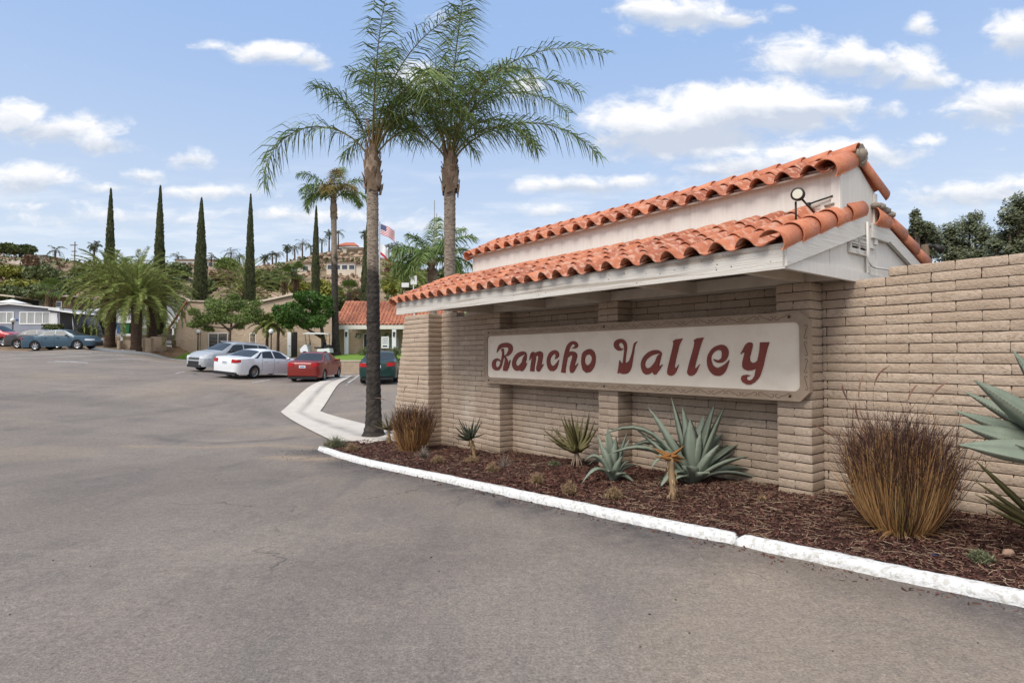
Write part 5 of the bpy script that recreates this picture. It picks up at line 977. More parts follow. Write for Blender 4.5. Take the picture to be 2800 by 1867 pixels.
# skyline palms
def farpalm(sx,yb,yt,Z,label,kind='f',Rk=1.5):
    z0=at(sx,yb,Z); z1=at(sx,yt,Z); h=z1.z-z0.z; t=thing('skyline_palm',label,'palm tree',z0,0,'palms along the hill crest'); a=MB(); a.tube([(0,0,-3),(0,0,h*.5),(rnd(-.1,.1),0,h)],[.35,.25,.22],6); a.build('trunk',BARK,t); lf=MB(); rc=MB()
    n=26 if kind=='f' else 15
    for i in range(n):
        an=i*2.4; e=rnd(-.9,1.4) if kind=='f' else rnd(-.1,1.3); frond(lf,rc,Vector((0,0,h)),an,e,Rk*(1 if kind=='f' else 1.5),1.0 if kind=='f' else 1.8,9,.7,.16 if kind=='f' else .12,'queen',rw=.05,n=5)
    c=lf.build('crown',FPL,t); rc.build('rachis',BARK,c)
FP=[(151,703,686,160,'stout palm on the left crest right of the tiny white house','q',2.2),(257,722,672,150,'thin palm on the crest left of the first cypress','f',1.8),(487,722,702,190,'thin palm on the crest beside the beige crest house, left end','q',2.),(578,722,704,190,'drooping palm right of the beige crest house','q',2.),(631,716,692,190,'palm with curved fronds on the crest, left of the fourth cypress','q',2.4),
 (655,718,704,195,'low palm just left of the fourth cypress','q',2.),(724,728,706,200,'fan palm on the saddle right of the fourth cypress','f',1.9),(745,716,698,200,'left of two close palms on the saddle','q',1.9),(755,714,695,200,'right of two close palms on the saddle','q',2.2),(785,698,678,205,'dark round-headed palm on the rising crest','f',1.9),(806,702,681,205,'slim palm next to the dark round-headed one','q',1.9),(827,694,666,210,'tall bending palm on the rising crest','q',2.3),
 (880,676,656,215,'palm behind the top of the fifth cypress','q',2.2),(900,676,640,220,'tall palm just left of the slim queen palm trunk','f',2.2),(925,672,638,222,'palm half hidden behind the slim queen palm','q',2.2),(996,674,640,228,'lone tall fan palm right of the red-roofed crest house','f',2.3),(1063,700,674,215,'left of the cluster of palms right of the flag','q',2.),(1076,704,680,212,'middle of the cluster of palms right of the flag','q',2.4),(1086,706,676,210,'right of the cluster of palms right of the flag','f',2.6),(1101,714,698,205,'tiny palm on the slope right of the flag cluster','q',1.6),(850,698,676,206,'small palm left of the fifth cypress on the crest','q',1.9)]
for f in FP: farpalm(f[0],f[1],f[2],f[3],f[4],f[5],f[6])

# ------------------------------------------------------------ trees and bushes
def leafcloud(mb,c,r,n,s,lo=.55,up=0,rough=.25):
    c=Vector(c); r=Vector(r)
    for _ in range(n):
        d=Vector((random.gauss(0,1),random.gauss(0,1),random.gauss(0,1)+up)).normalized(); q=rnd(lo,1)*(1+rough*noise.noise(Vector(d)*2.3+c)); p=c+Vector((d.x*r.x,d.y*r.y,d.z*r.z))*q
        a=Vector((random.gauss(0,1),random.gauss(0,1),random.gauss(0,1))).normalized(); b_=a.orthogonal().normalized(); a=a*s*rnd(.6,1.3); b_=b_*s*rnd(.3,.6)
        mb.add([p-a,p+b_,p+a,p-b_],[(0,1,2,3)])
def cypress(sx,yb,yt,Z,wpx,label,seed):
    random.seed(seed); g=at(sx,yb,Z); z0=min(g.z,H(g.x,min(Z,72)) if Z<72 else g.z); top=at(sx,yt,Z).z; base=Vector((g.x,Z,z0)); h=top-z0; r=wpx/FPX*Z/2*1.18
    t=thing('cypress',label,'cypress tree',base,0,'Italian cypresses in a row'); a=MB(); a.tube([(0,0,-.3),(0,0,h*.5),(0,0,h*.9)],[r*.22,r*.12,.02],8); a.build('trunk',BARK,t,True)
    lf=MB()
    def rad(f): return r*min(1,(f/.10)**.5*.9+.1)*(max(0,1-f)**.70)*(1+.0*f) if f>0 else r*.2
    for i in range(7800):
        f=random.random()**1.15; an=rnd(0,2*PI); rr=rad(f)*rnd(.70,1.04)*(1+.16*noise.noise(Vector((math.cos(an)*1.3,math.sin(an)*1.3,f*h*.8+seed)))); z=f*h; q=Vector((math.cos(an)*rr,math.sin(an)*rr,z)); l=rnd(.15,.42); o=Vector((math.cos(an)*.22,math.sin(an)*.22,1)).normalized(); s=Vector((-math.sin(an+rnd(-.8,.8)),math.cos(an+rnd(-.8,.8)),0))*rnd(.04,.10)
        lf.add([q-o*l*.5,q+s,q+o*l*.6,q-s],[(0,1,2,3)])
    vs=[];fs=[]
    K=10
    for i in range(13):
        f=i/12; 
        for k in range(K): rr=rad(f)*.72+.01; an=2*PI*k/K; vs.append((math.cos(an)*rr,math.sin(an)*rr,f*h*.97+.05))
    for i in range(12):
        for k in range(K): fs.append((i*K+k,i*K+(k+1)%K,(i+1)*K+(k+1)%K,(i+1)*K+k))
    lf.add(vs,fs); lf.build('crown',CYP,t)
cypress(297,875,518,62,36,'leftmost tall cypress, rising behind the Canary palms',1); cypress(433,880,510,62,37,'second cypress from the left, tallest against the sky behind the palm crowns',2)
cypress(547,850,543,62,44,'third cypress from the left, widest and dark down to the clubhouse roof',3); cypress(682,850,533,66,34,'fourth cypress, above the Canary palm behind the clubhouse',4)
cypress(862,870,565,66,30,'fifth cypress, slim and short in front of the hill houses',5); cypress(1003,850,610,62,44,'cypress half hidden behind the near dark palm trunk and the flag',6)
random.seed(11)
def tree(label,base,trunk,blobs,lm,ls,n,name='tree',cat='tree',group=None,tr=.14,bark=BARK,lo=.45):
    t=thing(name,label,cat,base,0,group); a=MB()
    for P,r in trunk: a.tube(P,[r*(1-.6*i/(len(P)-1)) for i in range(len(P))],8)
    a.build('trunk',bark,t,True); lf=MB(); tot=sum(b[1][0]*b[1][2] for b in blobs)
    for c,r in blobs: leafcloud(lf,c,r,int(n*r[0]*r[2]/tot),ls,lo)
    lf.build('crown',lm,t); return t
def PX(sx,sy,Z,base): p=at(sx,sy,Z); return p-base
p=at(627,966,48.2); B=Vector((p.x,48.2,p.z-.1)); q=lambda x,y,dz=0:PX(x,y,48.2+dz,B)
bl=[]
for (x,y,w,h) in ((560,875,28,14),(600,845,34,18),(650,838,34,16),(690,858,30,16),(720,878,24,12),(610,872,34,14),(665,876,30,12),(535,890,22,9),(745,868,16,9),(580,830,20,9),(530,855,16,9),(640,815,16,8),(700,832,16,8),(655,895,14,8),(570,902,16,7)):
    k=48.2/FPX; bl.append((q(x,y-3,rnd(-1,1)),(w*k*1.2,w*k,h*k*1.3)))
tree('broad light green tree with flat spreading crown in front of the clubhouse glass door',B,[([Vector((0,0,-.2)),q(628,920),q(632,890)],.16),([q(628,905),q(600,880),q(570,868)],.10),([q(631,900),q(665,875),q(700,865)],.10),([q(632,892),q(635,850)],.09),([q(629,898),q(590,895),q(540,888)],.06)],bl,TRL,.085,15000,group='trees in front of the clubhouse',lo=.35)
p=at(888,972,46); B=Vector((p.x,46,p.z-.1)); q=lambda x,y,dz=0:PX(x,y,46+dz,B); k=46/FPX; bl=[]
for (x,y,w,h) in ((800,850,34,26),(850,820,38,26),(880,850,34,28),(780,870,26,20),(830,870,34,22),(870,880,24,18),(760,850,16,18),(895,825,18,18),(820,810,20,14),(840,890,22,10),(790,890,14,10)): bl.append((q(x,y,rnd(-.8,.8)),(w*k,w*k*.9,h*k)))
tree('dense bright green pruned juniper with twisted trunk beside the slim queen palm',B,[([Vector((0,0,-.2)),q(884,930),q(880,900),q(870,870)],.22),([q(884,925),q(840,900),q(800,880)],.13)],bl,JUN,.10,12500,group='trees in front of the clubhouse',lo=.62)
for (sx,yb,Z,lst,lab) in ((2520,700,42,((2503,600,12,28),(2520,690,34,26),(2535,630,18,22),(2505,640,20,26),(2545,655,24,26),(2515,620,12,20)),'slim eucalyptus rising just right of the monument roof'),
  (2630,705,46,((2600,640,30,32),(2610,700,50,24),(2680,695,46,26),(2650,620,34,34),(2690,650,28,34),(2625,670,34,22),(2580,670,20,22),(2670,590,18,14)),'broad rounded eucalyptus between the slim one and the frame edge'),
  (2775,705,38,((2790,560,32,34),(2770,690,60,30),(2830,680,50,40),(2760,600,28,32),(2800,640,40,40),(2745,650,26,26),(2820,590,40,46),(2720,670,22,18)),'tall feathery eucalyptus cut by the right edge of the frame')):
    p=at(sx,yb,Z); B=Vector((p.x,Z,0)); k=Z/FPX; bl=[(PX(x,y,Z+rnd(-1,1),B),(w*k*1.25,w*k,h*k*1.15)) for x,y,w,h in lst]; c=bl[0][0]
    tree(lab,B,[([Vector((0,0,-1)),Vector((0,0,4)),Vector((c.x*.3,0,c.z*.7)),c],.3)]+[([Vector((0,0,3.5)),Vector((b_[0].x*.5,0,b_[0].z*.7)),b_[0]],.12) for b_ in bl[1:]],bl,EUC,.13,15000,'eucalyptus_tree','eucalyptus','eucalyptus trees behind the wall',lo=.0)
def bush(sx,sy,Z,wp,hp,m,label,n=1500,s=None,lo=.6):
    p=at(sx,sy,Z); k=Z/FPX; b=MB(); leafcloud(b,(0,0,hp*k*.45),(wp*k/2,wp*k*.4,hp*k*.55),n,s or .0042*Z,lo); b.tube([(0,0,-.5),(0,0,hp*k*.4)],[.1,.06],5); o=b.build('bush',m,None,False,p); tag(o,label,'bush','bushes on the lower slope'); return o
BL=[(30,820,88,120,36,BSH,'dark green hedge bush at the far left above the mobile home'),(70,800,92,120,34,BSY,'yellow-green bush above the white parasol'),(120,815,82,90,34,BSH,'olive bush left of the fan palm trunk'),(185,800,95,70,40,BSH,'dark bush right of the fan palm trunk'),(30,760,120,90,32,BSY,'pale green bush on the left slope'),(110,765,115,80,36,BSH,'blue-green agave-like bush below the bare left slope'),(85,735,135,36,38,BDR,'dark reddish bush beside the ruined white wall'),
 (490,760,130,60,40,BSH,'green bush left of the third cypress'),(620,740,160,56,34,TRL,'round bright green tree-like bush on the crest below the beige house'),(610,775,120,70,36,BDR,'brown brush left of the fourth cypress'),(745,790,110,60,46,BSH,'dark bush behind the pair of skirted fan palms'),(715,775,118,44,36,BSH,'dark bush right of the fourth cypress'),(905,830,78,66,50,BSY,'rust and yellow bush behind the slim queen palm'),(935,845,76,60,36,BSH,'dark green bush at the left end of the tiled office roof'),(985,820,74,46,30,BDR,'brown bush behind the tiled office roof'),(880,800,92,50,34,BSY,'golden bush right of the fifth cypress'),
 (1075,800,80,60,40,BSY,'yellow-green bush right of the near dark palm trunk'),(1130,790,84,80,60,BSH,'dark bush behind the bushy queen palm'),(1230,800,80,110,70,BSH,'large dark green bush behind the left end of the monument roof'),(1080,760,120,60,40,BDR,'brown brush on the slope right of the flag'),(240,770,110,80,40,BSH,'green bush behind the leaning Canary palm crown'),(560,800,90,60,40,BSH,'bush behind the clubhouse roof by the third cypress'),(350,790,85,120,50,BSH,'dark thicket behind the Canary palm crowns'),(450,800,90,80,50,BSH,'thicket between the Canary palms and the third cypress'),(820,800,120,60,30,BSY,'tan bush on the slope above the juniper'),(25,690,150,60,22,BSH,'dark tree clump on the far left crest'),(75,690,152,40,18,BSH,'dark tree clump next to the tiny white crest house')]
for x_ in BL: bush(*x_)
b=MB(); random.seed(5); 
for i in range(1500):
    sx=rnd(-60,1300); Z=rnd(80,205); X_=(sx-1400)/FPX*Z; z=TZ(X_,Z); v=noise.noise(Vector((X_*.03,Z*.03,1)))
    if v<-.12 and random.random()<.8: continue
    leafcloud(b,(X_,Z,z+.3),(rnd(.6,1.8),rnd(.6,1.8),rnd(.4,1.2)),16,.006*Z*.55,.3)
tag(b.build('hillside_scrub',BSH),'dry green chaparral scattered over the hillside','scrub',kind='stuff')
b=MB()
for i in range(1300):
    sx=rnd(-60,1300); Z=rnd(80,215); X_=(sx-1400)/FPX*Z; z=TZ(X_,Z); leafcloud(b,(X_,Z,z+.2),(rnd(.6,2),rnd(.6,2),rnd(.3,.9)),14,.005*Z*.55,.3)
tag(b.build('dry_hillside_brush',BDR),'brown dead brush scattered over the hillside','scrub',kind='stuff')
rk=mat('boulder',(.42,.30,.22),(.30,.21,.15),scale=.8,rough=1,bump=.8,bscale=4,bdist=.2)
def rock(sx,sy,Z,r,lab):
    p=at(sx,sy,Z); b=MB(); K=9;vs=[];fs=[]
    for i in range(6):
        ph=PI*i/5
        for k in range(K): th=2*PI*k/K; d=Vector((math.sin(ph)*math.cos(th),math.sin(ph)*math.sin(th),math.cos(ph)*.75)); vs.append(d*r*(1+.35*noise.noise(d*1.5+Vector((sx,0,0)))))
    for i in range(5):
        for k in range(K): fs.append((i*K+k,(i+1)*K+k,(i+1)*K+(k+1)%K,i*K+(k+1)%K))
    b.add(vs,fs); tag(b.build('boulder',rk,None,False,p),lab,'boulder','boulders on the hillside')
for i in range(16): rock(470+i*7,738+(i*37%22),150+rnd(-6,6),rnd(.9,1.7),'tan boulder in the heap below the beige crest house')
for i in range(15): rock(818+i*12,692+(i*29%20)-(6 if i>8 else 0)+max(0,4-i)*3,196+rnd(-6,6),rnd(.5,1.1),'tan boulder on the bare crest beside the fifth cypress')
# ------------------------------------------------------------ vehicles
def carpaint(n,c,c2=None): return mat(n,c,rough=.34,spec=.35,coat=.35,metal=.15)
TYRE=mat('tyre_rubber',(.018,.018,.018),rough=.85); RIM=mat('alloy',(.55,.56,.57),rough=.3,metal=.8); TAIL=mat('tail_light',(.36,.012,.012),rough=.25,spec=.25); HEADL=mat('head_light',(.62,.65,.68),rough=.1,spec=.7,coat=.6); PLASB=mat('black_plastic',(.022,.022,.024),rough=.55); CHROME=mat('chrome',(.6,.6,.62),rough=.2,metal=.9); PLATE=mat('number_plate',(.66,.67,.70),rough=.5); CGL=mat('car_glass',(.035,.042,.048),rough=.10,spec=.22)
PR={'sedan':dict(top=[(0,.50),(.005,.64),(.02,.685),(.05,.70),(.15,.715),(.19,.73),(.33,.955),(.40,.99),(.48,1.),(.56,.985),(.62,.94),(.755,.70),(.86,.655),(.94,.585),(.98,.50),(1,.40)],belt=[(0,.50),(.008,.60),(.04,.655),(.15,.69),(.5,.66),(.76,.635),(.88,.60),(.96,.50),(1,.40)],rg=(.175,.335),ws=(.60,.765),sw=[(.205,.31,.26,.345),(.32,.345,.478,.468),(.497,.487,.73,.605)],tl=(.52,.66),ff=.20),
 'suv':dict(top=[(0,.46),(.01,.60),(.03,.70),(.06,.90),(.09,.965),(.20,.985),(.42,1.),(.55,.985),(.61,.95),(.75,.70),(.86,.645),(.94,.57),(.98,.46),(1,.38)],belt=[(0,.46),(.02,.60),(.1,.655),(.5,.63),(.76,.615),(.88,.58),(.96,.46),(1,.38)],rg=(.03,.085),ws=(.595,.755),sw=[(.075,.12,.235,.24),(.25,.255,.455,.455),(.475,.47,.72,.60)],tl=(.56,.68),ff=.24)}
def car(label,cx,cy,hd,L,Wd,Hh,wb,rearo,paint,style,group,wr=.325,trim=None,name='parked_car',plate_dark=False,spk=5):
    hd=R(hd); c,s=math.cos(hd),math.sin(hd); zf=H(cx+c*wb/2,cy+s*wb/2); zr=H(cx-c*wb/2,cy-s*wb/2)
    zl=H(cx-s*.75,cy+c*.75); zrr=H(cx+s*.75,cy-c*.75)
    t=thing(name,label,'car',(cx,cy,(zf+zr)/2+.01),0,group); t.rotation_euler=Matrix.Rotation(hd,4,'Z').to_euler(); t.rotation_euler=(Matrix.Rotation(hd,4,'Z')@Matrix.Rotation(-math.atan2(zf-zr,wb),4,'Y')@Matrix.Rotation(math.atan2(zl-zrr,1.5),4,'X')).to_euler()
    pr=PR[style]; w2=Wd/2; xr=-wb/2; xf=wb/2; x0=xr-rearo; X=lambda t_:x0+t_*L
    top=lambda t_:float(np.interp(t_,*zip(*pr['top'])))*Hh
    belt=lambda t_:min(float(np.interp(t_,*zip(*pr['belt'])))*Hh,top(t_))
    wid=lambda t_:float(np.interp(t_,[0,.01,.04,.12,.3,.7,.88,.95,.985,1],[.72,.84,.93,.985,1,1,.975,.90,.78,.60]))*w2
    ar=wr+.045
    def sec(t_):
        x=X(t_); w=wid(t_); T=top(t_); Bt=belt(t_); g=max(0,min(1,(T-Bt)/(.30*Hh))); base=.155*Hh+(.06*Hh if t_<.02 or t_>.985 else 0); a=base
        for xc in (xr,xf):
            d=abs(x-xc)
            if d<ar: a=max(a,wr+math.sqrt(ar*ar-d*d)-.02)
        lo=max(.30*Hh,a+.01); mid=max(.46*Hh,a+.02); wt=w*(.90-.20*g)
        return [(0,base),(w*.78,base),(w*.78,a),(w*.975,a),(w*.998,min(lo,Bt-.03)),(w*1.0,min(mid,Bt-.015)),(w*.965,Bt),(w*.965+(wt-w*.965)*.55,Bt+(T-Bt)*.5 if g>.05 else Bt+.004),(wt,T-(.045*g*Hh/1.5) if g>.05 else max(Bt+.006,T-.012)),(wt*.62,T-.006),(0,T+.012*g)]
    ts=sorted(set([0,.004,.012,.025,.04,.06]+[i/46 for i in range(3,44)]+[.955,.97,.983,.993,1]+[ (xc+dx*ar-x0)/L for xc in (xr,xf) for dx in (-1.0,-.97,-.85,-.6,-.3,0,.3,.6,.85,.97,1.0)]))
    b=MB();vs=[];m=21
    for t_ in ts:
        S=sec(t_); x=X(t_); vs+= [(x,y,z) for y,z in S]+[(x,-y,z) for y,z in reversed(S[1:-1])] ; 
    m=len(sec(.5))*2-2; vs2=[]
    fs=[]
    for i in range(len(ts)-1):
        for k in range(m): k2=(k+1)%m; fs.append((i*m+k,i*m+k2,(i+1)*m+k2,(i+1)*m+k))
    fs.append(tuple(range(m))[::-1]); fs.append(tuple((len(ts)-1)*m+k for k in range(m)))
    b.add(vs,fs); body=b.build('body',paint,t,True)
    es=body.modifiers.new('es','EDGE_SPLIT'); es.split_angle=R(38)
    def side(t_,s_,sg_,off):
        S=sec(t_); P=[S[6],S[7],S[8]]; f=s_*2; i=min(1,int(f)); f-=i; y=P[i][0]+(P[i+1][0]-P[i][0])*f; z=P[i][1]+(P[i+1][1]-P[i][1])*f
        return Vector((X(t_),sg_*(y+off),z+off*.35))
    for (a,b2,a2,b3) in [(w_[0],w_[2],w_[1],w_[3]) for w_ in pr['sw']]:
        for sg_ in (-1,1):
            g=MB(); vs=[];n=6
            for j in range(4):
                s_=.10+.80*j/3
                for i in range(n+1): f=i/n; t_=(a+(b2-a)*f)*(1-j/3)+(a2+(b3-a2)*f)*(j/3); vs.append(side(t_,s_,sg_,.007))
            fs=[(j*(n+1)+i,j*(n+1)+i+1,(j+1)*(n+1)+i+1,(j+1)*(n+1)+i) for j in range(3) for i in range(n)]; g.add(vs,fs); g.build('side_window',CGL,t,True)
    def topg(t0,t1,nm,nrm):
        g=MB();vs=[];n=8;mm=8
        for j in range(mm+1):
            t_=t0+(t1-t0)*j/mm; S=sec(t_); pts=[(-S[8][0],S[8][1]),(-S[9][0],S[9][1]),(0,S[10][1]),(S[9][0],S[9][1]),(S[8][0],S[8][1])]
            for i in range(n+1): y=-S[8][0]*.93+2*S[8][0]*.93*i/n; z=float(np.interp(y,[q_[0] for q_ in pts],[q_[1] for q_ in pts])); vs.append(Vector((X(t_),y,z))+Vector(nrm)*.010)
        g.add(vs,[(j*(n+1)+i,j*(n+1)+i+1,(j+1)*(n+1)+i+1,(j+1)*(n+1)+i) for j in range(mm) for i in range(n)]); g.build(nm,CGL,t,True)
    r0,r1=pr['rg']; topg(r0+.008,r1-.012,'rear_window',(-.6,0,.8)); r0,r1=pr['ws']; topg(r0+.008,r1-.006,'windshield',(.6,0,.8))
    def lamp(nm,mt,z0,z1,front,yi,tt):
        for sg_ in (-1,1):
            g=MB(); P=[]
            sgn=1 if front else -1; xe=X(1 if front else 0)
            T=[tt*i/6 for i in range(7)]
            e=lambda q_:(1-q_) if front else q_
            P.append((xe+sgn*.012-(sgn*.06 if front else 0),yi*w2)); 
            for q_ in T: P.append((X(e(q_))+sgn*.012,(wid(e(q_))+.008)))
            vs=[];fs=[]; n=len(P)
            for i,(x,y) in enumerate(P): k_=i/(n-1); vs+=[(x,sg_*y,z0+(z1-z0)*(.35*k_ if nm=='taillight' else .3*k_)),(x-sgn*.02,sg_*y*.985,z1)]
            fs=[(2*i,2*i+2,2*i+3,2*i+1) for i in range(n-1)]; g.add(vs,fs); g.build(nm,mt,t,True)
    lamp('taillight',TAIL,pr['tl'][0]*Hh,pr['tl'][1]*Hh-.02,False,.50,.045); lamp('headlight',HEADL,.40*Hh,.50*Hh,True,.42,.10)
    g=MB(); g.box(x0-.018,x0-.002,-.16,.16,(.44 if style=='suv' else .48)*Hh,(.44 if style=='suv' else .48)*Hh+.13); pl=g.build('number_plate',PLATE,t); 
    g=MB(); g.box(x0-.0225,x0-.0185,-.11,.11,(.44 if style=='suv' else .48)*Hh+.035,(.44 if style=='suv' else .48)*Hh+.085); g.build('plate_marking',mat('plate_ink',(.18,.22,.35),rough=.6),pl)
    g=MB(); g.box(x0+.02,x0+.25,-w2*.80,w2*.80,.11*Hh,.19*Hh); g.build('bumper_trim',PLASB,t); g=MB(); g.box(X(1)-.25,X(1)-.02,-w2*.62,w2*.62,.12*Hh,.2*Hh); g.build('bumper_trim',PLASB,t); g=MB(); g.box(X(1)-.05,X(1)+.006,-w2*.50,w2*.50,.215*Hh,.33*Hh); g.build('intake',PLASB,t)
    if style=='suv':
        g=MB(); g.box(X(1)-.04,X(1)+.012,-w2*.46,w2*.46,.37*Hh,.44*Hh); gr_=g.build('grille',PLASB,t); g=MB(); g.box(X(1)-.03,X(1)+.02,-w2*.46,w2*.46,.405*Hh,.415*Hh); g.build('chrome_bar',CHROME,gr_); g=MB()
        for sg_ in (-1,1): g.tube([(X(.15),sg_*w2*.66,Hh+.02),(X(.35),sg_*w2*.67,Hh+.035),(X(.57),sg_*w2*.66,Hh+.01)],.02,6)
        g.build('roof_rail',CHROME,t,True)
    g=MB()
    for tt in (.315,.485,.715):
        for sg_ in (-1,1): g.add([(X(tt)+dx,sg_*(sec(tt)[k][0]+.003),sec(tt)[k][1]) for k in (3,4,5,6) for dx in (-.006,.006)],[(2*i,2*i+1,2*i+3,2*i+2) for i in range(3)])
    g.build('door_gap',PLASB,t)
    g=MB()
    for tt in (.345,.515):
        for sg_ in (-1,1): g.box(X(tt),X(tt)+.16,min(sg_*w2*.985,sg_*(w2*.985+.03)),max(sg_*w2*.985,sg_*(w2*.985+.03)),.585*Hh,.605*Hh)
    g.build('door_handle',trim or paint,t)
    for sg_ in (-1,1):
        g=MB(); g.tube([(X(.665),sg_*w2*.90,.68*Hh),(X(.665),sg_*(w2+.06),.70*Hh),(X(.66),sg_*(w2+.16),.70*Hh),(X(.66),sg_*(w2+.18),.70*Hh)],[.03,.06,.07,.03],8); g.build('mirror',trim or paint,t,True)
    for xc in (xr,xf):
        for sg_ in (-1,1):
            g=MB(); yo=sg_*(w2-.015); yi=sg_*(w2-.225); prof=[(.62,yi),(.93,yi),(1.0,yi+sg_*.03),(1.0,yo-sg_*.03),(.93,yo),(.64,yo)]; vs=[];n=26
            for i in range(n):
                a=2*PI*i/n
                for (rr,y) in prof: vs.append((xc+math.cos(a)*rr*wr,y,wr+math.sin(a)*rr*wr))
            m_=len(prof); g.add(vs,[(i*m_+k,i*m_+(k+1)%m_,((i+1)%n)*m_+(k+1)%m_,((i+1)%n)*m_+k) for i in range(n) for k in range(m_)])
            wh=g.build('wheel',TYRE,t,True)
            g=MB(); yr=yo-sg_*.02; g.tube([(xc,yr-sg_*.08,wr),(xc,yr-sg_*.06,wr)],wr*.62,22,mi=1); 
            g.tube([(xc,yr-sg_*.04,wr),(xc,yr-sg_*.005,wr)],[wr*.14,wr*.11],12,mi=0)
            for i in range(spk):
                a=2*PI*i/spk+.3; d=Vector((math.cos(a),0,math.sin(a))); g.bar(Vector((xc,yr-sg_*.025,wr))+d*wr*.08,Vector((xc,yr-sg_*.025,wr))+d*wr*.63,wr*(.20 if spk<8 else .11),.03,up=(0,1,0),mi=0)
            vs=[];n=22
            for i in range(n):
                a=2*PI*i/n
                for rr,y in ((.67,yr+sg_*.004),(.58,yr-sg_*.012),(.60,yr-sg_*.06)): vs.append((xc+math.cos(a)*rr*wr,y,wr+math.sin(a)*rr*wr))
            g.add(vs,[(i*3+k,i*3+k+1,((i+1)%n)*3+k+1,((i+1)%n)*3+k) for i in range(n) for k in range(2)],0); g.build('rim',[RIM,PLASB],wh)
    return t
GP='cars parked by the clubhouse'; GL='cars parked in the left lot'
def ctr(ax,ay,hd,d): return ax+math.cos(R(hd))*d[0]-math.sin(R(hd))*d[1],ay+math.sin(R(hd))*d[0]+math.cos(R(hd))*d[1]
cx,cy=ctr(-9.62,29.9,91,(1.3,.75)); car('red compact sedan seen from behind at the end of the concrete gutter',cx,cy,91,4.5,1.70,1.46,2.60,.95,carpaint('red_paint',(.21,.022,.016)),'sedan',GP,.305)
cx,cy=ctr(-13.05,29.55,68,(1.39,.80)); car('white sedan with long red taillights between the silver SUV and the red sedan',cx,cy,68,4.85,1.82,1.46,2.78,1.08,carpaint('white_paint_car',(.76,.77,.78)),'sedan',GP,.33,spk=10)
cx,cy=-16.2,33.8; car('silver SUV facing the camera behind the white sedan',cx,cy,-118,4.6,1.84,1.68,2.66,.95,carpaint('silver_paint',(.40,.41,.42)),'suv',GP,.36,trim=PLASB)
cx,cy=-6.25,28.15; car('dark green sedan partly hidden behind the near palm trunk',cx,cy,98,4.55,1.70,1.42,2.62,.98,carpaint('green_paint',(.008,.036,.03)),'sedan',GP,.30)
cx,cy=ctr(-33.4,41.1,6,(1.36,.80)); car('steel blue sedan parked side-on, front-most in the left lot',cx,cy,7,4.72,1.80,1.44,2.73,1.02,carpaint('blue_paint',(.048,.088,.125)),'sedan',GL,.33,spk=6)
car('dark grey sedan parked just behind the blue one',cx-3.3,cy+2.4,7,4.72,1.80,1.42,2.73,1.02,carpaint('grey_paint',(.06,.055,.06)),'sedan',GL,.33)
car('red SUV at the left edge behind the grey sedan',cx-9.2,cy+4.6,7,4.6,1.84,1.66,2.66,.95,carpaint('red_paint_dark',(.34,.02,.025)),'suv',GL,.36)
# golf cart
p=at(868,973,45.5); t=thing('golf_cart','white golf cart with flat roof parked behind the red sedan','golf cart',(p.x,45.5,H(p.x,45.5)+.03),R(182)); WC=carpaint('white_paint_car',(.76,.77,.78))
b=MB(); b.poly([[(-1.1,.35),(-.2,.30),(.75,.30),(1.15,.38),(1.18,.62),(.85,.95),(.68,.95),(.55,.42),(-.1,.42),(-.15,.62),(-1.05,.68)]],-.55,.55); b.build('body',WC,t)
b=MB(); b.poly([[(-.95,1.80),(-.6,1.86),(.6,1.88),(.95,1.82),(.95,1.78),(-.95,1.76)]],-.58,.58); b.build('roof',WC,t)
b=MB()
for y in (-.5,.5): b.tube([(.70,y,.9),(.82,y,1.8)],.022,6); b.tube([(-.75,y,.65),(-.8,y,1.8)],.022,6)
b.tube([(.62,.25,.9),(.42,.25,1.12)],.02,6); b.tube([(.42+.06,.25+.17*math.cos(a),1.12+.17*math.sin(a)) for a in [i*PI/6 for i in range(13)]],.015,6); b.build('frame',METD,t,True)
b=MB(); b.box(-.45,.1,-.5,.5,.66,.78); b.box(-.55,-.42,-.5,.5,.78,1.15); b.box(-1.0,-.6,-.4,.4,.7,.95); b.build('seat',PLASB,t)
for x in (-.75,.8):
    for y in (-.5,.5): b=MB(); b.tube([(x,y-.09,.23),(x,y+.09,.23)],.23,16); b.build('wheel',TYRE,t,True)
# ------------------------------------------------------------ clubhouse
A=Vector((-32.75,57,0)); B_=Vector((-14.9,49.6,0)); dB=(B_-A).normalized(); nB=Vector((dB.y,-dB.x,0)); LB=(B_-A).length
MC=Matrix(((dB.x,-nB.x,0,A.x),(dB.y,-nB.y,0,A.y),(0,0,1,0),(0,0,0,1))); MCI=MC.inverted()
def onF(sx,sy,off=0):
    r=Vector(ray(sx,sy)); o=Vector((0,0,CZ)); pp=A+nB*off; tt=(pp-o).dot(nB)/r.dot(nB); q=MCI@(o+r*tt); return q.x,q.z
ch=thing('clubhouse','tan textured-stucco clubhouse with glass door behind the parked cars','building',(0,0,0)); ch.matrix_world=MC
pts=[onF(481,986),onF(478,890),onF(515,824),onF(640,829),onF(705,830),onF(812,806),onF(862,838),onF(925,866)]; z_=1.0
poly=[(0,.9),(LB,.9),(LB,pts[7][1]),(pts[6][0],pts[6][1]),(pts[5][0],pts[5][1]),(pts[4][0],pts[4][1]),(pts[2][0],pts[2][1]),(0,pts[1][1])]
b=MB(); b.poly([poly],0,.3); b.box(0,.3,.3,9,.9,3.6); b.box(LB-.3,LB,.3,7,.9,4.4); b.box(0.3,LB-.3,8.7,9,.9,4.4); b.build('wall',STU,ch)
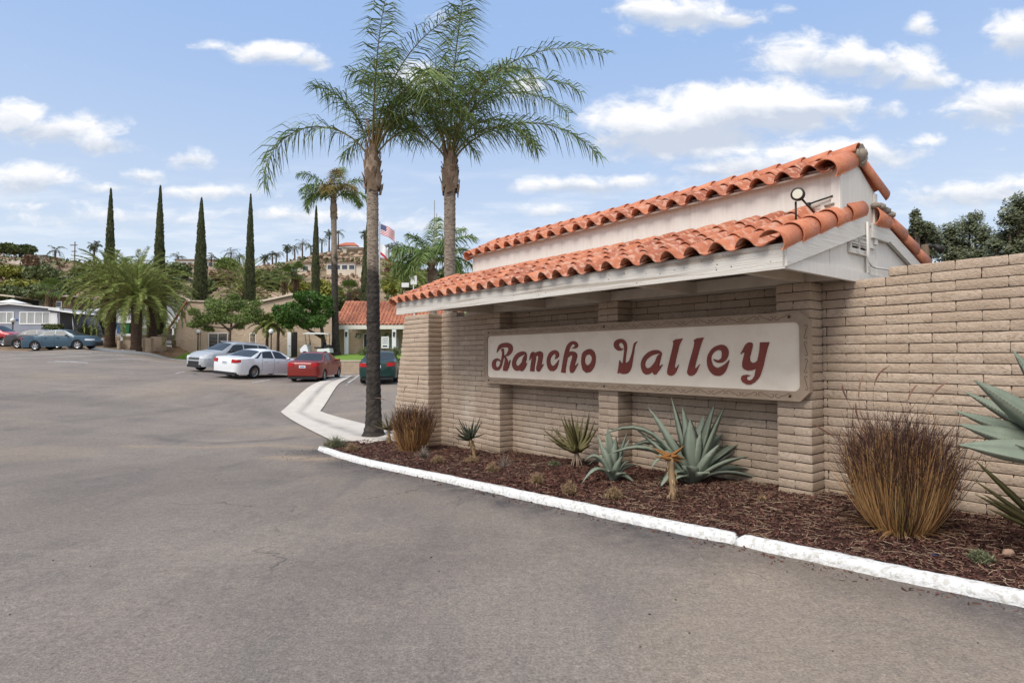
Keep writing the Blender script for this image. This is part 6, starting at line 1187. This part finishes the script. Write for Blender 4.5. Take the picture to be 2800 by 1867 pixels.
b=MB(); b.bar((pts[4][0]-.2,.1,pts[4][1]+.08),(pts[5][0]+.1,.1,pts[5][1]+.10),.7,.16); b.bar((pts[5][0]+.1,.1,pts[5][1]+.1),(pts[6][0],.1,pts[6][1]+.1),.7,.14); b.bar((pts[2][0],.1,pts[2][1]+.06),(pts[4][0],.1,pts[4][1]+.06),.5,.12); b.build('roof_edge',CREAM,ch)
b=MB(); b.box(.3,LB-.3,.3,8.7,4.0,4.2); b.build('roof',DROOF,ch)
b=MB(); barrels(b,(pts[1][0]-.9,-.12,pts[1][1]-.5),(pts[2][0]+.02,-.12,pts[2][1]+.12),8,r=.15,up=Vector((-.5,-.3,.8)),lap=1.05); b.build('rake_tiles',TILEB,ch,True)
def win(par,x0,x1,z0,z1,y=-.03,fr=.06,mull=1,gm=GLS,nm='window'):
    b=MB(); b.box(x0,x0+fr,y,y+.08,z0,z1); b.box(x1-fr,x1,y,y+.08,z0,z1); b.box(x0+fr,x1-fr,y,y+.08,z1-fr,z1); b.box(x0+fr,x1-fr,y,y+.08,z0,z0+fr)
    for i in range(mull): xm=x0+(x1-x0)*(i+1)/(mull+1); b.box(xm-fr*.5,xm+fr*.5,y+.002,y+.078,z0+fr,z1-fr)
    o=b.build(nm,WHT,par); g=MB(); g.box(x0+fr*.8,x1-fr*.8,y+.03,y+.05,z0+fr*.8,z1-fr*.8); g.build('pane',gm,o); return o
x0,z1=onF(571,911); x1,_=onF(623,911); win(ch,x0,x1,1.62,z1,nm='sliding_door')
x0,z1=onF(683,911); x1,_=onF(700,911); win(ch,x0,x1,1.7,z1,mull=0)
x0,z1=onF(787,908); x1,_=onF(797,908); b=MB(); b.box(x0,x1,-.05,0,1.62,z1); d_=b.build('door',WHT,ch); b=MB(); b.tube([(x1-.15,-.11,2.6),(x1-.08,-.05,2.6)],.03,6); b.build('handle',METD,d_)
x1,_=onF(797.5,908); x2,_=onF(811,908); b=MB(); b.box(x1,x2,-.015,0,1.62,z1); b.box(x2,x2+.08,-.05,0,1.62,z1); b.build('door_recess',DRK,ch)
b=MB(); x,z=onF(455+60,830); b.box(onF(508,0)[0],onF(520,0)[0],-.04,-.005,onF(512,868)[1],onF(512,853)[1]); b.build('gable_vent',WOODB,ch)
b=MB(); x_,z_=onF(548,905); b.tube([(x_,-.08,1.7),(x_,-.08,z_)],.05,6); b.build('downpipe',BRK,ch)
# office porch with tiled roof
po=thing('office_porch','tiled-roof office porch with white square columns right of the clubhouse','building',(0,0,0)); ez=at(930,889,48).z; rz_=at(930,826,51.2).z; xa=at(925,0,48).x; xb=-4.3
b=MB(); tilefield(b,xa-.1,xb,47.7,ez+.02,(rz_-ez)/3.4,9,.445,pitch=.30,jit=1.5); b.build('roof_tiles',TILE,po,True)
b=MB(); b.box(xa,xb,47.72,47.86,ez-.34,ez+.0); b.build('fascia_board',WPL,po)
b=MB(); slab(b,xa,xb,47.8,ez-.02,51.2,rz_-.08,.03); slab(b,xa,xb,54.6,ez-.02,51.2,rz_-.08,.03); b.build('roof_deck',SOF,po)
b=MB(); barrels(b,(xa-.1,51.2,rz_+.02),(xb,51.2,rz_+.02),22,r=.12); b.build('ridge_tiles',TILEB,po,True)
b=MB(); b.box(xa-.6,xb,51.0,51.2,1.2,ez+.5); b.box(xa-.6,xa-.4,49.6,51,1.2,ez+.1); b.build('wall',STU,po)
for sx in (955,1083):
    x=at(sx,0,47.9).x; b=MB(); b.box(x-.16,x+.16,47.75,48.05,1.3,ez-.34); c_=b.build('column',WHT,po); b=MB(); b.box(x-.07,x+.07,47.68,47.75,ez-.95,ez-.62); b.box(x-.1,x+.1,47.66,47.75,ez-.62,ez-.57); b.build('sconce',METD,c_)
def P51(sx,sy): q_=at(sx,sy,50.95); return q_.x,q_.z
x0,z1=P51(994,912); x1,_=P51(1025,912); win(po,x0,x1,2.1,z1,y=50.9,mull=1)
x0,z1=P51(1064,925); x1,_=P51(1075,925); x1=x0+.8; win(po,x0,x1,2.4,z1,y=50.9,mull=0,gm=CURT)
for sx,lab in ((980,'hanging fern basket in the porch, left'),(1061,'hanging basket in the porch, right of the near palm trunk')):
    p=at(sx,916,48.9); t=thing('hanging_basket',lab,'hanging plant',p,0,'hanging baskets in the porch'); b=MB(); leafcloud(b,(0,0,-.05),(.32,.3,.22),160,.07,.2); b.build('foliage',BSH,t); b=MB(); b.tube([(0,0,-.25),(0,0,.02)],[.10,.17],8); b.build('basket',WHT,t,True); b=MB(); b.tube([(0,0,0),(0,0,ez-.05-p.z)],.008,4); b.build('chain',METD,t)
for sx,w,m,lab in ((1000,1.2,BSH,'low spiky shrub on the lawn beside the office window'),(1080,1.0,BSH,'flowering shrub at the foot of the right porch column')):
    p=at(sx,972,46.5); b=MB(); leafcloud(b,(0,0,.3),(w*.6,.5,.4),400,.08,.2); tag(b.build('shrub',m,None,False,p),lab,'shrub','shrubs by the porch')
# retaining wall
rw=thing('retaining_wall','low tan block retaining wall between the lawn and the parking bays','wall',(0,0,0)); b=MB(); BR2=mat('block_wall_far',(.40,.31,.225),(.47,.37,.28),scale=5,rough=.9)
for k in range(9):
    z0=.42+k*.105; o=.2 if k%2 else 0; x=-15.5+o
    while x<-1.5: b.box(x+.004,x+.396,38.1+rnd(0,.008),38.3,z0+.006,z0+.10); x+=.4
b.build('blocks',BR2,rw); b=MB(); b.box(-15.6,-1.5,38.13,38.32,.2,1.36); b.build('core',MORT,rw); b=MB(); b.box(-15.6,-1.5,38.07,38.36,1.365,1.43); b.build('cap',CREAM,rw)
# small notice on posts
p=at(1053,936,43); t=thing('notice_sign','white notice board with small text on two posts right of the near palm trunk','sign',(p.x,43,H(p.x,43)),0)
zc=p.z-H(p.x,43); b=MB(); b.box(-.27,.27,-.02,.0,zc-.42,zc+.42); b.build('board',WHT,t); b=MB()
for i in range(9):
    x=-.2
    while x<.2: w=rnd(.03,.09); b.box(x,min(.21,x+w),-.024,-.021,zc+.33-i*.058,zc+.355-i*.058); x+=w+.02
b.box(-.18,.18,-.024,-.021,zc-.34,zc-.22); b.build('text',mat('ink',(.03,.03,.035),rough=.6),t); b=MB(); b.box(-.03,.03,.001,.05,0,zc+.3); b.build('post',METD,t)
# globe lamps, sign posts
def globe(sx,yt,yb,Z,label):
    a=at(sx,yb,Z); c_=at(sx,yt,Z); t=thing('globe_lamp',label,'lamp post',a,0,'white globe lamp posts'); h=c_.z-a.z; b=MB(); b.tube([(0,0,-.4),(0,0,h)],.05,8); b.tube([(0,0,h-.05),(0,0,h+.03)],.10,8); b.build('post',METD,t,True); b=MB(); K=8; b.tube([(0,0,h+.2-.2*math.cos(PI*i/K)) for i in range(K+1)],[max(.004,.2*math.sin(PI*i/K)) for i in range(K+1)],14); b.build('globe',mat('globe',(.75,.75,.74),rough=.3),t,True)
globe(541,913,963,53.5,'globe lamp left of the clubhouse glass door'); globe(741,913,972,46.5,'globe lamp in front of the small feather palms'); globe(34,882,930,52,'globe lamp in front of the grey mobile home')
p=at(333,961,51.5); t=thing('parking_sign','narrow white sign on a thin post by the nearest Canary palm','sign',p,0); b=MB(); b.box(-.11,.11,-.02,0,.95,1.72); b.build('board',WHT,t); b=MB(); b.box(-.07,.07,-.024,-.021,1.3,1.42); b.build('text',mat('ink_blue',(.05,.1,.3),rough=.6),t); b=MB(); b.tube([(0,.02,-.2),(0,.02,1.7)],.022,6); b.build('post',METD,t)
# garden walls and gate
def pier(par,x0s,x1s,yt,yb,Z,nm='pier',d=.4):
    a=at(x0s,yb,Z);c_=at(x1s,yt,Z); b=MB(); k=0; z=a.z-.5
    while z<c_.z: b.box(a.x-rnd(0,.012),c_.x+rnd(0,.012),Z-rnd(0,.015),Z+d,z+.008,min(c_.z,z+.11)-.004); z+=.11
    b.build(nm,BR2,par)
gw=thing('garden_wall','low tan block garden wall with piers below the Canary palms','wall',(0,0,0)); pier(gw,412,442,920,977,54.5,d=.8); pier(gw,378,390,926,963,52.5); pier(gw,390,413,924,970,53.5,'panel'); pier(gw,320,327,930,952,53); pier(gw,327,365,930,957,53.6,'panel')
gt=thing('gate','brown vertical-board gate with two white notices at the clubhouse corner','gate',(0,0,0)); a=at(443,980,56.3);c_=at(481,931,56.3); b=MB(); n=11; w=(c_.x-a.x)/n
for i in range(n): b.box(a.x+i*w+.008,a.x+(i+1)*w-.008,56.3,56.34,a.z-.1,c_.z+rnd(-.01,.01))
b.box(a.x,c_.x,56.341,56.39,a.z+.3,a.z+.42); b.box(a.x,c_.x,56.341,56.39,c_.z-.35,c_.z-.23); b.build('boards',WOODB,gt)
for (x0s,x1s,yt,yb,lab) in ((451,468,932,939,'upper'),(450,469,943,954,'lower')):
    q1=at(x0s,yb,56.25);q2=at(x1s,yt,56.25); b=MB(); b.box(q1.x,q2.x,56.26,56.295,q1.z,q2.z); o=b.build('notice',WHT,gt); o['label']=lab+' white notice plate'; b=MB(); zm=(q1.z+q2.z)/2; b.box(q1.x+.06,q2.x-.06,56.255,56.259,zm-.03,zm+.03); b.build('text',MATS['ink_blue'],o)
# white kerb + wheel stops of the left lot
b=MB()
K_=[(-31.0,43.0),(-30.75,45),(-30.6,48.5),(-30.2,51.6),(-28.8,52.2)]
for i in range(len(K_)-1):
    for j in range(4):
        a=Vector(K_[i]).lerp(Vector(K_[i+1]),j/4);c_=Vector(K_[i]).lerp(Vector(K_[i+1]),(j+1)/4); b.bar((a.x,a.y,H(*a)+.07),(c_.x,c_.y,H(*c_)+.07),.2,.26)
tag(b.build('kerb',CURB),'white painted kerb below the Canary palms at the left lot','kerb','white painted kerbs')
for y,lab in ((42.3,'wheel stop nearest the blue sedan'),(45.2,'middle wheel stop of the empty bays'),(48.1,'wheel stop nearest the garden wall')):
    x=-31.5; b=MB(); b.poly([[(-.9,0),(.9,0),(.82,.13),(-.82,.13)]],-.09,.09); o=b.build('wheel_stop',mat('stop_paint',(.62,.61,.59),(.5,.48,.45),scale=8,rough=.9),None,False,(x,y,H(x,y)+.005)); o.rotation_euler=(math.atan2(0,1),0,R(93)); tag(o,lab,'wheel stop','concrete wheel stops')
# mobile home
mh=thing('mobile_home','grey mobile home with low white-edged roof and white-framed windows','house',(0,0,0)); Z=60
def PM(sx,sy,zz=60): q_=at(sx,sy,zz); return q_.x,q_.z
xl,_=PM(-90,0); xr_,zb=PM(163,908); _,zt=PM(163,848); _,zp=PM(52,834); xp,_=PM(52,0)
b=MB(); b.poly([[(xl,zb-1),(xr_,zb-1),(xr_,zt),(xp,zp),(xl,zt+.1)]],60,66); b.build('wall',GRY,mh)
b=MB(); b.bar((xp,62.9,zp+.12),(xr_+.25,62.9,zt+.1),6.6,.14,up=(0,0,1)); b.bar((xl,62.9,zt+.25),(xp,62.9,zp+.12),6.6,.14); b.build('roof',WHT,mh)
for (a_,c_,y1,y2,mu) in ((-40,38,852,885,3),(54,138,852,887,3)):
    x0,z1=PM(a_,y1); x1,z0=PM(c_,y2); win(mh,x0,x1,z0,z1,y=59.95,fr=.12,mull=mu,gm=CURT)
x0,z1=PM(138,856); x1,z0=PM(157,887); b=MB(); b.box(x0,x1,59.95,59.99,z0,z1); b.build('shutter',WHT,mh)
x0,z1=PM(43,872); x1,z0=PM(50,877); b=MB(); b.box(x0,x1,59.96,59.99,z0,z1); b.build('number_plaque',MATS['ink_blue'],mh)
cp=thing('carport','dark-soffited carport roof on thin posts beside the grey mobile home','carport',(0,0,0)); x0,z0=PM(163,862); x1,z1=PM(247,866); b=MB(); b.bar((x0,61,z0+.5),(x1,61,z1+.2),5,.12); b.build('roof',WHT,cp); b=MB(); b.bar((x0,61,z0+.38),(x1,61,z1+.08),4.8,.10); b.build('soffit',DRK,cp); b=MB()
for sx in (186,226): q_=at(sx,868,60); b.tube([(q_.x,59,q_.z-3),(q_.x-.3,59,q_.z+.1)],.05,6)
b.build('post',METG,cp,True)
q1=at(118,907,58.5); q2=at(168,886,58.5); b=MB()
for i in range(1800): p=Vector((rnd(q1.x,q2.x),rnd(58.2,59),rnd(q1.z-.2,q2.z))); a_=Vector((random.gauss(0,1),random.gauss(0,1),random.gauss(0,1))).normalized()*.08; c_=a_.orthogonal(); b.add([p-a_,p+c_*.5,p+a_,p-c_*.5],[(0,1,2,3)])
tag(b.build('hedge',BSH),'clipped dark green hedge in front of the grey mobile home','hedge')
wf=thing('white_fence','white panel fence under the carport, partly covered by vines','fence',(0,0,0)); q1=at(173,916,62); q2=at(250,892,62); b=MB(); n=12; w=(q2.x-q1.x)/n
for i in range(n): b.box(q1.x+i*w+.02,q1.x+(i+1)*w-.02,62,62.05,q1.z-.3,q2.z+rnd(-.03,.1))
b.build('panel',WHT,wf)
b=MB(); leafcloud(b,((q1.x+q2.x)/2+1.2,61.6,(q1.z+q2.z)/2),(1.5,.4,.9),500,.10,.2); leafcloud(b,(q2.x+.4,61.2,q1.z+.3),(1.4,.8,.8),500,.1,.2); tag(b.build('vine',BSH),'dark vines and shrubs at the right end of the white fence','vine')
wh=thing('white_house','white house with porch railing half hidden behind the Canary palms','house',(0,0,0)); Z=67
x0,zb=PM(252,925,67); x1,zt=PM(505,822,67); xm,_=PM(385,0,67); b=MB(); b.box(x0,xm,67,73,zb-1.5,PM(0,852,67)[1]); b.box(xm,x1,68.5,74,zb-1.5,zt); b.build('wall',WHT,wh)
b=MB(); b.box(x0-.4,xm+.2,66.6,73.4,PM(0,851,67)[1],PM(0,845,67)[1]); b.box(xm,x1+.4,67.4,74.4,zt,zt+.25); b.build('roof',mat('pale_roof',(.55,.56,.58),rough=.8),wh)
xA,zA=PM(392,893,66); xB,_=PM(492,893,66); b=MB(); h_=1.0; b.box(xA,xB,66,66.06,zA+h_-.06,zA+h_+.02); b.box(xA,xB,66,66.06,zA,zA+.06); n=int((xB-xA)/.16)
for i in range(n): b.box(xA+i*.16,xA+i*.16+.05,66.01,66.05,zA+.06,zA+h_-.06)
b.build('railing',WHT,wh); b=MB(); b.box(xA-.3,xB,65.9,68.5,zA-.2,zA-.0); 
for sx in (395,440,488): x=PM(sx,0,66)[0]; b.box(x-.09,x+.09,65.9,66.1,zA-2,zt)
b.build('porch',WHT,wh); win(wh,PM(420,0,68.4)[0],PM(450,0,68.4)[0],PM(0,885,68.4)[1],PM(0,850,68.4)[1],y=68.42,mull=1)
for sx,m,lab in ((333,mat('bin_blue',(.02,.09,.28),rough=.5),'blue wheelie bin by the white house'),(350,mat('bin_green',(.015,.10,.035),rough=.5),'green wheelie bin beside the blue one')):
    p=at(sx,912,60); b=MB(); b.poly([[(-.28,0),(.28,0),(.34,1.0),(-.34,1.0)]],-.3,.3); b.box(-.37,.37,-.34,.34,1.0,1.08); tag(b.build('wheelie_bin',m,None,False,p),lab,'bin','wheelie bins')
ps=thing('parasol','white garden parasol above the grey mobile home roof','parasol',at(32,846,72)); b=MB(); b.tube([(0,0,.7),(0,0,1.25)],[2.0,.03],8,cap=False); b.build('canopy',WHT,ps); b=MB(); b.tube([(0,0,-1.5),(0,0,1.2)],.04,6); b.build('pole',METG,ps)
dc=thing('cabin','small dark brown cabin roof and wall between the fan palm and Canary palm crowns','house',(0,0,0)); q1=at(146,850,78); q2=at(176,806,78); b=MB(); b.box(q1.x,q2.x+1,78,82,q1.z-2,q2.z-.3); b.build('wall',WOODB,dc); b=MB(); b.box(q1.x-.4,q2.x+1.4,77.5,82.5,q2.z-.3,q2.z-.1); b.build('roof',CREAM,dc); win(dc,q1.x+.3,q1.x+1.1,q2.z-1.7,q2.z-.9,y=77.95,fr=.06,mull=0)
lr=thing('far_carport','dark carport with pale roof edge at the far left above the parasol','carport',(0,0,0)); q1=at(-40,832,80); q2=at(48,812,80); b=MB(); b.bar((q1.x,82,q2.z+.5),(q2.x,82,q2.z),5,.2); b.build('roof',CREAM,lr); b=MB(); b.box(q1.x,q2.x-.3,83,84,q1.z-1,q2.z-.2); b.build('wall',DRK,lr)
# hill houses
def house(label,x0s,x1s,yb,yw,yr,Z,wm,rm,gable=False,wins=0,dep=9,name='hill_house'):
    t=thing(name,label,'house',(0,0,0),0,'houses on the hill'); a=at(x0s,yb,Z);c_=at(x1s,yw,Z); zr=at(x0s,yr,Z).z; b=MB(); b.box(a.x,c_.x,Z,Z+dep,a.z-5,c_.z); b.build('wall',wm,t)
    b=MB(); o=.6; x0,x1,y0,y1,z=a.x-o,c_.x+o,Z-o,Z+dep+o,c_.z+.01; w=(x1-x0); 
    if gable: vs=[(x0,y0,z),(x1,y0,z),(x1,y1,z),(x0,y1,z),((x0+x1)/2,y0,zr),((x0+x1)/2,y1,zr)]; fs=[(0,1,4),(2,3,5),(0,4,5,3),(1,2,5,4),(0,3,2,1)]
    else: k=min(w*.3,dep*.5); vs=[(x0,y0,z),(x1,y0,z),(x1,y1,z),(x0,y1,z),(x0+k,(y0+y1)/2,zr),(x1-k,(y0+y1)/2,zr)]; fs=[(0,1,5,4),(1,2,5),(2,3,4,5),(3,0,4),(0,3,2,1)]
    b.add(vs,fs); b.build('roof',rm,t)
    for i in range(wins):
        x=a.x+(c_.x-a.x)*(i+.5)/wins; win(t,x-.9,x+.9,c_.z-2.3,c_.z-.8,y=Z-.06,fr=.12,mull=0)
    return t
house('beige crest house with low roof left of the third cypress',478,545,729,710,702,188,CREAM,mat('tan_roof',(.36,.27,.2),rough=.9),wins=4); house('beige wing of the crest house right of the third cypress',556,582,728,710,704,190,CREAM,MATS['tan_roof'],wins=2)
house('red-roofed house on the hill crest right of the slim queen palm',921,974,680,672,657,226,CREAM,RED_ROOF,wins=3)
house('long pale terrace building with dark open underside below the red roof',938,1012,694,677,672,221,CREAM,WHT,dep=5); b=MB(); q1=at(948,693,220.8);q2=at(1010,681,220.8); b.box(q1.x,q2.x,220.6,220.8,q1.z,q2.z); b.build('shade_opening',WOODB,bpy.data.objects['hill_house.003'])
house('cream two-storey house on the slope between the fifth cypress and the slim queen palm',893,972,750,716,708,168,CREAM,MATS['tan_roof'],gable=False,wins=4); house('cream garage wing at the right of the slope house',974,1000,752,722,716,166,CREAM,MATS['tan_roof'],wins=0)
house('tiny white flat-roofed house on the left crest',68,122,705,698,696,160,WHT,WHT,wins=3,dep=6); house('pale low house beside the fourth cypress on the saddle',792,850,728,720,715,170,CREAM,MATS['tan_roof'],wins=2)
rv=thing('ruined_wall','broken white retaining wall on the bare left slope','wall',(0,0,0)); b=MB()
for i in range(26):
    x0s=-10+i*4.6; q1=at(x0s,724+rnd(-2,2)-(abs(i-14)*.3),140);q2=at(x0s+4.8,713+rnd(-2,4)-(abs(i-14)*.2),140); b.box(q1.x,q2.x,140,140.6,q1.z-1,q2.z)
b.build('blocks',mat('pale_stone',(.62,.55,.48),(.45,.36,.29),scale=1,rough=1),rv)
# utility pole, masts, flags
p=at(204,718,150); t=thing('utility_pole','dark utility pole with crossarms on the left hill crest','utility pole',p); h=at(204,661,150).z-p.z; b=MB(); b.tube([(0,0,-3),(0,0,h)],[.16,.12],6); b.build('pole',WOODB,t); b=MB(); b.box(-1.2,.6,-.1,.1,h-1.0,h-.8); b.box(-.8,.5,-.1,.1,h-2.6,h-2.4); b.build('crossarm',WOODB,t)
for i,(sx,yt) in enumerate(((1187,548),(1193,584))): p=at(sx,800,34); h=at(sx,yt,34).z-p.z; b=MB(); b.tube([(0,0,-2),(0,0,h)],.03,5); tag(b.build('antenna_mast',METG,None,True,p),('taller' if i==0 else 'shorter')+' thin antenna mast above the bushy queen palm','antenna','antenna masts')
p=at(1036,974,44); fz=H(p.x,44); t=thing('flagpole','flagpole behind the near dark palm trunk carrying two flags','flagpole',(p.x,44,fz)); h=at(1036,606,44).z-fz; b=MB(); b.tube([(0,0,-.2),(0,0,h)],[.06,.04],8); b.build('pole',METG,t,True)
FR=mat('flag_red',(.50,.03,.045),rough=.8); FW=mat('flag_white',(.72,.72,.72),rough=.8); FB=mat('flag_blue',(.03,.045,.16),rough=.8)
def flag(label,yt,wd,hh,stripes,sag,nm):
    z0=at(1036,yt,44).z-fz; b=MB(); n=26; m=stripes; vs=[];g=[]
    for j in range(m+1):
        for i in range(n+1):
            u=i/n; v=j/m; vs.append((.07+u*wd*.93,.12*math.sin(u*7+v*1.2)*u,z0-v*hh-sag*u**1.2-.03*math.sin(u*9)*u))
    b.add(vs,[(j*(n+1)+i,j*(n+1)+i+1,(j+1)*(n+1)+i+1,(j+1)*(n+1)+i) for j in range(m) for i in range(n)])
    b.m=[]
    for j in range(m):
        for i in range(n):
            if stripes==13: b.m.append(2 if (j<7 and i<n*.4) else (0 if j%2==0 else 1))
            else: b.m.append(0 if j>=m-2 else 1)
    o=b.build(nm,[FR,FW,FB],None,True,(p.x,44,fz)); tag(o,label,'flag','flags on the flagpole'); return o
f1=flag('striped red and white flag with starred blue canton flying right of the near palm trunk',612,1.12,.78,13,.52,'flag')
b=MB()
for r_ in range(5):
    for c_ in range(5): u=(c_+.7)*.075; b.box(.07+u*1.2-.014,.07+u*1.2+.014,-.02+.12*math.sin(u*7)*u,-.012+.12*math.sin(u*7)*u,at(1036,612,44).z-fz-.06-r_*.085-.62*u**1.2-.014,at(1036,612,44).z-fz-.06-r_*.085-.62*u**1.2+.014)
b.build('star',FW,f1)
flag('white flag with red lower band drooping below the striped flag',664,.62,.9,8,.55,'flag')
# satellite dish and vent on the porch roof
p=at(1128,765,33); t=thing('rooftop_antenna','small white panel antenna on a pole beside the bushy queen palm','antenna',at(1135,800,33)); b=MB(); b.tube([(0,0,-3),(-.1,0,.6)],.03,6); b.build('pole',WHT,t); b=MB(); b.box(-.25,.1,-.05,.05,.45,.95); b.box(-.75,-.35,-.08,.08,.3,.55); b.build('panel',WHT,t)
